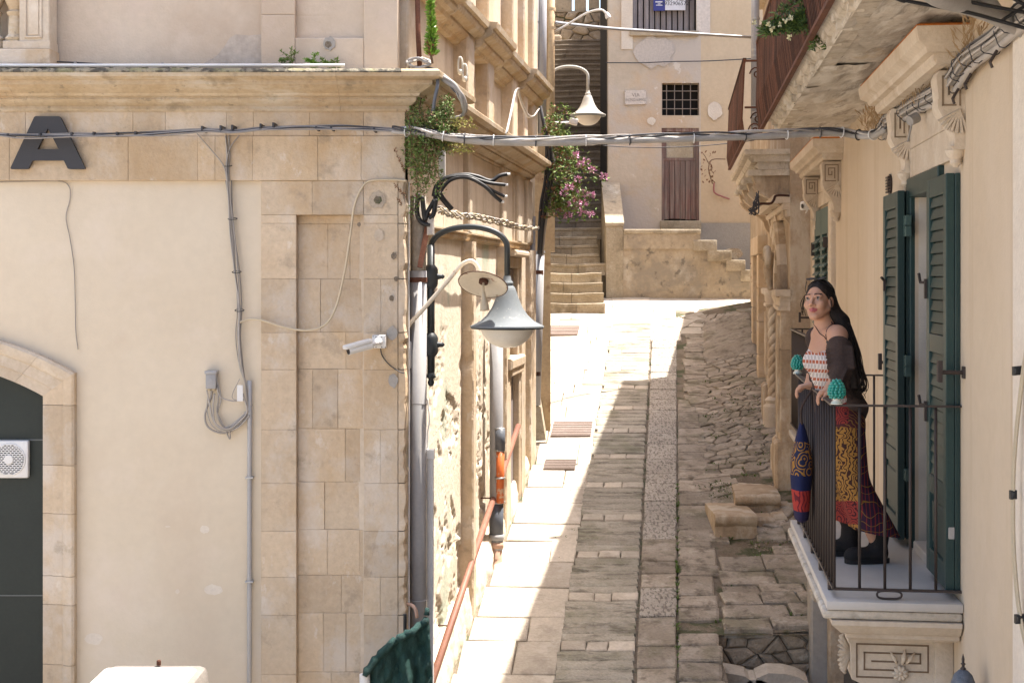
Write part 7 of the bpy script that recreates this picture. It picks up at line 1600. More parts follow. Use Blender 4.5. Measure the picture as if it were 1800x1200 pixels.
# ================================================================== THE WOMAN
class Field:
    """a signed distance field on a grid, meshed with surface nets"""
    def __init__(s, lo, hi, h):
        s.lo = np.array(lo, float); s.h = h; s.n = np.ceil((np.array(hi) - s.lo) / h).astype(int) + 1
        s.f = np.full(s.n, 0.5, np.float32)
    def win(s, mn, mx):
        a = np.maximum(np.floor((mn - s.lo) / s.h).astype(int), 0); b = np.minimum(np.ceil((mx - s.lo) / s.h).astype(int) + 1, s.n)
        if (b <= a).any(): return None, None
        sl = tuple(slice(i, j) for i, j in zip(a, b))
        g = np.meshgrid(*[(s.lo[k] + s.h * np.arange(a[k], b[k])).astype(np.float32) for k in range(3)], indexing='ij', sparse=True)
        return sl, g
    def blend(s, sl, d, k, op='u'):
        f = s.f[sl]
        if op == 'u':
            if k > 0:
                t = np.clip(.5 + .5 * (f - d) / k, 0, 1); s.f[sl] = f * (1 - t) + d * t - k * t * (1 - t)
            else: s.f[sl] = np.minimum(f, d)
        elif op == 's':
            t = np.clip(.5 - .5 * (f + d) / k, 0, 1); s.f[sl] = f * (1 - t) - d * t + k * t * (1 - t)
        elif op == 'i': s.f[sl] = np.maximum(f, d)
    def cap(s, a, b, ra, rb, k=.02, op='u'):
        a, b = np.array(a, float), np.array(b, float); m = max(ra, rb) + k + 3 * s.h
        sl, g = s.win(np.minimum(a, b) - m, np.maximum(a, b) + m)
        if sl is None: return s
        ab = b - a; L2 = max((ab ** 2).sum(), 1e-9)
        t = np.clip(((g[0] - a[0]) * ab[0] + (g[1] - a[1]) * ab[1] + (g[2] - a[2]) * ab[2]) / L2, 0, 1)
        d = np.sqrt((g[0] - a[0] - ab[0] * t) ** 2 + (g[1] - a[1] - ab[1] * t) ** 2 + (g[2] - a[2] - ab[2] * t) ** 2) - (ra + (rb - ra) * t)
        s.blend(sl, d, k, op); return s
    def chain(s, pts, rs, k=.02):
        for i in range(len(pts) - 1): s.cap(pts[i], pts[i + 1], rs[i], rs[i + 1], k)
        return s
    def ell(s, c, r, M=None, k=.02, op='u'):
        c = np.array(c, float); r = np.array(r, float); M = np.eye(3) if M is None else np.array(M, float)   # rows = local axes
        m = r.max() + k + 3 * s.h; sl, g = s.win(c - m, c + m)
        if sl is None: return s
        q = [(g[0] - c[0]) * M[i][0] + (g[1] - c[1]) * M[i][1] + (g[2] - c[2]) * M[i][2] for i in range(3)]
        k0 = np.sqrt(sum((q[i] / r[i]) ** 2 for i in range(3))); k1 = np.sqrt(sum((q[i] / r[i] ** 2) ** 2 for i in range(3)))
        d = k0 * (k0 - 1) / np.maximum(k1, 1e-6); s.blend(sl, d, k, op); return s
    def plane(s, p, n):
        """cut away what lies on the +n side of p"""
        g = np.meshgrid(*[(s.lo[k] + s.h * np.arange(s.n[k])).astype(np.float32) for k in range(3)], indexing='ij', sparse=True)
        s.f = np.maximum(s.f, ((g[0] - p[0]) * n[0] + (g[1] - p[1]) * n[1] + (g[2] - p[2]) * n[2]).astype(np.float32)); return s
    def mesh(s):
        f = s.f; ins = f < 0; nx, ny, nz_ = f.shape
        cnt = np.zeros((nx - 1, ny - 1, nz_ - 1), np.int8)
        for dx in (0, 1):
            for dy in (0, 1):
                for dz in (0, 1): cnt += ins[dx:nx - 1 + dx, dy:ny - 1 + dy, dz:nz_ - 1 + dz]
        act = np.argwhere((cnt > 0) & (cnt < 8)); idx = np.full(cnt.shape, -1, np.int32); idx[tuple(act.T)] = np.arange(len(act))
        cr = [(x, y, z) for x in (0, 1) for y in (0, 1) for z in (0, 1)]
        val = {c: f[act[:, 0] + c[0], act[:, 1] + c[1], act[:, 2] + c[2]] for c in cr}
        acc = np.zeros((len(act), 3)); num = np.zeros(len(act))
        for c in cr:
            for ax in range(3):
                if c[ax]: continue
                d = list(c); d[ax] = 1; d = tuple(d); a, b = val[c], val[d]; m = (a < 0) != (b < 0)
                t = np.where(m, a / np.where(m, a - b, 1), 0); p = np.array(c, float)[None].repeat(len(act), 0); p[:, ax] += t
                acc[m] += p[m]; num[m] += 1
        v = s.lo + s.h * (act + acc / num[:, None]); fs = []
        for ax in range(3):
            u, w = [(1, 2), (2, 0), (0, 1)][ax]; a = [slice(None)] * 3; b = [slice(None)] * 3
            a[ax] = slice(0, f.shape[ax] - 1); b[ax] = slice(1, f.shape[ax]); m = ins[tuple(a)] != ins[tuple(b)]
            e = np.argwhere(m); e = e[(e[:, u] > 0) & (e[:, w] > 0) & (e[:, u] < f.shape[u] - 1) & (e[:, w] < f.shape[w] - 1)]
            fl = ins[tuple(e.T)]; q = []
            for du, dw in ((1, 1), (0, 1), (0, 0), (1, 0)):
                c = e.copy(); c[:, u] -= du; c[:, w] -= dw; q.append(idx[tuple(c.T)])
            q = np.stack(q, 1); q[~fl] = q[~fl][:, ::-1]; fs.append(q)
        return v, np.concatenate(fs)
    def build(s, name, mats, root, label=None, pick=None, shrink=0):
        v, q = s.mesh(); me = bpy.data.meshes.new(name)
        me.from_pydata((v - np.array(root['o'])).tolist(), [], q.tolist())
        for m in (mats if isinstance(mats, (list, tuple)) else [mats]): me.materials.append(m)
        if pick is not None: me.polygons.foreach_set('material_index', pick(v[q].mean(1)).astype(np.int32))
        me.shade_smooth(); o = bpy.data.objects.new(name, me); COL.objects.link(o); o.parent = root; o['o'] = tuple(root['o'])
        if label: o['label'] = label
        return o

M_SKIN = mat('skin', (0.46, 0.255, 0.165), (0.42, 0.22, 0.14), rough=.5, bump=.03, bscale=120, rnd=0, scale=9, fine=.03, spec=.35)
M_SKIN.node_tree.nodes['Principled BSDF'].inputs['Subsurface Weight'].default_value = .12
M_SKIN.node_tree.nodes['Principled BSDF'].inputs['Subsurface Radius'].default_value = (.012, .004, .002)
M_LIP = flat('lips', (.40, .105, .105), rough=.4); M_BROW = flat('eyebrow', (.035, .020, .015), rough=.8); M_EYEW = flat('eye_white', (.26, .21, .18), rough=.25); M_IRIS = flat('iris', (.018, .010, .007), rough=.15)
M_HAIR = mat('dark_hair', (.012, .008, .007), (.020, .013, .010), rough=.62, bump=.4, bscale=90, rnd=0, scale=6, spec=.25)
M_CARD = mat('brown_black_knit', (.058, .036, .028), (.038, .024, .019), rough=.9, bump=.35, bscale=150, rnd=0, scale=8, fine=.15)
M_BOOT = mat('black_suede', (.012, .010, .010), (.018, .015, .014), rough=.85, bump=.3, bscale=120, rnd=0); M_SOLE = flat('black_sole', (.010, .009, .009), rough=.6)
def cloth(name, base, inks):
    """printed cloth: inks = (colour, wave scale, distortion, lo, hi, direction, mapping scale)"""
    m = bpy.data.materials.new(name); m.use_nodes = True; nt = m.node_tree; N, L = nt.nodes, nt.links; b = N['Principled BSDF']; b.inputs['Roughness'].default_value = .9; b.inputs['Specular IOR Level'].default_value = .2
    geo = N.new('ShaderNodeNewGeometry'); col = None
    for c, sc, dist, lo, hi, dr, ms in inks:
        mp = N.new('ShaderNodeMapping'); mp.inputs['Scale'].default_value = ms; L.new(geo.outputs['Position'], mp.inputs['Vector'])
        if dr == 'RING':
            w = N.new('ShaderNodeTexVoronoi'); w.inputs['Scale'].default_value = sc; L.new(mp.outputs[0], w.inputs['Vector'])
            ml = N.new('ShaderNodeMath'); ml.operation = 'MULTIPLY'; ml.inputs[1].default_value = dist; L.new(w.outputs['Distance'], ml.inputs[0])
            sn = N.new('ShaderNodeMath'); sn.operation = 'SINE'; L.new(ml.outputs[0], sn.inputs[0]); out = sn.outputs[0]
        else:
            w = N.new('ShaderNodeTexWave'); w.bands_direction = dr; w.inputs['Scale'].default_value = sc; w.inputs['Distortion'].default_value = dist; w.inputs['Detail'].default_value = 1.0; w.inputs['Detail Scale'].default_value = 1.6
            L.new(mp.outputs[0], w.inputs['Vector']); out = w.outputs['Fac']
        r = N.new('ShaderNodeMapRange'); r.inputs[1].default_value = lo; r.inputs[2].default_value = hi; L.new(out, r.inputs[0])
        x = N.new('ShaderNodeMix'); x.data_type = 'RGBA'; L.new(r.outputs[0], x.inputs[0])
        if col is None: x.inputs[6].default_value = (*base, 1)
        else: L.new(col, x.inputs[6])
        x.inputs[7].default_value = (*c, 1); col = x.outputs[2]
    if col is None: b.inputs['Base Color'].default_value = (*base, 1)
    else: L.new(col, b.inputs['Base Color'])
    return m
C_YEL = cloth('yellow_print', (.33, .165, .040), [((.045, .020, .018), 15, 12, .60, .72, 'X', (1, 1, 1.2))])
C_RED = cloth('red_print', (.26, .040, .030), [((.045, .014, .02), 17, 30, .45, .75, 'RING', (1, 1, 1))])
C_PUR = cloth('purple_print', (.030, .013, .030), [((.16, .022, .022), 9, 3.5, .84, .90, 'X', (1.4, .6, .5)), ((.20, .10, .02), 6, 8, .975, .99, 'Z', (1, 1, 1))])
C_WAIST = cloth('dark_red_print', (.075, .022, .025), [((.25, .12, .03), 15, 6, .80, .88, 'DIAGONAL', (1, 1, 1))])
C_NAVY = cloth('navy_cloth', (.012, .016, .055), []); C_NAVYG = cloth('navy_gold_print', (.016, .020, .050), [((.30, .145, .03), 15, 24, .30, .60, 'RING', (1, 1, 1))])
C_REDB = cloth('red_band_print', (.32, .036, .028), [((.10, .012, .02), 12, 8, .72, .80, 'X', (1, 1, .8))]); C_BASE = cloth('dark_purple_cloth', (.022, .018, .050), [])
C_TOP = cloth('striped_smock_print', (.56, .50, .46), [((.045, .032, .035), 21, 1.2, .58, .70, 'X', (1, -.6, .03)), ((.33, .095, .05), 6.2, 0.8, .62, .74, 'Z', (0, 0, 1)), ((.56, .50, .46), 21, 1.2, .86, .93, 'X', (1, -.6, .03)), ((.52, .46, .42), 12.4, 0.5, .93, .97, 'Z', (0, 0, 1))])

def V(p): return np.array(p, float)
S = lambda px, py, Y: V(P(px, py, Y))
WM = thing('person', S(1500, 988, 8.35), 'woman with long dark hair in a brown cardigan leaning on the balcony railing', 'person')
FLOOR = -1.655
hc = S(1439, 528, 8.30)
fw = V(Vector((-.57, -.80, .14)).normalized()); lf = np.cross([0, 0, 1], fw); lf /= np.linalg.norm(lf); upv = np.cross(fw, lf)
# tilt of the head towards her right shoulder
tl = .06; upv, lf = upv * math.cos(tl) - lf * math.sin(tl), lf * math.cos(tl) + upv * math.sin(tl)
HM = np.stack([lf, fw, upv])
def H(x, y, z): return hc + lf * x + fw * y + upv * z
neck = S(1451, 582, 8.33); chest = S(1454, 632, 8.32); waist = S(1466, 690, 8.36); pelv = S(1479, 740, 8.38)
shL, shR = S(1472, 590, 8.16), S(1437, 594, 8.47)
elL, wrL = S(1478, 654, 8.00), S(1452, 689, 7.88)
elR, wrR = S(1431, 648, 8.64), S(1421, 677, 8.57)
hipL, hipR = S(1488, 752, 8.29), S(1482, 752, 8.47)
knL, knR = S(1500, 850, 8.27), S(1492, 850, 8.50)
anL, anR = V((2.135, 8.30, FLOOR + .10)), V((2.02, 8.52, FLOOR + .10))
body = Field((1.55, 7.66, FLOOR - .02), (2.35, 8.92, .06), .0042)
tf = V(Vector((-.80, -.60, 0)).normalized()); tl_ = V(Vector((.60, -.80, 0)).normalized()); TM = np.stack([tl_, tf, V((0, 0, 1))])
body.ell(chest, (.122, .088, .165), TM, .03); body.cap(chest, waist, .092, .085, .04); body.ell(pelv, (.125, .105, .13), TM, .05)
body.cap(shL + (neck - shL) * .25, shR + (neck - shR) * .25, .052, .052, .05); body.cap(neck + V((0, 0, .02)), chest + V((0, 0, .08)), .056, .09, .05)
for sg in (-1, 1): body.ell(chest + tl_ * .055 * sg + tf * .064 + V((0, 0, -.01)), (.052, .048, .054), TM, .03)
body.cap(H(0, -.030, -.055), neck, .050, .053, .03)
for a, b, c, r in ((shL, elL, wrL, 1), (shR, elR, wrR, 1)): body.ell(a, (.056, .056, .056), None, .04); body.cap(a, b, .048, .038, .03); body.cap(b, c, .037, .025, .02)
for h_, k_, a_ in ((hipL, knL, anL), (hipR, knR, anR)): body.cap(h_, k_, .085, .056, .04); body.cap(k_, a_, .055, .038, .03)
# clavicles
for s_, e in ((shL, 1), (shR, -1)): body.cap(neck + tf * .045 + V((0, 0, -.012)) + tl_ * .02 * e, s_ + tf * .03 + V((0, 0, .02)), .012, .012, .025)
# head
body.ell(H(0, -.018, .030), (.0700, .090, .082), HM, .0); body.ell(H(0, .030, -.030), (.0535, .056, .084), HM, .03)
for sg in (-1, 1):
    body.cap(H(.050 * sg, .0, -.052), H(.012 * sg, .062, -.100), .022, .019, .02); body.ell(H(.037 * sg, .060, -.032), (.026, .026, .026), HM, .02)
    body.cap(H(.014 * sg, .083, .020), H(.045 * sg, .070, .018), .010, .009, .012)
body.ell(H(0, .066, -.101), (.020, .018, .016), HM, .015)
for sg in (-1, 1): body.ell(H(.031 * sg, .099, .003), (.018, .016, .012), HM, .010, 's')
body.cap(H(0, .086, .006), H(0, .107, -.034), .0075, .0115, .010); 
for sg in (-1, 1): body.ell(H(.0125 * sg, .094, -.039), (.0095, .010, .0075), HM, .006)
body.cap(H(-.020, .082, -.064), H(0, .0925, -.0605), .0050, .0066, .006); body.cap(H(.020, .082, -.064), H(0, .0925, -.0605), .0050, .0066, .006)
body.cap(H(-.017, .083, -.070), H(0, .0915, -.0725), .0050, .0080, .005); body.cap(H(.017, .083, -.070), H(0, .0915, -.0725), .0050, .0080, .005)
for sg in (-1, 1):
    body.ell(H(.031 * sg, .0755, .002), (.0125, .0125, .0115), HM, .0); body.cap(H(.017 * sg, .087, .008), H(.045 * sg, .080, .006), .0042, .0042, .004)
    body.ell(H(.073 * sg, -.014, -.012), (.011, .021, .031), HM, .008); body.ell(H(.083 * sg, -.012, -.008), (.006, .010, .016), HM, .004, 's')
# hands laid over the rail: palm, four fingers of different lengths, thumb
rd = V(Vector((Rf.u.x, Rf.u.y, 0)).normalized()); rn = V(Rf.n)            # along the rail, and out to the alley
def hand(wr, dr, side, across, drop):
    dr = dr / np.linalg.norm(dr); pal = wr + dr * .055
    body.cap(wr, wr + dr * .02, .024, .024, .012)
    for t in (-1, -.33, .33, 1): body.cap(wr + dr * .012 + across * .016 * t, wr + dr * .078 + across * .030 * t, .0150, .0125, .008)
    ln = (.058, .068, .064, .050)
    for i, t in enumerate((-1, -.33, .33, 1)):
        k0 = wr + dr * .080 + across * .030 * t; d1 = dr * .75 + drop * .65; d1 /= np.linalg.norm(d1); d2 = dr * .2 + drop; d2 /= np.linalg.norm(d2); d3 = drop - dr * .25; d3 /= np.linalg.norm(d3)
        k1 = k0 + d1 * ln[i] * .45; k2 = k1 + d2 * ln[i] * .33; k3 = k2 + d3 * ln[i] * .28
        body.cap(k0, k1, .0098, .0090, .003); body.cap(k1, k2, .0090, .0083, .002); body.cap(k2, k3, .0083, .0070, .002)
    th0 = wr + dr * .022 + across * .026 * side; th1 = wr + dr * .052 + across * .052 * side + drop * .012; th2 = th1 + dr * .026 + across * .006 * side + drop * .020
    body.cap(th0, th1, .014, .0105, .008); body.cap(th1, th2, .0105, .0085, .002)
DN = V((0, 0, -1))
wrL = S(1451, 688, 7.90) + V((.045, 0, .012)); hand(wrL, V((-1, -.35, -.22)), -1, rd, DN); body.cap(elL, wrL, .037, .025, .02)
wrR = S(1421, 675, 8.56) + V((.03, 0, .0)); hand(wrR, V((-1, .1, -.22)), 1, rd, DN); body.cap(elR, wrR, .036, .025, .02)
def skin_pick(c):
    q = (c - hc) @ HM.T; x, y, z = np.abs(q[:, 0]), q[:, 1], q[:, 2]; m = np.zeros(len(c), int)
    m[(y > .076) & (x < .027 - .9 * np.abs(z + .066)) & (z < -.0570) & (z > -.0785)] = 1
    m[(y > .055) & (x > .012) & (x < .050) & (np.abs(z - (.0245 + .10 * (x - .012) - 3.4 * np.maximum(0, x - .03) ** 2 * 4)) < .0048)] = 2
    e = np.sqrt((q[:, 0] - np.sign(q[:, 0]) * .031) ** 2 + (y - .0755) ** 2 + (z - .002) ** 2)
    on = (e < .0140) & (y > .079); m[on] = 3; m[on & (np.hypot(x - .030, z - .0035) < .0075)] = 4
    m[(e < .0175) & (y > .074) & (z > .0062) & (z < .0090) & (x > .018) & (x < .044)] = 2
    return m
body.build('body', [M_SKIN, M_LIP, M_BROW, M_EYEW, M_IRIS], WM, pick=skin_pick)
# smocked bandeau top
top = Field((1.6, 8.0, -1.0), (2.2, 8.75, -.3), .006)
top.ell(chest, (.128, .095, .17), TM, .03); top.cap(chest, waist, .098, .096, .04); top.cap(waist, pelv, .095, .115, .04)
for sg in (-1, 1): top.ell(chest + tl_ * .055 * sg + tf * .066 + V((0, 0, -.01)), (.058, .054, .060), TM, .03)
top.plane(S(1440, 614, 8.25), V((0.12, 0, .99))); top.plane(S(1470, 716, 8.3), V((0, 0, -1))); top.build('bandeau_top', C_TOP, WM)
# wide printed trousers
tr = Field((1.72, 7.98, FLOOR + .05), (2.42, 8.80, -.70), .006)
tr.ell(pelv + V((0, 0, .0)), (.135, .118, .145), TM, .03); tr.cap(pelv, waist + V((0, 0, -.02)), .12, .097, .05)
for h_, k_, a_, r0, r1, r2 in ((hipL, knL, anL, .105, .090, .128), (hipR, knR, anR, .10, .082, .10)): tr.cap(h_, k_, r0, r1, .04); tr.cap(k_, a_ + V((.01, -.02, -.0)), r1, r2, .03)
for k in range(7): a = k * .9; tr.cap(knL + V((.09 * math.cos(a), .09 * math.sin(a), -.02)), anL + V((.125 * math.cos(a + .15) + .01, .12 * math.sin(a + .15), .0)), .006, .022, .02)
tr.plane(S(1512, 930, 8.28), V((-.18, 0, -.98))); tr.plane(S(1470, 703, 8.3), V((0, 0, 1)))
def tpick(c):
    px = 900 + 2500 * c[:, 0] / c[:, 1]; py = 490 - 2500 * c[:, 2] / c[:, 1]; m = np.full(len(c), 2)
    m[(px < 1505 + (py - 740) * .03)] = 0; m[(px < 1509) & (py > 880) & (py < 921)] = 1; m[py < 752] = 3; m[(px < 1492) & (py < 745)] = 1; return m
tr.build('trousers', [C_YEL, C_RED, C_PUR, C_WAIST], WM, pick=tpick)
# brown cardigan slipped off the near shoulder
ca = Field((1.58, 7.74, -1.02), (2.35, 8.86, -.2), .006)
a0 = shL + (elL - shL) * .30
ca.cap(a0, elL, .064, .055, .02); ca.cap(elL, wrL + (elL - wrL) * .02, .055, .040, .03); ca.ell(a0 + V((.02, .03, -.02)), (.072, .078, .050), None, .04)
ca.ell(chest - tf * .055 + V((.02, 0, -.03)), (.128, .075, .16), TM, .04); ca.cap(chest - tf * .05 + tl_ * .04, pelv - tf * .04 + tl_ * .04 + V((0, 0, .05)), .085, .088, .05); ca.ell(pelv - tf * .02 + tl_ * .02 + V((0, 0, .085)), (.138, .105, .06), TM, .04)
ca.cap(shR + V((0, 0, .004)), elR, .052, .046, .03); ca.cap(elR, wrR + (elR - wrR) * .04, .046, .034, .03); ca.cap(shR + tf * .03, pelv + tf * .075 - tl_ * .10 + V((0, 0, .06)), .036, .032, .03); ca.cap(shR, chest - tf * .08, .06, .08, .05)
for k in range(9):        # folds
    t = .10 + k * .10; c = a0 + (elL - a0) * t; ca.cap(c + V((-.075, -.03, -.02 + .03 * (k % 2))), c + V((.06, -.055, .012)), .008, .010, .016)
for k in range(5): c = elL + (wrL - elL) * (.15 + .17 * k); ca.cap(c + V((-.04, -.03, -.03)), c + V((.03, -.045, .03)), .007, .008, .012)
ca.ell(chest + tf * .12 + V((-.01, -.0, .0)), (.085, .10, .155), TM, .03, 's')
ca.plane(S(1475, 602, 8.1) + V((0, 0, .02)) + V((0, .0, .0)), V((.62, -.55, .9)) / 1.23) if False else None
ca.build('cardigan', M_CARD, WM)
cf = MB(); c = wrR + (elR - wrR) * .1
# boots
bt = Field((1.78, 8.08, FLOOR - .01), (2.30, 8.72, FLOOR + .30), .006)
for an, tw in ((anL, -.12), (anR, .10)):
    d = V(Vector((-1, tw, 0)).normalized()); g = V((an[0], an[1], FLOOR)); bt.cap(g + V((0, 0, .22)) + V((.015, 0, 0)), g + V((0, 0, .08)), .060, .052, .02); bt.cap(g + V((.01, 0, .05)), g + d * .14 + V((0, 0, .045)), .048, .046, .03); bt.ell(g + d * .15 + V((0, 0, .045)), (.055, .046, .043), np.stack([d, np.cross([0, 0, 1], d), V((0, 0, 1))]), .02); bt.cap(g + V((.02, 0, .22)), g + V((.0, 0, .225)), .064, .064, .01)
bt.plane(V((0, 0, FLOOR + .02)), V((0, 0, -1))); bo = bt.build('boots', M_BOOT, WM)
for an, tw in ((anL, -.12), (anR, .10)):
    d = Vector((-1, tw, 0)).normalized(); s_ = Vector((-d.y, d.x, 0)); g = Vector((an[0], an[1], FLOOR)); pts = [g + d * (.065 + .135 * math.cos(a)) + s_ * (.050 + .006 * math.cos(a)) * math.copysign(abs(math.sin(a)) ** .7, math.sin(a)) for a in [6.283 * i / 24 for i in range(24)]]; mb = MB(); mb.prism([p + Vector((0, 0, .002)) for p in pts], (0, 0, .026)); mb.build('boot_sole', M_SOLE, WM)
mb = MB(); mb.lathe([(.047, 0), (.050, .012), (.048, .03)], Vector((anL[0] + .012, anL[1], FLOOR + .205)), 16); mb.build('pink_sock', flat('pink_sock', (.42, .25, .33), rough=.9), WM, True)
# hair: cap, mass down the back, loose strands
hr = Field((1.60, 8.0, -.80), (2.26, 8.80, .08), .005)
hr.ell(H(0, -.024, .036), (.0765, .096, .085), HM, .0); hr.cap(H(.02, -.075, -.0), H(.035, -.085, -.06), .06, .05, .03)
hr.ell(H(0, .085, -.055), (.075, .075, .105), HM, .012, 's'); hr.ell(H(0, .108, .034), (.066, .056, .058), HM, .012, 's')
for sg in (-1, 1): hr.ell(H(.085 * sg, .002, -.030), (.022, .034, .036), HM, .01, 's')
bk = [V(H(.03, -.085, -.04)), S(1477, 566, 8.32), S(1489, 604, 8.28), S(1497, 645, 8.28), S(1502, 680, 8.28)]
hr.chain(bk, [.052, .050, .048, .042, .026], .03); hr.chain([V(H(-.02, -.09, -.05)), S(1470, 575, 8.42), S(1478, 615, 8.44), S(1486, 655, 8.44)], [.05, .05, .05, .03], .03)
for k in range(22):
    t = k / 22; hr.chain([b + V((.045 * math.cos(k * 2.4) * (1 - .3 * i / 4), .045 * math.sin(k * 2.4), .01 * nz(k, i))) for i, b in enumerate(bk)], [.010, .011, .010, .009, .006], .006)
ho = hr.build('hair', M_HAIR, WM)
rs_ = random.Random(5); mb = MB()
for k in range(70):
    o_ = Vector((rs_.uniform(-.045, .05), rs_.uniform(-.05, .05), 0)); pts = [Vector(b) + o_ * (1 + .15 * i) for i, b in enumerate(bk[1:])]
    e = Vector(S(1502 + rs_.uniform(-14, 14), 702 + rs_.uniform(-14, 20), 8.28)); pts += [pts[-1].lerp(e, .5) + Vector((rs_.uniform(-.02, .02), 0, 0)), e]
    q = smooth_path(pts, 6); q = [p + Vector((math.sin(i * .8 + k) * .007 * i / len(q), 0, 0)) for i, p in enumerate(q)]; mb.tube(q, [.0042 * (1 - .75 * i / len(q)) for i in range(len(q))], 4)
for k in range(10):
    sg = -1 if k < 7 else 1; a = V(H(.070 * sg, .030, .035)); b = V(H((.083 + rs_.uniform(0, .010)) * sg, .035 + rs_.uniform(-.02, .02), -.02)); c = V(H((.076 + rs_.uniform(-.01, .022)) * sg, .030 + rs_.uniform(-.02, .02), -.075 + rs_.uniform(-.02, .02)))
    mb.tube(smooth_path([a, b, c], 6), [.0018] * 13, 4)
mb.build('loose_strands', M_HAIR, ho, True)
mb = MB()
for k in range(190):                                    # combed hair from the brow to the nape
    b_ = rad(-105 + 210 * k / 189); e = rad(60 - 46 * (abs(b_) / rad(105)) ** 1.2); d0 = np.array([math.sin(b_) * math.cos(e), math.cos(b_) * math.cos(e), math.sin(e)])
    b2 = rad(180 + 30 * (k / 189 - .5) * 2 * -1); d1 = np.array([math.sin(b2) * math.cos(-.25), math.cos(b2) * math.cos(-.25), math.sin(-.25)]); om = math.acos(np.clip(d0 @ d1, -.98, 1)); rr = 1.012 + rs_.uniform(0, .055); pts = []
    for j in range(9):
        t = j / 8 * .92; d = (math.sin((1 - t) * om) * d0 + math.sin(t * om) * d1) / math.sin(om); d = d / np.linalg.norm(d / np.array([.0765, .096, .085])) * rr * (.985 if j == 0 else 1)
        pts.append(Vector(H(d[0], -.024 + d[1], .036 + d[2])))
    mb.tube(smooth_path(pts, 3), [.0016] + [.0028] * 23 + [.0016], 4)
mb.build('combed_strands', M_HAIR, ho, True)
# sunglasses pushed up, necklace, bracelet
sg_ = MB()
for s_ in (-1, 1):
    c = V(H(.033 * s_, .034, .1245)); sg_.tube([Vector(c + lf * .027 * math.cos(a) + (fw * .93 - upv * .37) * .020 * math.sin(a)) for a in [6.283 * i / 20 for i in range(20)]], .003, 6, closed=True)
    sg_.tube([Vector(H(.06 * s_, .034, .112)), Vector(H(.082 * s_, .005, .070)), Vector(H(.084 * s_, -.03, .035))], .0025, 5)
sg_.tube([Vector(H(-.008, .050, .114)), Vector(H(.008, .050, .114))], .003, 5); gl = sg_.build('sunglasses', M_BLACK, WM, True)
mb = MB()
for s_ in (-1, 1):
    c = V(H(.033 * s_,   .034, .124)); mb.add([Vector(c + lf * .026 * math.cos(a) + (fw * .93 - upv * .37) * .019 * math.sin(a)) for a in [6.283 * i / 16 for i in range(16)]], [list(range(16))])
mb.build('lenses', flat('sky_reflection_lens', (.34, .34, .36), rough=.12, metal=.9), gl)  # dark lenses coloured as pale metal to show a bright sky reflection
nk = [S(1466, 562, 8.24), S(1461, 573, 8.19), S(1453, 586, 8.165), S(1445, 598, 8.16) + 0, S(1438, 586, 8.24), S(1434, 575, 8.30), S(1437, 566, 8.36)]
def push_out(p):
    """lift a point just clear of the skin"""
    i = np.clip(((p - body.lo) / body.h).astype(int), 1, body.n - 2); 
    for _ in range(30):
        i = np.clip(((p - body.lo) / body.h).astype(int), 1, body.n - 2); d = body.f[tuple(i)]
        if abs(d - .003) < .003: break
        g = np.array([body.f[i[0] + 1, i[1], i[2]] - body.f[i[0] - 1, i[1], i[2]], body.f[i[0], i[1] + 1, i[2]] - body.f[i[0], i[1] - 1, i[2]], body.f[i[0], i[1], i[2] + 1] - body.f[i[0], i[1], i[2] - 1]])
        l = np.linalg.norm(g)
        if l < 1e-5: break
        p = p + g / l * float(np.clip(.003 - d, -.02, .02)) * np.array([.6, 1, .35])
    return p
nk2 = [Vector(push_out(V(p))) for p in smooth_path([Vector(p) for p in nk], 5)]; mb = MB(); mb.tube(nk2, .0028, 5); nko = mb.build('necklace', flat('dark_cord', (.05, .016, .014), rough=.6), WM, True)
c = Vector(push_out(V(S(1445, 603, 8.16)))); mb = MB(); mb.tube([c + Vector((0, 0, .016)), c + Vector((-.001, -.004, -.002)), c + Vector((0, -.003, -.020))], [.005, .0085, .004], 7); mb.build('pendant', M_BLACK, nko, True)
mb = MB(); d = Vector(elL - wrL).normalized(); x_ = d.orthogonal().normalized(); y_ = d.cross(x_); c = Vector(wrL) + d * .015
mb.tube([c + (x_ * math.cos(a) + y_ * math.sin(a)) * .032 for a in [6.283 * i / 20 for i in range(20)]], .007, 6, closed=True); mb.build('knit_cuff', M_CARD, WM, True)
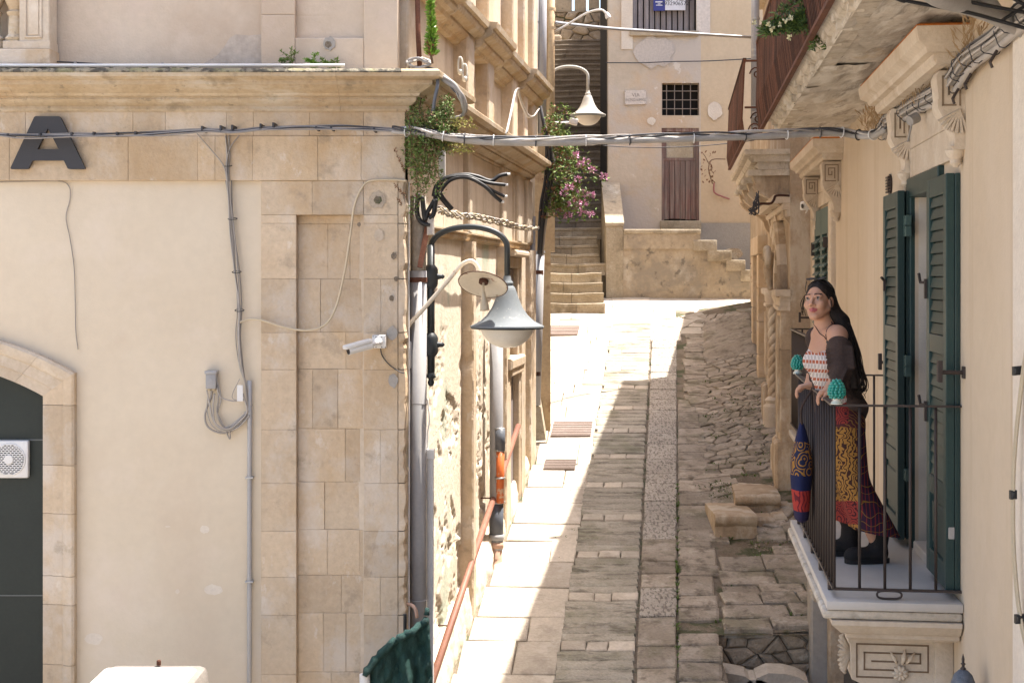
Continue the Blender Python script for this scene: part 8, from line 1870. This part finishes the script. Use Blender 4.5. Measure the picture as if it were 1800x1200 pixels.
# ---------------------------------------------------------------- cloth bag hung outside the rail
bp0 = Rf(RU(8.42), 0, .715); BAG = thing('cloth_bag', (bp0.x, bp0.y, -1.45), 'navy red and gold printed cloth bag hanging outside the railing bars', 'bag')
prof = [(-1.450, .34), (-1.44, .62), (-1.40, .72), (-1.34, .80), (-1.26, .90), (-1.18, 1.0), (-1.10, .98), (-1.03, .86), (-.97, .66), (-.90, .38), (-.86, .16)]
mb = MB(); n = 22; rows = []
zq = np.linspace(-1.45, -.86, 34)
for z in zq: rows.append((z, float(np.interp(z, [a[0] for a in prof], [a[1] for a in prof]))))
vs = [Vector((bp0.x, bp0.y, z)) + Rf.n * (.064 * w * math.cos(6.283 * k / n) * (1 + .05 * math.sin(3 * 6.283 * k / n + z * 9))) + Rf.u * (.12 * w * math.sin(6.283 * k / n) * (1 + .06 * math.sin(4 * 6.283 * k / n))) for z, w in rows for k in range(n)]
fs = []; mi = []
for i in range(len(rows) - 1):
    zm = (rows[i][0] + rows[i + 1][0]) / 2; m_ = 3 if zm < -1.385 else 2 if zm < -1.255 else 0 if zm < -1.16 else 1 if zm < -.96 else 0
    for k in range(n): fs.append([i * n + k, i * n + (k + 1) % n, (i + 1) * n + (k + 1) % n, (i + 1) * n + k]); mi.append(m_)
fs += [list(range(n))[::-1], [(len(rows) - 1) * n + k for k in range(n)]]; mi += [3, 0]
mb.add(vs, fs); mb.mi = mi; mb.build('bag_body', [C_NAVY, C_NAVYG, C_REDB, C_BASE], BAG, True)
mb = MB(); t0 = Vector((bp0.x, bp0.y, -.87)); 
for o_ in (-.02, .02): mb.tube(smooth_path([t0 + Rf.u * o_, t0 + Vector((.0, 0, .1)) + Rf.u * o_ * .6, Rf(RU(8.40), -.68, .668), Rf(RU(8.40), -.645, .64), Rf(RU(8.40), -.70, .60)], 5), .006, 6)
mb.build('bag_strap', M_CARD, BAG, True)
mb = MB(); c = Rf(RU(8.28), -.80, .60); mb.add([c + Vector((-.03, 0, .1)), c + Vector((.02, 0, .1)), c + Vector((.035, .01, -.02)), c + Vector((.0, -.01, -.12)), c + Vector((-.02, 0, -.03))], [[0, 1, 2, 3, 4]]); mb.prism([v.copy() for v in mb.v], (0, .012, 0)); mb.build('red_scarf_end', C_REDB, WM)
